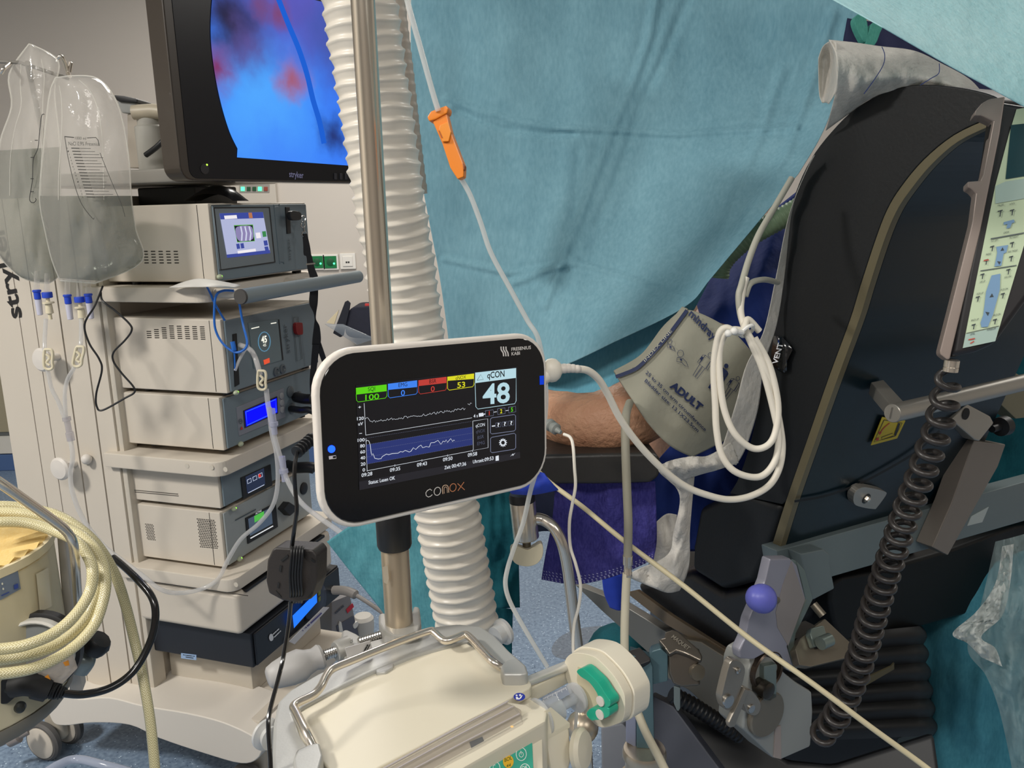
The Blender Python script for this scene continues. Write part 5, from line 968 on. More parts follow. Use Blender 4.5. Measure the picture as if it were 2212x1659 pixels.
fo = [(586, 1652), (590, 1560), (600, 1515), (625, 1490), (690, 1452), (800, 1410), (900, 1372), (938, 1352), (990, 1346), (1040, 1352), (1070, 1372), (1100, 1404), (1134, 1434), (1141, 1452), (1126, 1456), (1085, 1456), (1080, 1446)]
fi = [(1082, 1437), (1050, 1405), (1020, 1380), (975, 1392), (900, 1412), (800, 1452), (720, 1490), (650, 1528), (634, 1540), (650, 1590), (668, 1612), (690, 1606), (697, 1634), (690, 1658), (640, 1700), (586, 1700)]
b = B(); b.prism([frame_px(*p) for p in fo + fi], -UP * 0.026, 0.004, 2); part('frame', b, silver, pump, 'silver cast frame')
for nm_, q in (('frame_end', ((1080, 1436), (1096, 1424), (1118, 1420), (1136, 1436), (1141, 1452), (1128, 1456), (1086, 1456))), ('frame_end', ((632, 1640), (640, 1618), (668, 1606), (690, 1602), (698, 1630), (690, 1660), (640, 1700)))):
    b = B(); b.prism([AZ(x, y, zt_ + 0.009) for x, y in q], -UP * 0.03, 0.003, 3); part(nm_, b, silver, pump)
zh = ZT + 0.016
b = B(); b.tube(cr([AZ(x, y, zh + dz) for x, y, dz in ((676, 1612, -0.008), (660, 1580, 0), (640, 1540, 0), (634, 1527, 0), (645, 1517, 0), (668, 1506, 0), (682, 1497, 0), (694, 1482, 0.002), (705, 1460, 0.004), (720, 1444, 0.005), (760, 1427, 0.005), (850, 1391, 0.005), (925, 1364, 0.005), (938, 1367, 0.004), (953, 1380, 0.001), (965, 1384, 0), (985, 1378, 0), (1003, 1371, 0), (1014, 1376, 0), (1032, 1395, 0), (1062, 1428, 0), (1084, 1443, -0.008))], 5), 0.0044, 14); part('handle', b, MATS['chrome'], pump, 'chrome handle')
b = B(); b.prism([AZ(x, y, ZT + 0.003) for x, y in ((806, 1437), (836, 1424), (851, 1431), (849, 1440), (832, 1451), (813, 1453))], -UP * 0.006, 0.0015); part('lock_tab', b, silver, pump)
b = B(); b.lathe(AZ(572, 1583, ZT - 0.012), AZ(595, 1600, ZT - 0.012) - AZ(572, 1583, ZT - 0.012), [(0.0, 0), (0.013, 0), (0.016, 0.002), (0.016, 0.005), (0.010, 0.007), (0.012, 0.014)], 24); part('locking_knob', b, M('knob_silver', (200, 200, 198), 0.35, 0.3, var=0.05), pump)
b = B(); b.lathe(AZ(1075, 1372, ZT - 0.012), AZ(1098, 1358, ZT - 0.01) - AZ(1070, 1375, ZT - 0.012), [(0.012, -0.004), (0.012, 0.006), (0.0165, 0.008), (0.0165, 0.012), (0.0, 0.013)], 24); part('locking_knob', b, MATS['knob_silver'], pump)
# sticker
b = B(); mt_ = lambda x, y: AZ(x, y, ZT + 0.0004); b.face([mt_(1122 + 12.6 * math.cos(a), 1505 + 8.4 * math.sin(a)) for a in [i * math.pi / 12 for i in range(24)]]); sk_ = part('manual_sticker', b, M('sticker_blue', (30, 48, 164), 0.4, var=0.05), pump, 'round blue sticker', smooth=0)
b = B(); mt2 = lambda x, y: AZ(x, y, ZT + 0.0008); b.face([mt2(1116 + 2.4 * math.cos(a), 1502 + 2 * math.sin(a)) for a in range(6)]); b.poly([(1114, 1505), (1118, 1505), (1121, 1509), (1126, 1503), (1129, 1501), (1126, 1508), (1122, 1511), (1115, 1511)], mt2); b.poly([(1121, 1500), (1125, 1499), (1126, 1503), (1122, 1504)], mt2); part('sticker_mark', b, M('print_white', (235, 235, 238), 0.5, var=0.03), sk_, smooth=0)
# sloped front with display window and keypad
fpn = (PYD * 0.62 + UP * 0.78); FPl = Plane(AZ(1094, 1516, ZT - 0.001), fpn)
b = B(); b.slab([(790, 1690), (826, 1664), (1098, 1516), (1140, 1522), (1164, 1540), (1172, 1570), (1176, 1720), (790, 1760)], FPl, 0.03, 0.002); fb = part('front_panel', b, crm, pump)
b = B(); b.slab([(830, 1664), (940, 1605), (1095, 1517), (1125, 1532), (1131, 1578), (1090, 1602), (970, 1650), (880, 1700)], FPl, 0.004, 0.001, off=0.003); part('window_floor', b, M('window_grey', (188, 178, 160), 0.5, var=0.04), fb)
clr = CLEAR('lid_clear', (214, 208, 206), 0.12, 0.05, 0, 30, 0.8)
b = B(); lidp = [(822, 1664), (930, 1600), (1020, 1550), (1094, 1516), (1112, 1522), (1128, 1545), (1132, 1572), (1120, 1586), (980, 1646), (880, 1700)]
b.slab(lidp, FPl, 0.005, 0.0015, off=0.0075); lid = part('window_lid', b, clr, fb, 'clear display lid')
for k, (p0, p1) in enumerate((((822, 1664), (1094, 1517)), ((850, 1664), (1108, 1526)), ((880, 1668), (1122, 1542)), ((826, 1661), (1098, 1514)))):
    b = B(); b.tube([FPl.on(*p0, 0.0078), FPl.on((p0[0] + p1[0]) / 2 + 3, (p0[1] + p1[1]) / 2 - 3, 0.0082), FPl.on(*p1, 0.0078)], 0.0008, 6); part('lid_rib', b, M('rib_lilac', (190, 182, 180), 0.15, var=0.1, coat=0.5), lid)
fm = FPl.m(0.0036)
b = B(); b.poly([(1014, 1603), (1042, 1591), (1052, 1618), (1024, 1634)], fm); part('plunger_mark', b, M('plunger_dark', (92, 94, 96), 0.4, var=0.1), fb, smooth=0)
b = B(); b.text('50', (1098, 1583), (1101, 1598), (9, -3), fm, 0.02); b.text('40', (1064, 1602), (1067, 1615), (9, -3), fm, 0.02); b.text('ml', (1113, 1580), (1116, 1590), (8, -3), fm, 0.02); b.text('0', (995, 1640), (997, 1646), (8, -3), fm, 0.02); part('scale_print', b, M('print_softblack2', (60, 56, 52), 0.5, var=0.1), fb, smooth=0)
teal = M('keypad_teal', (64, 170, 146), 0.4, var=0.04)
b = B(); b.slab([(985, 1665), (1040, 1640), (1145, 1590), (1150, 1605), (1155, 1720), (985, 1720)], FPl, 0.002, 0.0005, off=0.002); kp_ = part('keypad', b, teal, fb, 'teal keypad')
fk, fk2 = FPl.m(0.0026), FPl.m(0.003)
el = lambda x, y, rx, ry, n=24: [(x + rx * math.cos(i * 2 * math.pi / n), y + ry * math.sin(i * 2 * math.pi / n)) for i in range(n)]
b = B()
for x_, y_ in ((1126, 1629), (1069, 1659), (1134, 1664)): b.ring(el(x_, y_, 11, 14), 1.6, fk)
b.ring(el(1126, 1630, 4.5, 5.5), 1.3, fk); b.strip([(1125, 1622), (1126, 1630)], 1.3, fk); b.text('C', (1065, 1663), (1071, 1661), (-1, -10), fk, 0.01); b.text('OK', (1127, 1664), (1141, 1660), (-1, -8), fk, 0.01); part('key_rings', b, M('key_white', (222, 234, 228), 0.4, var=0.03), kp_, smooth=0)
b = B(); b.face([fk(*p) for p in el(1098, 1645, 11.5, 14)]); part('bolus_key', b, M('key_yellow', (232, 184, 50), 0.4, var=0.04), kp_, 'yellow bolus key', smooth=0)
b = B(); b.text('BOL', (1090, 1646), (1106, 1640), (-0.6, -8), fk2, 0.01); b.poly([(1094, 1655), (1098, 1650), (1098, 1657)], fk2); b.poly([(1099, 1654), (1103, 1648), (1103, 1655)], fk2); part('bolus_print', b, M('print_olive', (96, 110, 40), 0.5, var=0.05), kp_, smooth=0)
b = B(); b.ball(FPl.on(1106, 1573, 0.003), 0.0025); part('amber_lamp', b, EM('amber', (255, 200, 120), 1.2), fb)
# right hand side: bracket with holder wheel
hp = Plane(PP(0.2135, 0.16, -0.02), PYD * 0.9 - PXD * 0.1 + UP * 0.2)
b = B(); b.slab([(1150, 1566), (1190, 1537), (1232, 1572), (1236, 1640), (1226, 1680), (1206, 1690), (1190, 1660), (1180, 1600)], hp, 0.035, 0.004); hd_ = part('syringe_holder', b, crm, pump)
b = B(); b.prism([hp.on(1150, 1566), hp.on(1190, 1537), hp.on(1232, 1572), hp.on(1180, 1600)], UP * 0.006, 0.001); part('holder_top', b, M('pump_cream2', (224, 216, 192), 0.42, var=0.03), hd_)
b = B(); b.lathe(hp.on(1240, 1618, -0.004), hp.n * 0.75 + PXD * 0.4, [(0.014, 0), (0.0215, 0.004), (0.0225, 0.009), (0.019, 0.013), (0, 0.015)], 32); part('holder_knob', b, crm, hd_)
# syringe
s0, s1 = PP(0.19, 0.135, -0.036), None
ZS = ZT - 0.03
q0, q1 = AZ(1158, 1556, ZS), AZ(1276, 1512, ZS); sd = PXD
q0 = AZ(1150, 1560, ZS); ln = (AZ(1276, 1512, ZS) - q0).length
sy = thing('syringe', 'clear plastic syringe clamped in the pump with white scale marks', 'syringe', q0 - UP * 0.02)
b = B(); b.lathe(q0 - sd * 0.06, sd, [(0.0145, 0), (0.0145, ln + 0.02), (0.0138, ln + 0.02)], 32, cap=False); part('barrel', b, CLEAR('syringe_clear', (226, 230, 234), 0.55, 0.08, 0, 30, 0.4), sy)
b = B(); b.lathe(q0 + sd * (ln - 0.042), sd, [(0.010, 0), (0.0135, 0.001), (0.0138, 0.004), (0.006, 0.005), (0.006, 0.03), (0.0165, 0.031), (0.0165, 0.034), (0.0, 0.035)], 28); part('plunger', b, CLEAR('plunger_clear', (226, 228, 232), 0.6, 0.12, 0, 30, 0.3), sy)
b = B(); mS = lambda x, y: AZ(x, y, ZS + 0.0138)
for k in range(26):
    u = k / 25; x_, y_ = lerp(1172, 1222, u), lerp(1508, 1484, u); h_ = 7 if k % 5 == 0 else 3.5; b.strip([(x_, y_), (x_ + h_ * 0.3, y_ + h_)], 0.8, mS)
b.strip([(1172, 1508), (1180, 1528)], 1.2, mS); b.strip([(1199, 1495), (1208, 1513)], 1.2, mS); part('scale_marks', b, MATS['print_white'], sy, smooth=0)
b = B(); b.poly([(1171, 1506), (1223, 1481), (1231, 1500), (1180, 1525)], lambda x, y: AZ(x, y, ZS + 0.0135)); part('scale_strip', b, M('strip_slate', (134, 142, 158), 0.5, var=0.05), sy, smooth=0)
b = B(); b.lathe(q0 + sd * 0.008, sd, [(0.0146, 0), (0.0215, 0.0005), (0.0215, 0.003), (0.0146, 0.0035)], 28, cap=False); part('flange', b, MATS['plunger_clear'], sy)
# drive rod and drive head
b = B(); b.tube([AZ(1110, 1485, ZT - 0.006), AZ(1232, 1435, ZT - 0.006)], 0.0056, 18); part('drive_rod', b, M('rod_alu', (214, 212, 206), 0.35, 0.5, var=0.05), pump, 'silver drive rod')
b = B(); b.box((AZ(1150, 1490, ZT - 0.02) + AZ(1240, 1455, ZT - 0.02)) / 2, PXD * 0.04, PYD * 0.004, UP * 0.009, 0.002); part('rod_guide', b, crm, pump)
hpl = Plane(AZ(1262, 1475, ZT - 0.012), PXD)
face = cr([(1219, 1432), (1228, 1416), (1246, 1410), (1280, 1417), (1304, 1436), (1327, 1462), (1344, 1491), (1350, 1512), (1347, 1552), (1332, 1565), (1298, 1572), (1276, 1556), (1256, 1532), (1238, 1500), (1222, 1465)], 4, True)
b = B(); b.slab([(p.x, p.y) for p in face], hpl, 0.012, 0.002); dh = part('drive_head', b, crm, pump)
P3 = [hpl.on(p.x, p.y) for p in face]; cc = sum(P3, V()) / len(P3)
b = B(); b.prism([cc + (p - cc) * 1.05 + PXD * 0.0125 for p in P3], PXD * 0.026, 0.006, 3); part('head_cover', b, M('pump_cream3', (224, 217, 198), 0.4, var=0.03), dh)
b = B(); b.slab([(1248, 1440), (1262, 1444), (1300, 1476), (1322, 1505), (1324, 1530), (1318, 1550), (1296, 1556), (1276, 1540), (1258, 1510), (1246, 1470)], hpl, 0.001, 0, off=0.0006); part('head_recess', b, M('recess_cream', (200, 190, 160), 0.5, var=0.05), dh)
tealc = M('claw_teal', (28, 160, 130), 0.35, var=0.05, coat=0.2)
b = B(); b.slab([(p.x, p.y) for p in cr([(1245, 1450), (1258, 1444), (1275, 1458), (1292, 1475), (1306, 1497), (1318, 1515), (1316, 1527), (1304, 1528), (1296, 1518), (1288, 1496), (1272, 1474), (1254, 1462)], 3, True)], hpl.shift(0.016), 0.014, 0.002); c1_ = part('claw', b, tealc, dh, 'teal claw')
b = B(); b.slab([(p.x, p.y) for p in cr([(1266, 1542), (1276, 1530), (1290, 1532), (1300, 1526), (1314, 1530), (1316, 1546), (1302, 1554), (1286, 1556), (1276, 1556)], 3, True)], hpl.shift(0.016), 0.014, 0.002); c2_ = part('claw', b, tealc, dh, 'teal claw')
for cl, x_, y_ in ((c1_, 1298, 1514), (c2_, 1297, 1543)):
    b = B(); b.lathe(hpl.on(x_, y_, 0.0158), hpl.n, [(0.0055, 0), (0.0055, 0.0016), (0, 0.0018)], 20); part('pin', b, M('pin_grey', (206, 200, 192), 0.4, var=0.05), cl)
# ------------------------------------------------------------------ pole clamp of the pump
pc_ = thing('pole_clamp', 'grey cast pole clamp with screw and long handle behind pump', 'clamp', V((PX, PY, 0.93)))
cg = M('clamp_grey', (172, 170, 164), 0.45, 0.35, var=0.05, bump=0.04, bs=400)
def cz(x, y, z=0.953): return AZ(x, y, z)
b = B(); b.prism([cz(*p) for p in ((738, 1362), (748, 1358), (770, 1368), (795, 1385), (830, 1376), (858, 1368), (858, 1385), (800, 1405), (745, 1425), (735, 1400))], -UP * 0.035, 0.003); part('body', b, cg, pc_)
b = B(); b.prism([cz(*p, 0.966) for p in ((818, 1325), (832, 1322), (836, 1343), (862, 1352), (885, 1345), (890, 1322), (893, 1308), (906, 1310), (910, 1345), (905, 1362), (880, 1372), (850, 1372), (826, 1358), (818, 1345))], -UP * 0.03, 0.003); part('jaw', b, cg, pc_)
b = B(); b.prism([cz(*p, 0.96) for p in ((828, 1372), (838, 1362), (860, 1362), (876, 1350), (884, 1358), (882, 1372), (860, 1382), (830, 1390))], -UP * 0.02, 0.004); part('pressure_pad', b, cg, pc_)
def screw(b, P0, P1, r, n):
    L_ = (P1 - P0).length; b.lathe(P0, P1 - P0, [((r if k % 2 else r * 0.82), L_ * k / (2 * n)) for k in range(2 * n + 1)], 14)
b = B(); screw(b, cz(775, 1388, 0.952), cz(838, 1368, 0.952), 0.0062, 12); part('spindle', b, steel, pc_)
b = B(); screw(b, cz(694, 1418, 0.955), cz(738, 1402, 0.955), 0.0064, 9); part('spindle', b, steel, pc_)
b = B(); b.lathe(cz(725, 1408, 0.955), cz(745, 1400, 0.955) - cz(725, 1408, 0.955), [(0.011, 0), (0.0125, 0.003), (0.0125, 0.018)], 20); part('nut', b, cg, pc_)
h0_, h1_ = cz(696, 1417, 0.952), cz(578, 1466, 0.945); Lh = (h1_ - h0_).length
b = B(); b.lathe(h0_, h1_ - h0_, [(0.0, -0.001), (0.013, 0), (0.0145, 0.003), (0.0125, Lh * 0.15), (0.0145, Lh * 0.28), (0.0185, Lh * 0.4), (0.0182, Lh * 0.6), (0.015, Lh * 0.85), (0.012, Lh * 0.97), (0.009, Lh), (0.0, Lh)], 26); part('grip', b, M('grip_grey', (168, 166, 164), 0.5, var=0.04), pc_)
b = B(); lp_ = Plane(cz(770, 1405, 0.95), PYD); b.slab([(746, 1400), (800, 1384), (806, 1408), (752, 1424)], lp_, 0.001, 0, off=0.03); part('rating_label', b, M('label_grey', (198, 196, 196), 0.5, var=0.04), pc_, 'printed rating label')
b = B(); b.text('CE', (757, 1390), (763, 1386), (-1, -6), lp_.m(0.031)); b.dashes((786, 1408), (795, 1392), 3, 3, lp_.m(0.031), 21); b.dashes((792, 1406), (800, 1391), 3, 2, lp_.m(0.031), 22); part('label_print', b, MATS['print_black'], pc_, smooth=0)
# ================================================================== WARMING HOSE
def hose(name, label, pts, R, pitch, mat, amp=0.07, cat='hose', n=36, wob=0.0):
    P = path(pts, 60); Ls = [0.0]
    for p, q in zip(P, P[1:]): Ls.append(Ls[-1] + (q - p).length)
    N_ = int(Ls[-1] / pitch * 9); out, rr = [], []; k = 0
    for i in range(N_ + 1):
        s_ = Ls[-1] * i / N_
        while k < len(Ls) - 2 and Ls[k + 1] < s_: k += 1
        f_ = (s_ - Ls[k]) / max(Ls[k + 1] - Ls[k], 1e-9); out.append(P[k].lerp(P[k + 1], f_))
        ph = (s_ / pitch) % 1.0; w = math.exp(-((ph - 0.5) / 0.16) ** 2); rr.append(R * (1 + amp * w - 0.02 * math.sin(2 * math.pi * ph)))
    b = B(); b.tube(out, rr, n, cap=True)
    if wob:
        for v in b.bm.verts:
            v.co += V((noise.noise(v.co * 40), noise.noise(v.co * 40 + V((9, 0, 0))), noise.noise(v.co * 40 + V((0, 9, 0))))) * wob
    return solo(name, b, mat, label, cat, smooth=80)
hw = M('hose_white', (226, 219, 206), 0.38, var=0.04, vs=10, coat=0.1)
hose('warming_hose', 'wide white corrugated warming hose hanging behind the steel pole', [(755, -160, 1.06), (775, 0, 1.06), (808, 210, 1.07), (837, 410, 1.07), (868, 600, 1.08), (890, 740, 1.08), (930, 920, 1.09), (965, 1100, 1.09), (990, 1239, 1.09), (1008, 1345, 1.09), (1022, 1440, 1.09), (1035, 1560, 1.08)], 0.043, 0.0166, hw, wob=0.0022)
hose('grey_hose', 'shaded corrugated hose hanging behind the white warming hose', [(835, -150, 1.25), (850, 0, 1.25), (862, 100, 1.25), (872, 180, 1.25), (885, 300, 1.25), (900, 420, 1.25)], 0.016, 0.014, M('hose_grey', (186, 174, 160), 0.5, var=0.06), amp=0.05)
# ================================================================== INFUSION LINE WITH ORANGE CLAMP
yl_ = 0.86
t = thing('infusion_line', 'clear infusion line hanging with the orange roller clamp', 'tubing', A(1145, 700, yl_))
b = B(); b.tube(path([(866, -60, yl_), (882, 10, yl_), (910, 110, yl_), (932, 190, yl_), (947, 240, yl_)]), 0.0028, 10); part('upper_tube', b, CLEAR('drip_tube', (236, 238, 236), 0.55, 0.1, 0, 30, 0.3), t)
b = B(); b.tube(path([(990, 376, yl_), (1015, 420, yl_), (1038, 480, yl_), (1060, 545, yl_), (1100, 620, yl_), (1138, 690, yl_), (1165, 740, yl_), (1180, 860, yl_ + 0.03), (1165, 990, yl_ + 0.03), (1146, 1060, yl_), (1130, 1130, yl_), (1110, 1185, yl_), (1096, 1230, yl_), (1092, 1265, yl_), (1104, 1305, yl_), (1140, 1370, yl_), (1182, 1440, yl_)], 7), 0.0026, 10); part('lower_tube', b, MATS['drip_tube'], t)
orm = M('clamp_orange', (236, 134, 34), 0.38, var=0.05)
cpl = Plane(A(965, 310, yl_ - 0.004), (-0.25, -1, 0.15))
rc = thing('roller_clamp', 'orange roller clamp hanging on the clear infusion line', 'clamp', cpl.on(990, 385))
b = B(); b.slab([(934, 262), (964, 243), (974, 285), (1002, 358), (1001, 382), (988, 387), (972, 362), (955, 310)], cpl, 0.010, 0.0012); part('body', b, orm, rc)
b = B(); b.slab([(922, 252), (930, 240), (964, 227), (968, 234), (966, 244), (940, 258), (926, 262)], cpl.shift(0.002), 0.014, 0.0015); part('collar', b, orm, rc)
b = B(); b.slab([(955, 306), (969, 305), (974, 285), (968, 262), (950, 270), (948, 280), (953, 296)], cpl.shift(0.003), 0.006, 0.0008); part('roller_guard', b, M('clamp_orange2', (240, 146, 44), 0.38, var=0.05), rc)
b = B(); b.strip([(948, 282), (955, 298)], 2.2, cpl.m(0.0035)); part('slot', b, M('orange_dark', (170, 84, 20), 0.5, var=0.1), rc)
b = B(); b.slab([(999, 352), (1004, 358), (1003, 368), (1000, 364)], cpl.shift(0.001), 0.006, 0.0005); part('catch', b, M('orange_brown', (150, 80, 30), 0.5, var=0.1), rc)
# ================================================================== SURGICAL DRAPES
teal_d = CLOTH('drape_teal', (146, 192, 206), (108, 156, 174), 0.2, 5, 0.35, 45)
def wr(x, y, a=0.01, s=0.006, k=0.0): return noise.noise(V((x * s, y * s * 0.55, k))) * a + noise.noise(V((x * s * 3.1, y * s * 1.6, k + 5))) * a * 0.35
CR = [([(1428, -60), (1400, 90), (1368, 180), (1318, 290), (1272, 420), (1215, 560), (1178, 660)], 13, 0.0035),
      ([(965, 212), (1040, 240), (1110, 260), (1180, 272), (1240, 278), (1330, 282), (1460, 290), (1600, 282), (1720, 275)], 10, 0.0032), ([(985, 240), (1080, 278), (1180, 292), (1240, 290)], 10, -0.003),
      ([(1500, -40), (1430, 130), (1380, 235), (1352, 330), (1290, 480)], 14, -0.0028), ([(960, 560), (1030, 575), (1100, 590), (1200, 578), (1250, 570), (1360, 600), (1480, 645)], 9, 0.003), ([(1110, 610), (1180, 585), (1240, 560)], 12, 0.004),
      ([(1690, 150), (1640, 300), (1590, 420), (1560, 520)], 16, 0.003), ([(1800, 30), (1760, 160), (1700, 330), (1560, 560)], 16, 0.004), ([(1250, 330), (1240, 480), (1220, 640)], 18, -0.002)]
def drape_disp(x, y):
    d = wr(x, y, 0.02, 0.004, 1.0)
    for pl, w, a in CR: q = dist_poly(x, y, pl) / w; d += 1.4 * a * (math.exp(-(q * 1.8) ** 2) - 0.35 * math.exp(-((q - 1.3) * 1.8) ** 2))
    return d
rows = [[(890, -90, 1.52), (1060, -90, 1.50), (1230, -90, 1.50), (1420, -90, 1.50), (1600, -90, 1.46), (1760, -90, 1.42), (1900, -90, 1.40)],
        [(888, 130, 1.50), (1050, 130, 1.48), (1220, 130, 1.47), (1400, 130, 1.46), (1570, 130, 1.43), (1720, 130, 1.40), (1850, 90, 1.37)],
        [(905, 350, 1.47), (1050, 360, 1.44), (1210, 350, 1.42), (1370, 340, 1.40), (1530, 320, 1.37), (1660, 290, 1.34), (1800, 230, 1.32)],
        [(950, 600, 1.44), (1070, 600, 1.40), (1200, 590, 1.36), (1350, 560, 1.32), (1480, 520, 1.29), (1600, 430, 1.28), (1770, 300, 1.28)],
        [(975, 780, 1.42), (1080, 790, 1.37), (1190, 798, 1.30), (1335, 735, 1.22), (1480, 662, 1.17), (1545, 590, 1.18), (1725, 375, 1.24)]]
b = B(); b.grid(sheet_grid(rows, 170, 170, drape_disp))
solidify(solo('surgical_drape', b, teal_d, 'large teal surgical drape hanging creased behind hose and monitor', 'drape', smooth=180), 0.0008)
rows = [[(985, 730, 1.45), (1100, 700, 1.42), (1200, 690, 1.38), (1340, 650, 1.30), (1480, 600, 1.25), (1560, 540, 1.26)],
        [(985, 860, 1.45), (1100, 850, 1.42), (1190, 830, 1.36), (1330, 775, 1.28), (1440, 700, 1.23), (1530, 610, 1.24)],
        [(990, 1010, 1.46), (1090, 970, 1.42), (1186, 912, 1.35), (1262, 880, 1.30), (1340, 830, 1.26), (1500, 668, 1.235)]]
b = B(); b.grid(sheet_grid(rows, 50, 40, lambda x, y: wr(x, y, 0.012, 0.008, 4)))
solidify(solo('drape_underlayer', b, CLOTH('drape_teal_b', (124, 188, 208), (88, 156, 182), 0.2, 6, 0.3, 50), 'brighter blue teal drape layer hanging below the creased drape', 'drape', smooth=180), 0.0008)
rows = [[(1690, -62, 0.84), (1860, -110, 0.88), (2060, -150, 0.92), (2300, -190, 0.96)],
        [(1760, -22, 0.78), (1930, -40, 0.82), (2100, -50, 0.85), (2300, -60, 0.88)],
        [(1840, 22, 0.73), (1990, 55, 0.755), (2130, 85, 0.775), (2310, 105, 0.79)],
        [(1905, 58, 0.70), (2040, 136, 0.71), (2150, 196, 0.72), (2310, 284, 0.73)]]
b = B(); b.grid(sheet_grid(rows, 50, 40, lambda x, y: wr(x, y, 0.006, 0.008, 7)))
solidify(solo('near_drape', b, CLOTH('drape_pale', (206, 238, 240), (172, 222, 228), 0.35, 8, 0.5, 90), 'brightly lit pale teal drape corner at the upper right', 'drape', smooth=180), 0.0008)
rows = [[(706, 1170, 1.42), (800, 1110, 1.40), (900, 1080, 1.38), (1010, 1050, 1.38)],
        [(765, 1245, 1.42), (830, 1210, 1.40), (920, 1190, 1.38), (1010, 1180, 1.38)],
        [(832, 1330, 1.42), (880, 1300, 1.40), (940, 1290, 1.38), (1000, 1290, 1.38)],
        [(890, 1425, 1.42), (910, 1400, 1.40), (945, 1400, 1.38), (990, 1400, 1.38)]]
b = B(); b.grid(sheet_grid(rows, 36, 36, lambda x, y: wr(x, y, 0.014, 0.012, 9)))
solidify(solo('lower_drape', b, CLOTH('drape_teal_c', (112, 180, 190), (72, 140, 152), 0.2, 7, 0.35, 50), 'teal drape corner hanging below the monitor beside the pole', 'drape', smooth=180), 0.0008)
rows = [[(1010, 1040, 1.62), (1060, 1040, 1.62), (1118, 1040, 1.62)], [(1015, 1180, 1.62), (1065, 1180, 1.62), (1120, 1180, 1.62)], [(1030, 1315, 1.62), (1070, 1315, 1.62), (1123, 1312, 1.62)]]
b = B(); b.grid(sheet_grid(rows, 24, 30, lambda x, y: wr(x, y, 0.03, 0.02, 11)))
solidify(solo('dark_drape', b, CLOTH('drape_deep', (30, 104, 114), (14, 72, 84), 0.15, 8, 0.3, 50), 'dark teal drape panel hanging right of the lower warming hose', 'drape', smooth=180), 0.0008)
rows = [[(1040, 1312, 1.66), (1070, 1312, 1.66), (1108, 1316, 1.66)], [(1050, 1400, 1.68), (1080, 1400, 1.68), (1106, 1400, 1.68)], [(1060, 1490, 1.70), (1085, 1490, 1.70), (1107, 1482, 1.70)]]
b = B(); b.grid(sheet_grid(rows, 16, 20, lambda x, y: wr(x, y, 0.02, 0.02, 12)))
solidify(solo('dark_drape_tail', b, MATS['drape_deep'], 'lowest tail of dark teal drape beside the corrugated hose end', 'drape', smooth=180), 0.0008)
# ================================================================== PATIENT
skin = M('skin', (216, 170, 136), 0.5, var=0.14, vs=30, bump=0.9, bs=110, rgb2=(196, 140, 110))
me = bpy.data.meshes.new('person'); 
J = [(A(1480, 1130, 1.75), 0.12), (A(1500, 900, 1.72), 0.13), (A(1600, 660, 1.66), 0.14), (A(1600, 470, 1.70), 0.07), (A(1590, 350, 1.74), 0.055), (A(1580, 230, 1.78), 0.085), (A(1575, 150, 1.78), 0.075),
     (A(1600, 660, 1.44), 0.06), (A(1530, 760, 1.33), 0.058), (A(1440, 858, 1.235), 0.058), (A(1345, 905, 1.2), 0.054), (A(1268, 918, 1.2), 0.049), (A(1225, 905, 1.23), 0.044), (A(1120, 880, 1.36), 0.038), (A(1000, 850, 1.5), 0.028), (A(950, 835, 1.56), 0.03), (A(900, 820, 1.62), 0.022),
     (A(1640, 640, 1.9), 0.06), (A(1620, 800, 1.95), 0.05), (A(1330, 1120, 2.0), 0.07), (A(1310, 1125, 2.3), 0.06), (A(1380, 1120, 2.1), 0.07), (A(1350, 1125, 2.4), 0.06)]
Eg = [(0, 1), (1, 2), (2, 3), (3, 4), (4, 5), (5, 6), (2, 7), (7, 8), (8, 9), (9, 10), (10, 11), (11, 12), (12, 13), (13, 14), (14, 15), (15, 16), (2, 17), (17, 18), (0, 19), (19, 20), (0, 21), (21, 22)]
o0 = J[0][0].copy(); me.from_pydata([p - o0 for p, r in J], Eg, []); per = bpy.data.objects.new('person', me); COL.objects.link(per); per.location = o0; ORG[per] = o0
sm = per.modifiers.new('skin', 'SKIN'); sm.use_smooth_shade = True
if not me.skin_vertices: me.attributes
bpy.context.view_layer.objects.active = per
bm_s = bmesh.new(); bm_s.from_mesh(me); ly_ = bm_s.verts.layers.skin.verify()
for v, (p, r) in zip(bm_s.verts, J): v[ly_].radius = (r, r)
bm_s.verts.ensure_lookup_table(); bm_s.verts[0][ly_].use_root = True; bm_s.to_mesh(me); bm_s.free()
ss = per.modifiers.new('subd', 'SUBSURF'); ss.levels = 2; ss.render_levels = 2
tx = bpy.data.textures.new('folds', 'CLOUDS'); tx.noise_scale = 0.02
dm = per.modifiers.new('folds', 'DISPLACE'); dm.texture = tx; dm.strength = 0.007
me.materials.append(skin); per['label'] = 'person lying back in operating chair, bare elbow resting on black armrest'; per['category'] = 'person'
gown = M('gown_blue', (28, 56, 138), 0.8, var=0.25, vs=20, bump=0.4, bs=40)
rows = [[(1500, 640, 1.40), (1560, 560, 1.42), (1640, 480, 1.44), (1740, 400, 1.46)], [(1520, 700, 1.33), (1585, 640, 1.33), (1650, 580, 1.34), (1740, 520, 1.4)], [(1560, 760, 1.29), (1610, 740, 1.29), (1660, 720, 1.3), (1740, 700, 1.38)], [(1500, 900, 1.33), (1580, 880, 1.32), (1640, 870, 1.32), (1700, 860, 1.36)], [(1410, 1010, 1.34), (1500, 1000, 1.33), (1600, 990, 1.32), (1680, 980, 1.34)], [(1390, 1090, 1.36), (1480, 1090, 1.36), (1560, 1090, 1.36), (1640, 1080, 1.36)], [(1390, 1190, 1.42), (1480, 1190, 1.42), (1560, 1190, 1.42), (1640, 1190, 1.42)]]
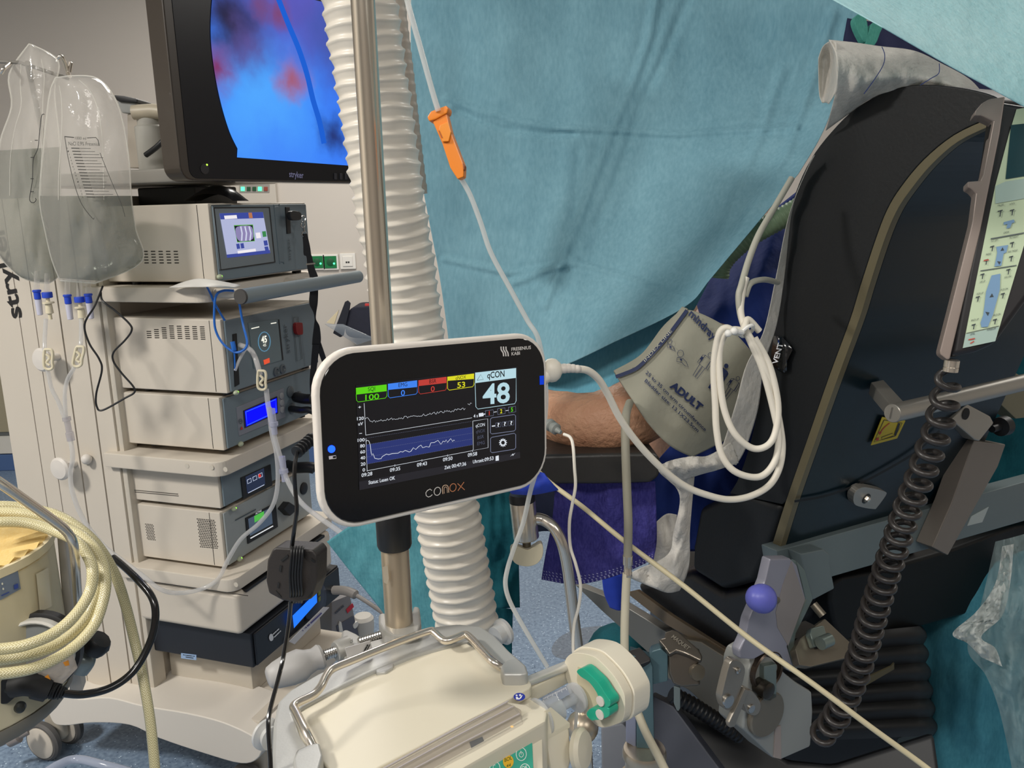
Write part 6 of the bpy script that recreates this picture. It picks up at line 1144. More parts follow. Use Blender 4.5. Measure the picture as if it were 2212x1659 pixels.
b = B(); b.grid(sheet_grid(rows, 40, 60, lambda x, y: wr(x, y, 0.02, 0.012, 20))); solidify(part('gown', b, gown, per, 'royal blue gown', smooth=180), 0.002)
# blood pressure cuff
def Yc(x, y):
    # arm axis runs from upper right to lower left; the cuff curves away at both long edges
    u = ((x - 1470) * 0.62 + (y - 830) * 0.78) / 190; v_ = ((x - 1470) * 0.78 - (y - 830) * 0.62) / 150
    return 1.138 + 0.062 * u * u + 0.02 * v_ - 0.002 * math.sin(x * 0.05 + y * 0.03)
cuffm = M('cuff_grey', (160, 158, 142), 0.75, var=0.08, vs=14, bump=0.25, bs=60)
cuff = thing('pressure_cuff', 'grey blood pressure cuff printed ADULT wrapped on upper arm', 'cuff', A(1470, 980, 1.2))
def cuff_sheet(edge, off):
    rws = []
    for r_ in edge: rws.append([(x, y, Yc(x, y) - off) for x, y in r_])
    g = sheet_grid(rws, 40, 30); return [[A(*px(p), Yc(*px(p)) - off - 0.0012 * noise.noise(p * 30)) for p in row] for row in g]
b = B(); b.grid(cuff_sheet([[(1472, 668), (1500, 672), (1545, 692), (1590, 722), (1640, 780)], [(1432, 705), (1470, 740), (1520, 780), (1570, 820), (1628, 870)], [(1385, 765), (1430, 820), (1480, 870), (1530, 905), (1590, 935)], [(1326, 800), (1365, 862), (1410, 925), (1450, 965), (1495, 988)]], 0.0)); solidify(part('wrap', b, cuffm, cuff, smooth=180), 0.006, 1)
b = B(); b.grid(cuff_sheet([[(1474, 663), (1486, 668)], [(1440, 705), (1452, 712)], [(1400, 752), (1408, 760)], [(1366, 795), (1378, 800)]], 0.0015)); solidify(part('edge_fold', b, cuffm, cuff, smooth=180), 0.003)
mc = lambda x, y: A(x, y, Yc(x, y) - 0.0045); mc2 = lambda x, y: A(x, y, Yc(x, y) - 0.0052)
navy = M('print_navy', (30, 44, 84), 0.6, var=0.1)
b = B(); b.strip(cr([(1484, 670), (1462, 700), (1442, 726), (1420, 752), (1398, 775), (1376, 795), (1352, 806), (1330, 814)], 4), 8, mc); part('index_band', b, navy, cuff, 'navy band')
b = B(); b.text('INDEX LINE', (1394, 782), (1452, 716), (-4, -4), mc2, 0.0); part('band_print', b, M('print_pale', (190, 190, 176), 0.6, var=0.05), cuff, smooth=0)
b = B(); b.text('mindray', (1487, 680), (1541, 736), (9, -13), mc, 0.03); b.text('ADULT', (1446, 835), (1511, 888), (9, -12), mc, 0.05)
b.text('25 to 35 cm arm circumference', (1394, 806), (1523, 932), (4, -6), mc, 0.015); b.text('Bladder size: 13.1X23.5cm', (1392, 824), (1507, 934), (4, -6), mc, 0.015); part('print', b, navy, cuff, 'navy lettering', smooth=0)
b = B()
def fig(x, y, s, fill):
    # little standing figure leaning with the print
    R_ = lambda dx, dy: (x + (dx * 0.75 - dy * 0.55) * s, y + (dx * 0.6 + dy * 0.8) * s)
    parts_ = [[R_(6 * math.cos(a), -34 + 6 * math.sin(a)) for a in [i * math.pi / 4 for i in range(8)]], [R_(-10, -26), R_(10, -26), R_(10, 2), R_(-10, 2)], [R_(-9, 2), R_(-1, 2), R_(-1, 36), R_(-7, 36)], [R_(1, 2), R_(9, 2), R_(7, 36), R_(1, 36)], [R_(-10, -26), R_(-16, -22), R_(-17, 2), R_(-12, 2)], [R_(10, -26), R_(16, -22), R_(17, 2), R_(12, 2)]]
    for q in parts_:
        if fill: b.poly(q, mc)
        else: b.ring(q, 1.0, mc)
    if not fill: b.poly([R_(-17, -18), R_(-11, -18), R_(-12, -9), R_(-17, -9)], mc)
fig(1518, 790, 0.85, False); fig(1552, 815, 0.9, True); fig(1580, 838, 0.75, False)
for x, y, s in ((1447, 744, 1.0), (1470, 772, 1.4)):
    b.ring([(x + 5 * s * math.cos(a), y - 6 * s + 5.5 * s * math.sin(a)) for a in [i * math.pi / 4 for i in range(8)]], 1.0, mc); b.ring([(x - 5 * s, y), (x + 3 * s, y + 1 * s), (x + 9 * s, y + 7 * s), (x + 12 * s, y + 15 * s), (x + 7 * s, y + 13 * s), (x + 2 * s, y + 8 * s), (x - 6 * s, y + 6 * s)], 1.0, mc); b.poly([(x - 1, y + 2), (x + 4, y + 4), (x + 3, y + 8), (x - 1, y + 6)], mc)
part('size_figures', b, navy, cuff, 'row of outlined figures', smooth=0)
# cuff hose
t = thing('cuff_hose', 'grey rubber cuff hose hanging straight down with metal coupling', 'hose', A(1350, 1420, 1.0))
b = B(); b.tube(path([(1360, 870, 1.12), (1352, 900, 1.06), (1351, 960, 1.03), (1354, 1050, 1.01), (1357, 1130, 1.0), (1356, 1200, 1.0)]), 0.0056, 14); part('upper_hose', b, M('hose_taupe', (150, 146, 130), 0.55, var=0.06), t)
b = B(); b.lathe(A(1356, 1200, 1.0), -UP, [(0.0064, 0), (0.0064, 0.012), (0.0052, 0.013), (0.0052, 0.022), (0.0058, 0.023), (0.0058, 0.028)], 16); part('coupling', b, MATS['chrome'], t, 'metal coupling')
b = B(); b.tube(path([(1354, 1238, 1.0), (1351, 1300, 1.0), (1349, 1380, 0.995), (1352, 1440, 0.99), (1368, 1510, 0.98), (1392, 1575, 0.96), (1420, 1630, 0.94), (1450, 1690, 0.92)]), 0.0055, 14); part('lower_hose', b, M('hose_cream', (206, 198, 174), 0.5, var=0.05), t)
# thin sensor lead and beige cable
t = thing('sensor_lead', 'thin white sensor lead with grey plug hanging over the armrest', 'cable', A(1245, 1480, 1.0))
b = B(); b.tube(path([(1218, 938, 1.06), (1232, 945, 1.05), (1238, 965, 1.04), (1241, 1010, 1.03), (1243, 1050, 1.02), (1236, 1090, 1.01), (1230, 1130, 1.0), (1232, 1180, 1.0), (1244, 1220, 0.99), (1254, 1265, 0.99), (1250, 1310, 0.99), (1240, 1350, 0.99), (1238, 1400, 0.98), (1243, 1440, 0.97), (1246, 1520, 0.95), (1243, 1580, 0.94), (1240, 1680, 0.93)]), 0.0021, 8); part('lead', b, M('lead_white', (232, 226, 214), 0.45, var=0.04), t)
b = B(); P0_, P1_ = A(1182, 914, 1.09), A(1220, 940, 1.06); b.lathe(P0_, P1_ - P0_, [(0.006, 0), (0.0085, 0.004), (0.0085, 0.009), (0.006, 0.011), (0.0078, 0.014), (0.0078, 0.02), (0.0045, 0.022), (0.0025, 0.03)], 14); part('plug', b, M('plug_grey', (132, 136, 132), 0.5, var=0.06), t)
b = B(); b.tube(path([(1150, 1005, 1.12), (1190, 1044, 1.10), (1260, 1096, 1.07), (1350, 1170, 1.03), (1480, 1268, 0.98), (1620, 1380, 0.94), (1760, 1480, 0.90), (1880, 1570, 0.87), (1990, 1650, 0.85), (2060, 1705, 0.83)]), 0.0034, 12); solo('beige_cable', b, M('cable_beige', (214, 202, 166), 0.45, var=0.04), 'beige cable stretched diagonally in front of the operating chair', 'cable')
# green breathing hose
hose('breathing_hose', 'pale green corrugated breathing hose beside the chair back', [(1552, 600, 1.27), (1556, 575, 1.27), (1575, 548, 1.27), (1620, 510, 1.26), (1690, 470, 1.25), (1760, 430, 1.25)], 0.0155, 0.0062, M('hose_green', (150, 176, 140), 0.4, var=0.08), amp=0.06, n=24)
# armrest, arm sling and clamp
t = thing('armrest', 'black padded armrest under the bare elbow', 'armrest', A(1300, 1048, 1.2))
ar = Plane(A(1300, 1010, 1.13), (0, -1, 0.05))
b = B(); b.slab([(1120, 985), (1300, 980), (1405, 978), (1422, 984), (1430, 1000), (1424, 1030), (1405, 1044), (1300, 1047), (1120, 1047)], ar, 0.12, 0.012, 3); part('pad', b, M('pad_black', (44, 42, 40), 0.45, var=0.15, vs=30, bump=0.1, bs=200), t)
b = B(); b.tube([A(1300, 1048, 1.2), A(1330, 1090, 1.26)], 0.015, 12); part('bracket', b, dkm, t)
purp = CLOTH('cloth_purple', (84, 80, 160), (48, 46, 120), 0.1, 9, 0.6, 160, fleck=0.6)
rows = [[(1200, 1040, 1.16), (1280, 1040, 1.15), (1350, 1040, 1.15), (1415, 1040, 1.16)], [(1192, 1130, 1.15), (1270, 1130, 1.16), (1350, 1120, 1.15), (1418, 1110, 1.16)], [(1178, 1200, 1.14), (1260, 1210, 1.15), (1345, 1195, 1.14), (1418, 1170, 1.16)], [(1170, 1252, 1.13), (1250, 1262, 1.14), (1340, 1240, 1.14), (1412, 1208, 1.15)]]
sg = sheet_grid(rows, 36, 30, lambda x, y: wr(x, y, 0.012, 0.02, 30)); b = B(); b.grid(sg); sl = solo('arm_sling', b, purp, 'purple non-woven cloth hanging under the armrest with stitched hem', 'cloth', smooth=180); solidify(sl, 0.0012)
b = B()
def onsheet(u, v_, off=0.002):
    i, j = v_ * 30, u * 36; i0, j0 = min(int(i), 29), min(int(j), 35); p = sg[i0][j0].lerp(sg[i0][j0 + 1], j - j0); q = sg[i0 + 1][j0].lerp(sg[i0 + 1][j0 + 1], j - j0); return p.lerp(q, i - i0) + V((0, -off, 0))
for r_, v_ in enumerate((0.84, 0.88, 0.92, 0.955)):
    for k in range(30):
        u = (k + 0.3 + 0.2 * (r_ % 2)) / 31; a, c = onsheet(u, v_), onsheet(u + 0.014, v_ + 0.012); s_ = V((0, 0, 0.0008)); b.face([a - s_, c - s_, c + s_, a + s_])
part('hem_stitches', b, M('stitch', (160, 160, 205), 0.6, var=0.1), sl, 'pale stitches', kind='stuff', smooth=0)
rows = [[(1080, 1010, 1.05), (1130, 1010, 1.04), (1175, 1022, 1.04)], [(1095, 1050, 1.05), (1140, 1050, 1.04), (1190, 1040, 1.04)], [(1105, 1066, 1.06), (1150, 1068, 1.05), (1206, 1058, 1.05)]]
b = B(); b.grid(sheet_grid(rows, 16, 14, lambda x, y: wr(x, y, 0.01, 0.03, 33))); solidify(solo('blue_strap', b, M('strap_royal', (34, 66, 190), 0.6, var=0.15, bump=0.3), 'royal blue cloth strap showing below the monitor corner', 'strap', smooth=180), 0.002)
# navy trousers / sheet in the shade under the arm
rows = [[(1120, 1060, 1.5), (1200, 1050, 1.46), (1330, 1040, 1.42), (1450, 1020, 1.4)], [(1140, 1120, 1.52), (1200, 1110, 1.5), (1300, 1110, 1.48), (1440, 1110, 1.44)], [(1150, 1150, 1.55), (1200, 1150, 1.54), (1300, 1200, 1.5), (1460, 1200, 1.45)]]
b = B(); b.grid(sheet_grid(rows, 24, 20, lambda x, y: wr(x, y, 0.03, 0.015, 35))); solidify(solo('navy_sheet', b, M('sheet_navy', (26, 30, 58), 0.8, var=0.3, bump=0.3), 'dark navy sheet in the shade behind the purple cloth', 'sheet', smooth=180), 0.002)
rows = [[(1300, 1235, 1.32), (1325, 1240, 1.31), (1345, 1240, 1.31)], [(1305, 1280, 1.33), (1330, 1290, 1.32), (1345, 1290, 1.32)], [(1318, 1312, 1.34), (1335, 1318, 1.33), (1345, 1316, 1.33)]]
b = B(); b.grid(sheet_grid(rows, 10, 12)); solidify(solo('blue_sling_tail', b, MATS['strap_royal'], 'small royal blue cloth tail hanging below purple cloth hem', 'strap', smooth=180), 0.002)
# ================================================================== OPERATING CHAIR
WD = V((0.857, 0.515, 0)).normalized(); RN = V((WD.y, -WD.x, 0))
CSP = A(1860, 618, 1.05); CS = Plane(CSP, WD)
ch = thing('operating_chair', 'black operating chair with padded back and dark rear panel', 'operating chair', A(1700, 1300, 1.2))
blackp = M('upholstery_black', (17, 20, 23), 0.5, spec=0.4, var=0.12, vs=12, bump=0.06, bs=250)
stripL = [(1640, 1255), (1660, 1200), (1697, 1083), (1745, 945), (1790, 815), (1836, 690), (1858, 618), (1890, 520), (1915, 455), (1945, 405), (1995, 345), (2060, 292), (2135, 256)]
stripR = [(1660, 1255), (1680, 1200), (1716, 1083), (1764, 945), (1810, 815), (1856, 690), (1878, 618), (1910, 520), (1936, 458), (1966, 412), (2012, 356), (2070, 306), (2140, 272)]
cush = [(p.x, p.y) for p in cr([(2150, 250), (2160, 215), (2090, 192), (1990, 183), (1920, 196), (1850, 232), (1795, 285), (1750, 345), (1718, 415), (1702, 480), (1690, 560), (1672, 650), (1656, 740), (1642, 850), (1622, 950), (1596, 1030), (1575, 1066)], 4)] + [(1690, 1090)] + [(p.x, p.y) for p in cr(stripL[2:], 3)]
b = B(); b.prism([CS.on(x, y) for x, y in cush], WD * 0.44, 0.012, 3); part('back_cushion', b, blackp, ch)
b = B(); b.slab([(1508, 1098), (1592, 1058), (1692, 1092), (1658, 1200), (1628, 1258), (1560, 1276), (1492, 1232), (1494, 1180)], CS.shift(-0.004), 0.40, 0.012, 3); part('seat_bolster', b, blackp, ch)
band = [(p.x, p.y) for p in cr(stripL, 4)] + [(p.x, p.y) for p in cr(stripR, 4)][::-1]
b = B(); b.prism([CS.on(x, y, 0.001) for x, y in band], WD * 0.012, 0.001); part('edge_strip', b, M('edge_brass', (112, 104, 80), 0.4, 0.3, var=0.1), ch, 'brass coloured edge')
b = B(); b.prism([CS.on(x, y, 0.001) + WD * 0.012 for x, y in band], WD * 0.46, 0.001); part('rear_panel', b, M('panel_petrol', (6, 26, 34), 0.3, var=0.1, spec=0.35), ch, 'dark petrol rear panel')
dvec = CS.on(1704, 1079) - CS.on(1868, 618); RP = Plane(CS.on(1790, 850) + RN * 0.012, WD.cross(dvec)); RP = Plane(CS.on(1810, 815, 0.0) , WD.cross(dvec)).shift(0.0045)
b = B(); b.strip(cr([(1716, 1083), (1780, 1072), (1850, 1048), (1920, 1012), (1980, 975), (2030, 930)], 4), 5, RP.m(0.002)); part('panel_gap', b, M('gap_black', (6, 8, 10), 0.6, var=0.1), ch)
b = B(); b.slab([(1906, 901), (1956, 909), (1938, 947), (1882, 962)], RP, 0.0008, 0, off=0.0012); yl2 = part('warning_sticker', b, M('sticker_yellow', (206, 182, 36), 0.5, var=0.06), ch, 'yellow warning sticker')
b = B(); b.ring([(1910, 907), (1949, 914), (1934, 942), (1888, 955)], 1.3, RP.m(0.0018)); b.poly([(1940, 914), (1945, 915), (1936, 941), (1931, 940)], RP.m(0.0018)); b.ring([(1904, 945), (1928, 936), (1930, 942), (1906, 950)], 1, RP.m(0.0018)); part('sticker_lines', b, MATS['print_black'], yl2, smooth=0)
b = B(); b.strip(cr([(1922, 914), (1910, 924), (1901, 936)], 3), 1.8, RP.m(0.0019)); b.poly([(1897, 932), (1905, 934), (1900, 940)], RP.m(0.0019)); b.poly([(1893, 947), (1899, 945), (1898, 951), (1892, 952)], RP.m(0.0019)); part('sticker_arrow', b, MATS['mark_red'], yl2, smooth=0)
alu = M('anodised_alu', (170, 166, 158), 0.38, 0.7, var=0.05, vs=40)
bp0 = RP.on(1927, 893, 0.075)
b = B(); b.lathe(bp0, WD, [(0.0, 0), (0.0112, 0), (0.012, 0.0008), (0.012, 0.5)], 28); part('tilt_bar', b, alu, ch, 'round grip bar')
q = RP.on(1880, 838); dn = (bp0 - q); cm = q + dn * 0.5 + WD * 0.012
b = B(); b.box(cm, dn * 0.5, WD * 0.014, dn.cross(WD).normalized() * 0.009, 0.002); part('bar_arm', b, alu, ch)
# latch
lt_ = RP.on(1866, 1078); b = B(); b.slab([(p.x, p.y) for p in cr([(1845, 1088), (1846, 1066), (1862, 1053), (1885, 1055), (1912, 1062), (1914, 1070), (1895, 1096), (1888, 1100), (1862, 1096)], 3, True)], RP.shift(0.012), 0.012, 0.003); la = part('latch', b, alu, ch)
b = B(); b.lathe(RP.on(1871, 1077, 0.012), RP.n, [(0.0085, 0), (0.0085, 0.001), (0, 0.001)], 20); part('latch_ring', b, dkm, la)
b = B(); b.lathe(RP.on(1871, 1077, 0.013), RP.n, [(0.0055, 0), (0.0055, 0.003), (0.003, 0.006), (0, 0.0065)], 6); part('bolt', b, MATS['chrome'], la)
# lower beam, upright, clamps
BPn = Plane(A(1690, 1190, 1.13), RN)
beamg = M('beam_grey', (108, 120, 122), 0.42, 0.3, var=0.06, vs=20)
b = B(); b.slab([(1678, 1190), (2260, 1028), (2260, 1112), (1795, 1247), (1690, 1272)], BPn, 0.03, 0.002); part('beam', b, beamg, ch, 'grey metal beam')
b = B(); b.dashes((1994, 1145), (2022, 1136), 2, 6, BPn.m(0.001), 12); b.dashes((1991, 1153), (2016, 1146), 4, 3, BPn.m(0.001), 13); part('beam_print', b, M('print_dk', (50, 56, 60), 0.6, var=0.1), ch, smooth=0)
b = B(); b.slab([(2098, 1116), (2136, 1095), (2122, 1128), (2090, 1136)], BPn, 0.001, 0, off=0.001); part('rating_plate', b, M('plate_pale', (168, 176, 174), 0.5, var=0.05), ch)
BP2 = BPn.shift(0.03)
b = B(); b.slab([(2104, 952), (2173, 960), (2156, 1008), (2048, 1200), (2014, 1182), (2055, 1089)], BP2, 0.03, 0.002); part('upright', b, M('upright_taupe', (122, 114, 106), 0.45, 0.2, var=0.06), ch)
b = B(); b.slab([(2054, 907), (2090, 872), (2140, 899), (2148, 914), (2116, 954), (2106, 951)], BP2.shift(0.012), 0.03, 0.003); cb = part('clamp_block', b, alu, ch)
b = B(); b.lathe(BP2.on(2086, 894, 0.0125), BP2.n, [(0.0, 0.0005), (0.0095, 0.0005), (0.0095, 0.001), (0, 0.001)], 24); part('bore', b, holem, cb)
b = B(); b.lathe(BP2.on(2150, 925, 0.0), WD, [(0.006, -0.01), (0.006, 0.012), (0.016, 0.014), (0.017, 0.03), (0.0, 0.032)], 20); part('clamp_screw', b, dkm, cb)
b = B(); b.slab([(2066, 812), (2080, 800), (2125, 768), (2240, 830), (2240, 900), (2195, 905), (2115, 830)], BPn.shift(0.0), 0.03, 0.002); part('frame_plate', b, M('plate_khaki', (112, 108, 86), 0.45, 0.2, var=0.06), ch)
# clamp with purple knob
KB = BPn.shift(0.035); steelg = M('lever_grey', (146, 146, 158), 0.42, 0.25, var=0.05); greenst = M('steel_green', (128, 140, 134), 0.35, 0.6, var=0.06); brn = M('steel_warm', (128, 120, 106), 0.35, 0.6, var=0.08)
z4 = lambda pts: [(1400 + x / 3.95, 1100 + y / 3.95) for x, y in pts]
b = B(); b.slab(z4([(1300, 380), (1500, 340), (1555, 390), (1550, 450), (1595, 680), (1405, 780), (1345, 560)]), KB.shift(-0.012), 0.03, 0.003); part('side_bracket', b, beamg, ch)
b = B(); b.slab(z4([(1045, 425), (1215, 420), (1275, 480), (1350, 770), (1190, 1170), (1255, 1385), (1232, 1398), (1180, 1370), (1130, 1270), (1000, 1232), (900, 1285), (790, 1280), (780, 1210), (830, 1110), (860, 950), (1000, 620)]), KB.shift(0.012), 0.016, 0.003); part('lever_plate', b, steelg, ch, 'grey lever plate')
b = B(); b.slab(z4([(1270, 440), (1340, 520), (1410, 770), (1265, 1060), (1250, 1150), (1310, 1320), (1250, 1390), (1190, 1170), (1350, 770), (1275, 480)]), KB.shift(0.004), 0.012, 0.002); part('lever_side', b, greenst, ch)
b = B(); b.slab(z4([(1255, 1190), (1300, 1100), (1510, 930), (1790, 1195), (1775, 1245), (1715, 1265), (1390, 1345), (1290, 1330)]), Plane(KB.on(1770, 1400, 0.02), RN * 0.75 + UP * 0.65), 0.014, 0.002); lp2 = part('ledge_plate', b, brn, ch)
b = B(); b.tube([KB.on(1772, 1390, 0.035), KB.on(1772, 1390, 0.035) + WD * 0.02], 0.0095, 14); part('roller', b, greenst, lp2)
b = B(); b.tube([KB.on(1757, 1305, 0.0), KB.on(1778, 1330, 0.015)], 0.006, 12); part('pin', b, brn, ch)
k0, k1 = KB.on(1652, 1294, 0.036), KB.on(1588, 1284, 0.05)
b = B(); b.lathe(k0, k1 - k0, [(0.0, 0), (0.0165, 0.0), (0.0190, 0.003), (0.0192, 0.010), (0.0165, 0.022), (0.0115, 0.030), (0.0055, 0.034), (0, 0.0345)], 20); part('purple_knob', b, M('knob_violet', (104, 108, 198), 0.4, var=0.06), ch, 'violet blue knob')
b = B(); b.tube([KB.on(1678, 1296, 0.01), k0], 0.005, 10); part('knob_stem', b, brn, ch)
b = B(); b.slab(z4([(1225, 445), (1340, 770), (1195, 1165), (1105, 1010), (1090, 880), (1150, 650)]), KB.shift(0.0126), 0.0015, 0); part('lever_facet', b, M('lever_warm', (150, 142, 138), 0.4, 0.25, var=0.05), ch)
lpl = Plane(KB.on(1770, 1400, 0.02), RN * 0.75 + UP * 0.65)
b = B(); b.poly(z4([(1385, 1050), (1430, 1195), (1530, 1170), (1565, 1140), (1500, 1035)]), lpl.m(0.0012)); part('ledge_slot', b, holem, lp2, smooth=0)
b = B(); b.slab(z4([(1380, 1060), (1395, 1010), (1505, 985), (1530, 1080), (1510, 1140), (1420, 1180)]), lpl.shift(0.012), 0.012, 0.003, 2); part('catch_block', b, greenst, lp2)
# lower clamp casting with levers
SR = CS.shift(-0.02); LK = KB.shift(0.005); z7 = lambda pts: [(1200 + x / 3.95, 1239 + y / 3.95) for x, y in pts]
b = B(); b.slab(z7([(1650, 830), (1680, 740), (1760, 690), (1850, 720), (1960, 850), (2060, 930), (2190, 1010), (2200, 1180), (2180, 1480), (1930, 1590), (1860, 1580), (1600, 1330), (1640, 1000)]), LK, 0.05, 0.004); part('casting', b, M('cast_grey', (152, 154, 150), 0.45, 0.3, var=0.06), ch)
P = z7([(1770, 1180)])[0]; b = B(); b.lathe(LK.on(*P, -0.002), LK.n, [(0.034, 0), (0.034, 0.008), (0.032, 0.010), (0, 0.010)], 40); part('pivot_disc', b, brn, ch)
P = z7([(1760, 800)])[0]; b = B(); b.lathe(LK.on(*P, -0.006), LK.n, [(0.03, 0), (0.03, 0.012), (0.028, 0.014), (0.026, 0.012), (0.026, 0.004)], 36); part('pivot_ring', b, M('ring_dark', (70, 60, 52), 0.3, 0.7, var=0.1), ch)
b = B(); b.slab(z7([(1878, 1310), (1926, 1298), (1930, 1588), (1866, 1572)]), LK.shift(0.002), 0.004, 0.001); part('casting_edge', b, M('cast_pink', (160, 148, 142), 0.45, 0.2, var=0.06), ch)
b = B(); b.slab(z7([(1780, 790), (1890, 770), (1890, 1060), (1830, 1095), (1770, 1090)]), LK.shift(0.008), 0.01, 0.002); part('cheek', b, greenst, ch)
b = B(); b.slab(z7([(870, 600), (960, 530), (1240, 580), (1430, 700), (1450, 900), (1620, 1020), (1560, 1330), (1480, 1320), (1140, 1000), (960, 900)]), SR.shift(0.03), 0.02, 0.003); part('rail_plate', b, brn, ch)
b = B(); b.slab(z7([(p.x, p.y) for p in cr([(1490, 770), (1540, 735), (1600, 770), (1620, 850), (1560, 1060), (1510, 1160), (1450, 1160), (1420, 1080), (1430, 1000)], 3, True)]), LK.shift(0.02), 0.012, 0.002); lv = part('latch_lever', b, M('lever_steel', (150, 144, 134), 0.32, 0.7, var=0.06), ch)
for x_, y_, r_ in ((1468, 1085, 0.009), (1548, 825, 0.004)):
    b = B(); P = z7([(x_, y_)])[0]; b.lathe(LK.on(*P, 0.02), LK.n, [(r_, 0), (r_, 0.003), (r_ * 0.5, 0.004), (0, 0.003)], 18); part('rivet', b, steel, lv)
b = B(); b.slab(z7([(1480, 1280), (1620, 980), (1655, 1000), (1530, 1310), (1490, 1320)]), LK.shift(0.024), 0.008, 0.002); part('hook_arm', b, MATS['lever_steel'], ch)
b = B(); b.slab(z7([(p.x, p.y) for p in cr([(1640, 1000), (1690, 1010), (1750, 1100), (1745, 1180), (1700, 1215), (1640, 1190), (1610, 1100)], 3, True)]), LK.shift(0.016), 0.02, 0.003); cm_ = part('cam', b, MATS['lever_steel'], ch)
b = B(); P = z7([(1668, 1150)])[0]; b.lathe(LK.on(*P, 0.016), LK.n, [(0.006, 0), (0.006, 0.002), (0.003, 0.003), (0, 0.002)], 16); part('rivet', b, steel, cm_)
b = B(); P = z7([(1680, 920)])[0]; b.lathe(LK.on(*P, -0.01), LK.n, [(0.012, 0), (0.012, 0.03), (0.008, 0.032), (0, 0.032)], 22); part('boss', b, M('boss_dark', (70, 66, 60), 0.3, 0.8, var=0.1), ch)
# seat and side rail
b = B(); b.slab([(1370, 1262), (1490, 1236), (1560, 1278), (1636, 1262), (1640, 1300), (1602, 1398), (1560, 1408), (1480, 1360), (1400, 1312)], SR, 0.42, 0.014, 3); part('seat', b, M('seat_leather', (30, 30, 32), 0.4, var=0.2, vs=18, bump=0.3, bs=30), ch)
b = B(); b.slab([(1240, 1262), (1330, 1298), (1470, 1384), (1560, 1450), (1620, 1500), (1620, 1580), (1500, 1490), (1400, 1410), (1300, 1320)], SR.shift(0.012), 0.02, 0.002); part('side_rail', b, M('rail_steel', (116, 116, 112), 0.4, 0.4, var=0.08), ch)
b = B(); b.slab([(1352, 1280), (1375, 1275), (1450, 1330), (1600, 1425), (1600, 1440), (1440, 1350)], SR.shift(0.02), 0.008, 0.001); part('rail_lip', b, M('rail_bronze', (112, 98, 80), 0.4, 0.4, var=0.08), ch)
# leg pad below the beam
b = B(); b.slab([(p.x, p.y) for p in cr([(1796, 1262), (1900, 1232), (2060, 1185), (2240, 1130), (2240, 1235), (2170, 1270), (2150, 1310), (2060, 1335), (1960, 1362), (1870, 1372), (1815, 1378)], 3, True)], BPn.shift(-0.05), 0.25, 0.015, 3); part('under_pad', b, M('pad_dark', (8, 9, 10), 0.55, spec=0.3, var=0.15), ch)
# MAQUET rail clamp with square post
mq = thing('rail_clamp', 'dark steel rail clamp with raised lettering holding a square post', 'clamp', A(1450, 1480, 1.1))
MQp = Plane(A(1460, 1420, 1.1), (-0.15, -0.97, 0.2)); mqm = M('clamp_steel', (116, 108, 98), 0.3, 0.8, var=0.12, vs=40)
b = B(); b.slab(z7([(965, 700), (1030, 660), (1160, 690), (1245, 700), (1240, 760), (1200, 790), (1240, 960), (1080, 975), (1000, 945), (965, 850)]), MQp, 0.035, 0.004, 3); part('body', b, mqm, mq)
tpm = Plane(MQp.on(1470, 1395), (-0.1, -0.55, 0.83))
b = B(); b.slab(z7([(875, 560), (930, 545), (930, 500), (1000, 475), (1050, 490), (1220, 640), (1255, 700), (1240, 745), (1130, 690), (1030, 660), (970, 690), (940, 640)]), tpm, 0.012, 0.003, 2); part('cap', b, mqm, mq)
b = B(); b.text('MAQUET', z7([(985, 545)])[0], z7([(1130, 655)])[0], (6, -6), tpm.m(0.0012), 0.02); part('embossing', b, M('emboss_bright', (186, 176, 160), 0.3, 0.8, var=0.05), mq, 'raised lettering', smooth=0)
P = z7([(1190, 830)])[0]; b = B(); b.lathe(MQp.on(*P, -0.004), MQp.n + V((0.5, 0, 0)), [(0.011, 0), (0.0115, 0.004), (0.009, 0.005), (0.0115, 0.006), (0.0115, 0.009), (0, 0.01)], 22); part('screw', b, brn, mq)
b = B(); b.slab(z7([(1010, 960), (1065, 975), (1065, 1150), (1050, 1175), (1035, 1170), (1010, 1110)]), MQp.shift(-0.008), 0.006, 0.001); part('pin', b, beamg, mq)
b = B(); b.slab(z7([(800, 700), (820, 665), (900, 640), (960, 690), (960, 920), (830, 950), (800, 900)]), MQp.shift(-0.004), 0.03, 0.002); part('cross_bar', b, M('bar_petrol', (74, 100, 108), 0.4, 0.3, var=0.06), mq)
b = B(); tq = MQp.shift(0.004); b.slab(z7([(630, 690), (810, 745), (830, 800), (845, 1500), (690, 1490), (690, 790)]), tq, 0.04, 0.002); part('square_post', b, M('post_petrol', (84, 110, 118), 0.4, 0.35, var=0.06), mq)
b = B(); b.slab(z7([(600, 700), (690, 790), (690, 1490), (600, 1440)]), tq.shift(-0.004), 0.03, 0.002); part('post_side', b, M('post_lilac', (140, 146, 168), 0.4, 0.3, var=0.06), mq)
b = B(); b.slab(z7([(610, 660), (720, 625), (810, 720), (810, 745), (690, 790), (615, 720)]), Plane(tq.on(1385, 1420), (-0.1, -0.5, 0.85)), 0.012, 0.002); part('post_cap', b, M('cap_black', (40, 38, 38), 0.5, var=0.1), mq, 'black cap')
cpb = tq.on(1392, 1610); b = B(); b.lathe(cpb - UP * 0.06, UP, [(0.036, 0), (0.036, 0.008), (0.028, 0.012), (0.028, 0.04), (0.032, 0.042), (0.032, 0.05), (0.03, 0.055)], 32); part('post_foot', b, MATS['worn_steel'], mq)
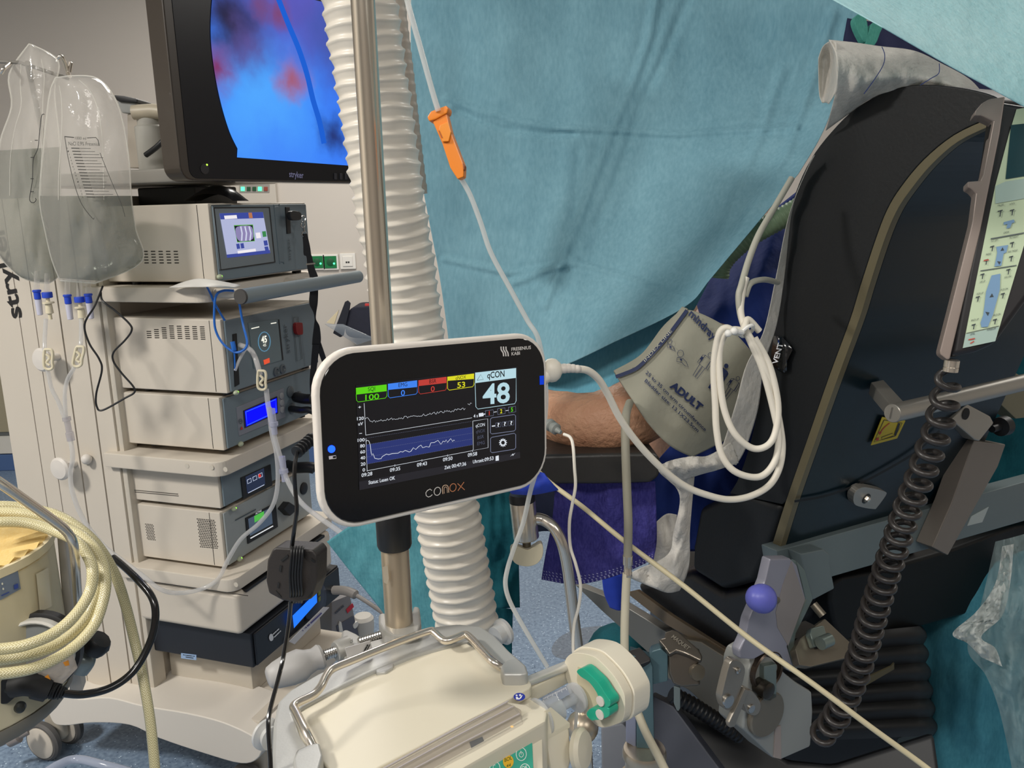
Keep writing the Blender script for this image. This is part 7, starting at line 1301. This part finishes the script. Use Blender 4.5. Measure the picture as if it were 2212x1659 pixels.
# chrome arm post with beige knob
t = thing('arm_post', 'curved chrome arm post with black cap and ivory wing knob', 'support post', A(1245, 1480, 1.105))
b = B(); P = A(1128, 1080, 1.105); b.lathe(P, A(1137, 1165, 1.105) - P, [(0.0175, 0), (0.0182, 0.002), (0.0182, 0.056), (0.016, 0.058)], 26); part('socket', b, MATS['chrome'], t)
b = B(); b.lathe(P - (A(1137, 1165, 1.105) - P).normalized() * 0.01, A(1137, 1165, 1.105) - P, [(0.010, -0.002), (0.0165, 0), (0.0182, 0.004), (0.0182, 0.012)], 26); part('socket_cap', b, dkm, t)
b = B(); b.tube(path([(1145, 1122, 1.105), (1170, 1122, 1.105), (1195, 1138, 1.095), (1213, 1170, 1.09), (1224, 1215, 1.09), (1233, 1280, 1.09), (1240, 1340, 1.09), (1250, 1420, 1.09), (1260, 1520, 1.09), (1266, 1600, 1.09), (1272, 1700, 1.09)]), 0.0082, 18); part('tube', b, MATS['chrome'], t)
b = B(); b.tube([A(1137, 1165, 1.105), A(1138, 1180, 1.105)], 0.006, 10); part('screw', b, brn, t)
b = B(); b.slab([(p.x, p.y) for p in cr([(1102, 1186), (1114, 1180), (1128, 1184), (1140, 1188), (1152, 1182), (1166, 1174), (1173, 1180), (1172, 1202), (1160, 1218), (1140, 1224), (1118, 1220), (1106, 1208)], 3, True)], Plane(A(1138, 1200, 1.09), (0, -1, 0.2)), 0.022, 0.004, 3); part('wing_knob', b, ivory, t, 'ivory wing knob')
b = B(); b.ball(A(1258, 1570, 1.085), 0.024); b.tube([A(1250, 1590, 1.085), A(1262, 1630, 1.085)], 0.013, 14); part('joint', b, MATS['worn_steel'], t)
# table column: bellows, base, side panel
cb_ = thing('table_column', 'black bellows column and base of the operating table', 'table column', A(1900, 1659, 1.25))
g = []
fold = []
for k in range(49):
    v_ = k / 48; fold.append((v_, 10 * abs(math.sin(v_ * math.pi * 6))))
b = B(); g = []
for v_, f_ in fold:
    row = []
    for x0, Y0, e in ((1560, 1.36, 0), (1640, 1.34, 0), (1760, 1.33, 0), (1870, 1.34, 0.3), (1960, 1.35, 0.7), (1985, 1.38, 1.0), (1990, 1.48, 1.0), (1985, 1.6, 1.0)):
        y0 = 1395 + v_ * 215 - (x0 - 1560) * 0.10 * (1 - 0.5 * v_); row.append(A(x0 + f_ * e * 1.0 + (v_ * 28 if e else 0), y0, Y0 - f_ * 0.0012))
    g.append(row)
b.grid(g); part('bellows', b, M('bellows_black', (20, 21, 22), 0.6, var=0.15), cb_, smooth=60)
b = B(); b.slab([(1430, 1500), (1520, 1520), (1700, 1640), (1800, 1650), (2020, 1580), (2040, 1720), (1430, 1720)], Plane(A(1700, 1640, 1.22), (-0.1, -0.75, 0.66)), 0.05, 0.01); part('base_cover', b, M('base_black', (18, 20, 24), 0.4, var=0.15), cb_)
b = B(); b.slab([(1405, 1500), (1455, 1525), (1600, 1720), (1405, 1720)], Plane(A(1480, 1600, 1.16), (-0.3, -0.85, 0.4)), 0.04, 0.004); part('side_panel', b, M('base_slate', (84, 88, 100), 0.5, var=0.08), cb_)
b = B(); b.slab([(1298, 1570), (1345, 1562), (1400, 1620), (1400, 1720), (1300, 1720)], Plane(A(1340, 1620, 1.28), (-0.2, -0.85, 0.4)), 0.04, 0.004); part('foot_panel', b, M('base_grey', (120, 124, 132), 0.5, var=0.08), cb_)
b = B(); b.slab([(1860, 1470), (1925, 1440), (1932, 1432), (1932, 1446), (1870, 1482)], Plane(A(1890, 1450, 1.28), (0, -1, 0)), 0.004, 0.0005); part('brace', b, M('brace_olive', (84, 78, 58), 0.5, 0.2, var=0.1), cb_)
b = B(); b.slab([(1920, 1600), (2005, 1575), (2010, 1720), (1920, 1720)], Plane(A(1960, 1640, 1.45), (0, -1, 0.1)), 0.05, 0.003); part('lower_box', b, M('box_slate', (84, 96, 96), 0.5, var=0.08), cb_)
# plinth below everything so the column stands on the floor
b = B(); b.box(V((0.55, 1.75, 0.3)), V((0.2, 0, 0)), V((0, 0.3, 0)), UP * 0.3, 0.02); part('plinth', b, MATS['base_black'], cb_)
# ribbed dark hose behind the clamp
hose('suction_hose', 'small black ribbed hose running under the rail clamp', [(1450, 1500, 1.19), (1490, 1520, 1.19), (1530, 1545, 1.19), (1570, 1570, 1.19), (1600, 1590, 1.19)], 0.012, 0.008, dkm, amp=0.15, n=18)
# ================================================================== CHAIR CONTROL PENDANT
pd = thing('hand_control', 'chair hand control with pale keypad hanging at the right edge', 'remote control', A(2060, 790, 0.86))
PD = Plane(A(2130, 500, 0.86), (-0.28, -0.93, 0.22))
b = B(); b.slab([(2150, 216), (2240, 230), (2250, 500), (2225, 640), (2150, 742), (2105, 762), (2052, 772), (2062, 715), (2120, 420)], PD, 0.03, 0.006, 3); part('case', b, M('control_black', (34, 32, 34), 0.4, var=0.1), pd)
b = B(); b.slab([(2138, 213), (2172, 208), (2160, 290), (2138, 400), (2118, 500), (2082, 650), (2052, 776), (2045, 777), (2031, 766), (2030, 758), (2060, 640), (2100, 480), (2108, 418), (2098, 408), (2090, 405), (2090, 392), (2118, 390), (2124, 378), (2146, 262), (2120, 250), (2104, 250), (2108, 238), (2122, 222)], PD.shift(0.003), 0.02, 0.0015); part('hook_frame', b, M('frame_taupe', (146, 132, 124), 0.45, 0.3, var=0.05), pd, 'taupe hook frame')
b = B(); b.slab([(2196, 236), (2240, 228), (2240, 480), (2212, 530), (2150, 737), (2080, 752), (2098, 660), (2150, 402), (2180, 290)], PD, 0.001, 0, off=0.0012); kpd = part('keypad', b, M('keypad_mint', (196, 212, 178), 0.45, var=0.05), pd, 'pale mint keypad')
d1, d2 = PD.m(0.0018), PD.m(0.0022)
b = B(); b.poly([(2184, 270), (2240, 264), (2240, 376), (2172, 387)], d1); part('display', b, M('lcd_petrol', (36, 70, 76), 0.2, var=0.08), kpd, 'dark petrol display', smooth=0)
for q in ([(2150, 402), (2172, 392), (2240, 382), (2240, 424), (2150, 440)], [(2086, 722), (2158, 706), (2150, 737), (2080, 752)]):
    b = B(); b.poly(q, d1); part('key_zone', b, M('zone_grey', (168, 190, 180), 0.45, var=0.05), kpd, smooth=0)
b = B(); b.strip([(2140, 516), (2212, 503)], 2.6, d2); b.strip([(2118, 585), (2196, 573)], 2, d2); b.strip([(2087, 720), (2158, 704)], 1.4, d2); part('divider', b, M('line_slate', (90, 100, 100), 0.5, var=0.05), kpd, smooth=0)
b = B(); b.poly([(2152, 533), (2178, 529), (2174, 545), (2168, 548), (2163, 574), (2148, 576), (2154, 546)], d2); b.poly([(2142, 595), (2161, 591), (2160, 625), (2145, 680), (2138, 696), (2134, 706), (2120, 707), (2118, 697), (2124, 680), (2130, 630)], d2); b.poly([(2168, 480), (2190, 474), (2192, 480), (2186, 482), (2182, 492), (2174, 494), (2176, 484), (2168, 486)], d2); part('key_art', b, M('art_blue', (120, 156, 190), 0.5, var=0.05), kpd, 'blue key artwork', smooth=0)
b = B()
tri = lambda x, y, s, d: b.poly([(x - s, y + s * d), (x + s, y + s * d * 0.7), (x + s * 0.2, y - s * d)], PD.m(0.0025))
tri(2165, 538, 4, 1); tri(2158, 568, 4, -1); tri(2142, 638, 4.5, 1); tri(2133, 678, 4.5, -1)
for x_, y_, s_ in ((2160, 460, 5), (2186, 458, 4.5), (2143, 536, 4), (2186, 528, 4), (2130, 565, 4), (2184, 558, 4), (2122, 596, 4), (2178, 586, 4), (2112, 645, 4), (2166, 638, 4), (2103, 705, 4), (2149, 694, 4)):
    b.strip([(x_, y_ + s_ * 1.6), (x_ + s_ * 0.4, y_ - s_)], 2.2, PD.m(0.0025)); b.strip([(x_ - s_, y_ - s_ * 0.6), (x_ + s_ * 1.2, y_ - s_ * 1.2)], 2.4, PD.m(0.0025))
for s_, x0, x1, y in (('PAUSE', 2155, 2168, 446), ('LOCK', 2181, 2192, 443), ('DESK', 2168, 2180, 505), ('TILT LEFT', 2140, 2156, 523), ('TILT RIGHT', 2180, 2200, 516), ('TREND', 2129, 2141, 552), ('REV TREND', 2178, 2198, 546), ('LEG UP', 2117, 2128, 611), ('LEG DN', 2170, 2184, 601), ('FLEX UP', 2110, 2124, 637), ('FLEX DN', 2162, 2177, 628), ('BACK UP', 2098, 2114, 694), ('BACK DN', 2146, 2161, 683), ('LEVEL', 2096, 2106, 724), ('POWER OFF', 2132, 2151, 715)):
    b.text(s_, (x0, y), (x1, y - (x1 - x0) * 0.2), (0.6, -4), PD.m(0.0025))
part('key_print', b, M('print_key', (56, 66, 70), 0.5, var=0.05), kpd, kind='stuff', smooth=0)
b = B(); b.strip([(2104, 737), (2096, 742)], 2.4, PD.m(0.0026)); b.strip([(2092, 734), (2106, 731)], 2.6, PD.m(0.0026)); b.strip([(2125, 563), (2136, 561)], 2.4, PD.m(0.0026)); part('red_key_marks', b, M('print_red', (190, 80, 66), 0.5, var=0.05), kpd, smooth=0)
b = B(); b.lathe(A(2057, 776, 0.85), A(2052, 806, 0.85) - A(2057, 776, 0.85), [(0.0062, 0), (0.0075, 0.001), (0.0075, 0.008), (0.0068, 0.0085), (0.0075, 0.009), (0.0075, 0.013), (0.006, 0.0135)], 18); part('connector', b, MATS['chrome'], pd, 'chrome connector')
# coiled cable
cpath = cr([(2050, 800, 0.86, 18), (2045, 830, 0.88, 24), (2040, 868, 0.9, 29), (2028, 920, 0.92, 29), (2010, 970, 0.93, 30), (1990, 1025, 0.94, 30), (1966, 1085, 0.95, 30), (1940, 1160, 0.96, 30), (1915, 1235, 0.96, 30), (1888, 1320, 0.96, 31), (1866, 1400, 0.96, 31), (1838, 1480, 0.95, 31), (1805, 1550, 0.95, 31), (1768, 1595, 0.95, 31)], 40)
Ls = [0]
for p, q in zip(cpath, cpath[1:]): Ls.append(Ls[-1] + math.hypot(q[0] - p[0], q[1] - p[1]))
pts = []; ph = 0.0; lastL = 0
for i in range(0, len(cpath)):
    p = cpath[i]; fr_ = Ls[i] / Ls[-1]; pitch = lerp(42, 25, min(1, fr_ * 1.7)); ph += (Ls[i] - lastL) / pitch * 2 * math.pi; lastL = Ls[i]
    pts.append((i, p, ph))
fine = []
for (i, p, a), (i2, q, a2) in zip(pts, pts[1:]):
    n_ = max(1, int((a2 - a) / 0.22))
    for k in range(n_):
        t_ = k / n_; c = p.lerp(q, t_); an = lerp(a, a2, t_); d = (V(cpath[min(i + 3, len(cpath) - 1)][:2]) - V(cpath[max(i - 3, 0)][:2])).normalized(); w = c[3] * 0.9
        base = A(c[0], c[1], c[2]); r_ = w * (c[2] * 1.03) / 1800; e1_ = V((1, 0.15, 0.22)).normalized(); e2_ = V((-0.1, 1, 0.25)).normalized()
        fine.append(base + e1_ * (math.cos(an) * r_) + e2_ * (math.sin(an) * r_))
b = B(); b.tube(fine, 0.0041, 10); solo('coiled_cable', b, M('coil_brown', (46, 42, 40), 0.4, var=0.1, coat=0.1), 'brown black coiled cable hanging from the hand control', 'cable', smooth=120)
# VENT tag
t = thing('vent_tag', 'black glossy tag lettered VENT stuck on the chair back', 'tag', CS.on(1685, 790))
b = B(); b.grid([[CS.on(x, y, 0.002 + o_) for x, y, o_ in r_] for r_ in ([(1672, 725, 0), (1690, 728, 0.001), (1706, 744, 0.002)], [(1668, 750, 0), (1688, 755, 0.001), (1712, 756, 0.004)], [(1664, 785, 0.001), (1684, 790, 0.002), (1700, 780, 0.006)], [(1680, 800, 0.002), (1694, 806, 0.004), (1700, 800, 0.006)])]); solidify(part('film', b, M('tag_black', (18, 19, 22), 0.15, var=0.1, coat=0.4), t), 0.0006)
b = B(); b.text('VENT', (1679, 787), (1692, 742), (-11, -2), CS.m(0.007), 0.02); part('lettering', b, MATS['print_white'], t, 'white lettering', smooth=0)
# ================================================================== PAPER
paper = CLOTH('crepe_paper', (238, 234, 226), (214, 211, 204), 0.3, 10, 0.7, 70)
t = thing('paper_cover', 'white crepe paper cover rolled over the chair back top', 'paper', CS.on(1800, 260))
rows = [[(1790, 86, 1.10), (1845, 92, 1.09), (1900, 100, 1.08), (1975, 110, 1.06), (2035, 138, 1.04), (2095, 172, 1.03), (2130, 212, 1.02)],
        [(1806, 120, 1.03), (1860, 130, 1.03), (1910, 132, 1.03), (1975, 140, 1.02), (2035, 158, 1.01), (2090, 186, 1.0), (2128, 214, 1.0)],
        [(1808, 180, 1.02), (1845, 185, 1.015), (1895, 172, 1.01), (1960, 165, 1.005), (2025, 172, 0.995), (2080, 192, 0.985), (2124, 214, 0.985)],
        [(1784, 282, 1.09), (1828, 250, 1.07), (1880, 214, 1.05), (1955, 190, 1.02), (2015, 186, 1.0), (2075, 194, 0.985), (2120, 214, 0.985)]]
b = B(); b.grid(sheet_grid(rows, 50, 24, lambda x, y: wr(x, y, 0.010, 0.02, 40))); solidify(part('cover', b, paper, t, smooth=180), 0.0006)
rows = [[(1806, 92, 1.05), (1795, 88, 1.10), (1778, 100, 1.12), (1768, 125, 1.12)], [(1808, 140, 1.03), (1800, 120, 1.11), (1780, 130, 1.14), (1768, 160, 1.13)], [(1808, 190, 1.03), (1795, 180, 1.11), (1778, 190, 1.14), (1770, 205, 1.13)], [(1790, 225, 1.06), (1785, 222, 1.10), (1780, 222, 1.12), (1776, 222, 1.12)]]
b = B(); b.grid(sheet_grid(rows, 16, 16)); solidify(part('curl', b, paper, t, smooth=180), 0.0006)
b = B(); bl_ = lambda x, y: A(x, y, 0.985); 
for q in ([(1905, 101), (1911, 118), (1908, 140), (1890, 170), (1866, 203)], [(2029, 137), (2028, 158), (2010, 170), (1988, 184)]): b.strip(cr(q, 5), 1.8, lambda x, y: A(x, y, (1.0 if x < 1950 else 0.985) - 0.0))
part('blue_line', b, M('line_blue', (70, 84, 150), 0.6, var=0.1), t, smooth=0)
rows = [[(1752, 345, 1.11), (1760, 335, 1.115)], [(1706, 460, 1.14), (1714, 440, 1.15)], [(1676, 600, 1.15), (1694, 600, 1.16)], [(1650, 715, 1.15), (1678, 700, 1.16)], [(1612, 790, 1.13), (1650, 790, 1.155)], [(1590, 870, 1.12), (1638, 880, 1.15)], [(1562, 960, 1.11), (1612, 965, 1.14)], [(1545, 992, 1.10), (1590, 1005, 1.13)]]
b = B(); b.grid(sheet_grid(rows, 10, 60, lambda x, y: wr(x, y, 0.006, 0.03, 44) + 0.012)); solidify(solo('paper_strip', b, paper, 'long white paper strip hanging down along the chair back edge', 'paper', smooth=180), 0.0006)
rows = [[(1420, 1010, 1.06), (1445, 996, 1.06), (1490, 986, 1.06), (1530, 984, 1.07), (1580, 955, 1.10)], [(1428, 1024, 1.07), (1460, 1012, 1.05), (1500, 1010, 1.05), (1540, 1002, 1.06), (1592, 985, 1.10)], [(1470, 1060, 1.09), (1475, 1040, 1.07), (1510, 1026, 1.07), (1550, 1015, 1.08), (1595, 1000, 1.11)]]
b = B(); b.grid(sheet_grid(rows, 40, 14, lambda x, y: wr(x, y, 0.012, 0.05, 46) + 0.004 * noise.noise(V((x * 0.3, y * 0.3, 2))))); solidify(solo('torn_paper', b, paper, 'torn white paper edge lying across the armrest end', 'paper', smooth=180), 0.0006)
rows = [[(1432, 1025, 1.08), (1470, 1030, 1.08), (1500, 1030, 1.1)], [(1468, 1070, 1.1), (1480, 1075, 1.1), (1496, 1075, 1.12)], [(1455, 1150, 1.12), (1475, 1150, 1.11), (1490, 1150, 1.13)], [(1440, 1200, 1.13), (1465, 1205, 1.12), (1490, 1205, 1.14)], [(1360, 1240, 1.13), (1430, 1262, 1.12), (1484, 1240, 1.14)], [(1395, 1262, 1.14), (1440, 1280, 1.13), (1468, 1276, 1.15)]]
b = B(); b.grid(sheet_grid(rows, 20, 44, lambda x, y: wr(x, y, 0.016, 0.03, 48))); solidify(solo('hanging_paper', b, paper, 'crumpled white paper hanging below the torn edge to seat', 'paper', smooth=180), 0.0006)
rows = [[(1415, 1130, 1.18), (1440, 1110, 1.18), (1462, 1112, 1.18)], [(1405, 1180, 1.18), (1435, 1170, 1.18), (1460, 1170, 1.18)], [(1400, 1230, 1.19), (1430, 1230, 1.19), (1460, 1230, 1.19)]]
b = B(); b.grid(sheet_grid(rows, 12, 14, lambda x, y: wr(x, y, 0.012, 0.04, 49))); solidify(solo('shaded_paper', b, paper, 'greyer shaded paper fold behind the hanging paper', 'paper', smooth=180), 0.0006)
# ================================================================== RIGHT BACKGROUND
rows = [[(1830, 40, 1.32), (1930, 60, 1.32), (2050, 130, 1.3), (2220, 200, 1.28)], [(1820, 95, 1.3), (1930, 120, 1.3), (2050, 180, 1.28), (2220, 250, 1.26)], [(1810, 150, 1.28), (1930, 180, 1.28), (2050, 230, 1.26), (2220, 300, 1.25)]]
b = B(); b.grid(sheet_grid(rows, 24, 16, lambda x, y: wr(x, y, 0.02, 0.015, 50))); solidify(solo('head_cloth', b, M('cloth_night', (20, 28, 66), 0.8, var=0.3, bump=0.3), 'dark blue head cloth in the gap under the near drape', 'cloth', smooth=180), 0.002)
for q, lab_ in (([(1846, 38), (1850, 60), (1868, 92), (1876, 70), (1872, 40), (1860, 28)], 'green cloth tab nearer the creased drape in dark gap'), ([(1870, 95), (1890, 97), (1902, 70), (1906, 58), (1886, 48), (1876, 70)], 'green cloth tab right of its twin in dark gap')):
    b = B(); b.slab([(p.x, p.y) for p in cr(q, 3, True)], Plane(A(1870, 60, 1.2), (0.1, -1, 0.2)), 0.012, 0.004); solo('cloth_tab', b, CLOTH('tab_green', (96, 176, 160), (64, 140, 130), 0.2, 14), lab_, 'cloth', group='green cloth tabs under the near drape')
rows = [[(1950, 1290, 1.58), (2080, 1250, 1.52), (2160, 1210, 1.5), (2260, 1170, 1.48)], [(2000, 1450, 1.5), (2090, 1440, 1.44), (2170, 1430, 1.4), (2260, 1420, 1.38)], [(2010, 1560, 1.48), (2090, 1560, 1.42), (2170, 1560, 1.38), (2260, 1560, 1.36)], [(2000, 1700, 1.46), (2090, 1700, 1.4), (2170, 1700, 1.36), (2260, 1700, 1.34)]]
b = B(); b.grid(sheet_grid(rows, 40, 44, lambda x, y: wr(x, y, 0.03, 0.008, 55))); solidify(solo('side_drape', b, CLOTH('drape_teal_e', (84, 156, 174), (52, 120, 140), 0.2, 6, 0.35, 45), 'deep teal drape hanging at the lower right behind plastic', 'drape', smooth=180), 0.0008)
plast = CLEAR('plastic_film', (170, 190, 190), 0.45, 0.35, 0.5, 40, 0.15)
rows = [[(2150, 1170, 1.2), (2190, 1160, 1.18), (2260, 1140, 1.16)], [(2120, 1300, 1.2), (2180, 1290, 1.17), (2260, 1280, 1.14)], [(2090, 1400, 1.2), (2160, 1400, 1.16), (2260, 1400, 1.12)], [(2130, 1460, 1.18), (2190, 1480, 1.14), (2260, 1500, 1.1)], [(2160, 1540, 1.16), (2200, 1560, 1.12), (2260, 1580, 1.08)], [(2190, 1680, 1.12), (2230, 1690, 1.09), (2270, 1700, 1.06)]]
b = B(); b.grid(sheet_grid(rows, 34, 60, lambda x, y: wr(x, y, 0.035, 0.02, 60) + 0.012 * abs(noise.noise(V((x * 0.06, y * 0.05, 8)))))); t = solo('plastic_sheet', b, plast, 'crumpled translucent plastic sheet at the lower right edge', 'plastic sheet', smooth=180)
rows = [[(2165, 1180, 1.17), (2190, 1175, 1.16)], [(2150, 1260, 1.17), (2182, 1262, 1.16)], [(2110, 1320, 1.17), (2165, 1330, 1.15)], [(2058, 1368, 1.17), (2120, 1375, 1.15)], [(2090, 1390, 1.16), (2150, 1400, 1.14)], [(2120, 1420, 1.15), (2165, 1440, 1.13)]]
b = B(); b.grid(sheet_grid(rows, 22, 60, lambda x, y: wr(x, y, 0.03, 0.05, 63) + 0.014 * noise.noise(V((x * 0.12, y * 0.12, 3))))); (part('torn_edge', b, CLEAR('plastic_white', (226, 230, 226), 0.8, 0.4, 0.2, 60, 0.15), t, 'torn white edge', smooth=180))
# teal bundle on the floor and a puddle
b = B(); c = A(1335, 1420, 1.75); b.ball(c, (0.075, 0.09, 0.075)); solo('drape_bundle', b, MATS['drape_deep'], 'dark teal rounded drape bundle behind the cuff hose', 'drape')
b = B(); pud = cr([(1196, 1390), (1215, 1372), (1250, 1358), (1300, 1352), (1330, 1356), (1320, 1380), (1280, 1400), (1240, 1424), (1205, 1420), (1192, 1408)], 4, True); b.prism([AZ(p.x, p.y, 0.0015) for p in pud], -UP * 0.001); solo('puddle', b, CLEAR('puddle_wet', (130, 128, 126), 0.14, 0.05, 0, 30, 0.4), 'flat grey wet puddle on the speckled floor', 'puddle', smooth=0)

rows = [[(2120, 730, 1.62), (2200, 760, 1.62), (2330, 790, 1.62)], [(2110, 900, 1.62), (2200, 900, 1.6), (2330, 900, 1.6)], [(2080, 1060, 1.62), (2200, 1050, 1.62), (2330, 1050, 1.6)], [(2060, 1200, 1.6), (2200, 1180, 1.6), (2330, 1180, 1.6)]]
b = B(); b.grid(sheet_grid(rows, 24, 30, lambda x, y: wr(x, y, 0.03, 0.012, 70))); solidify(solo('backdrop_drape', b, MATS['drape_deep'], 'dark teal backdrop drape added behind the chair frame at right', 'drape', smooth=180), 0.0008)  # added dark backdrop, covers the bare wall right of the chair
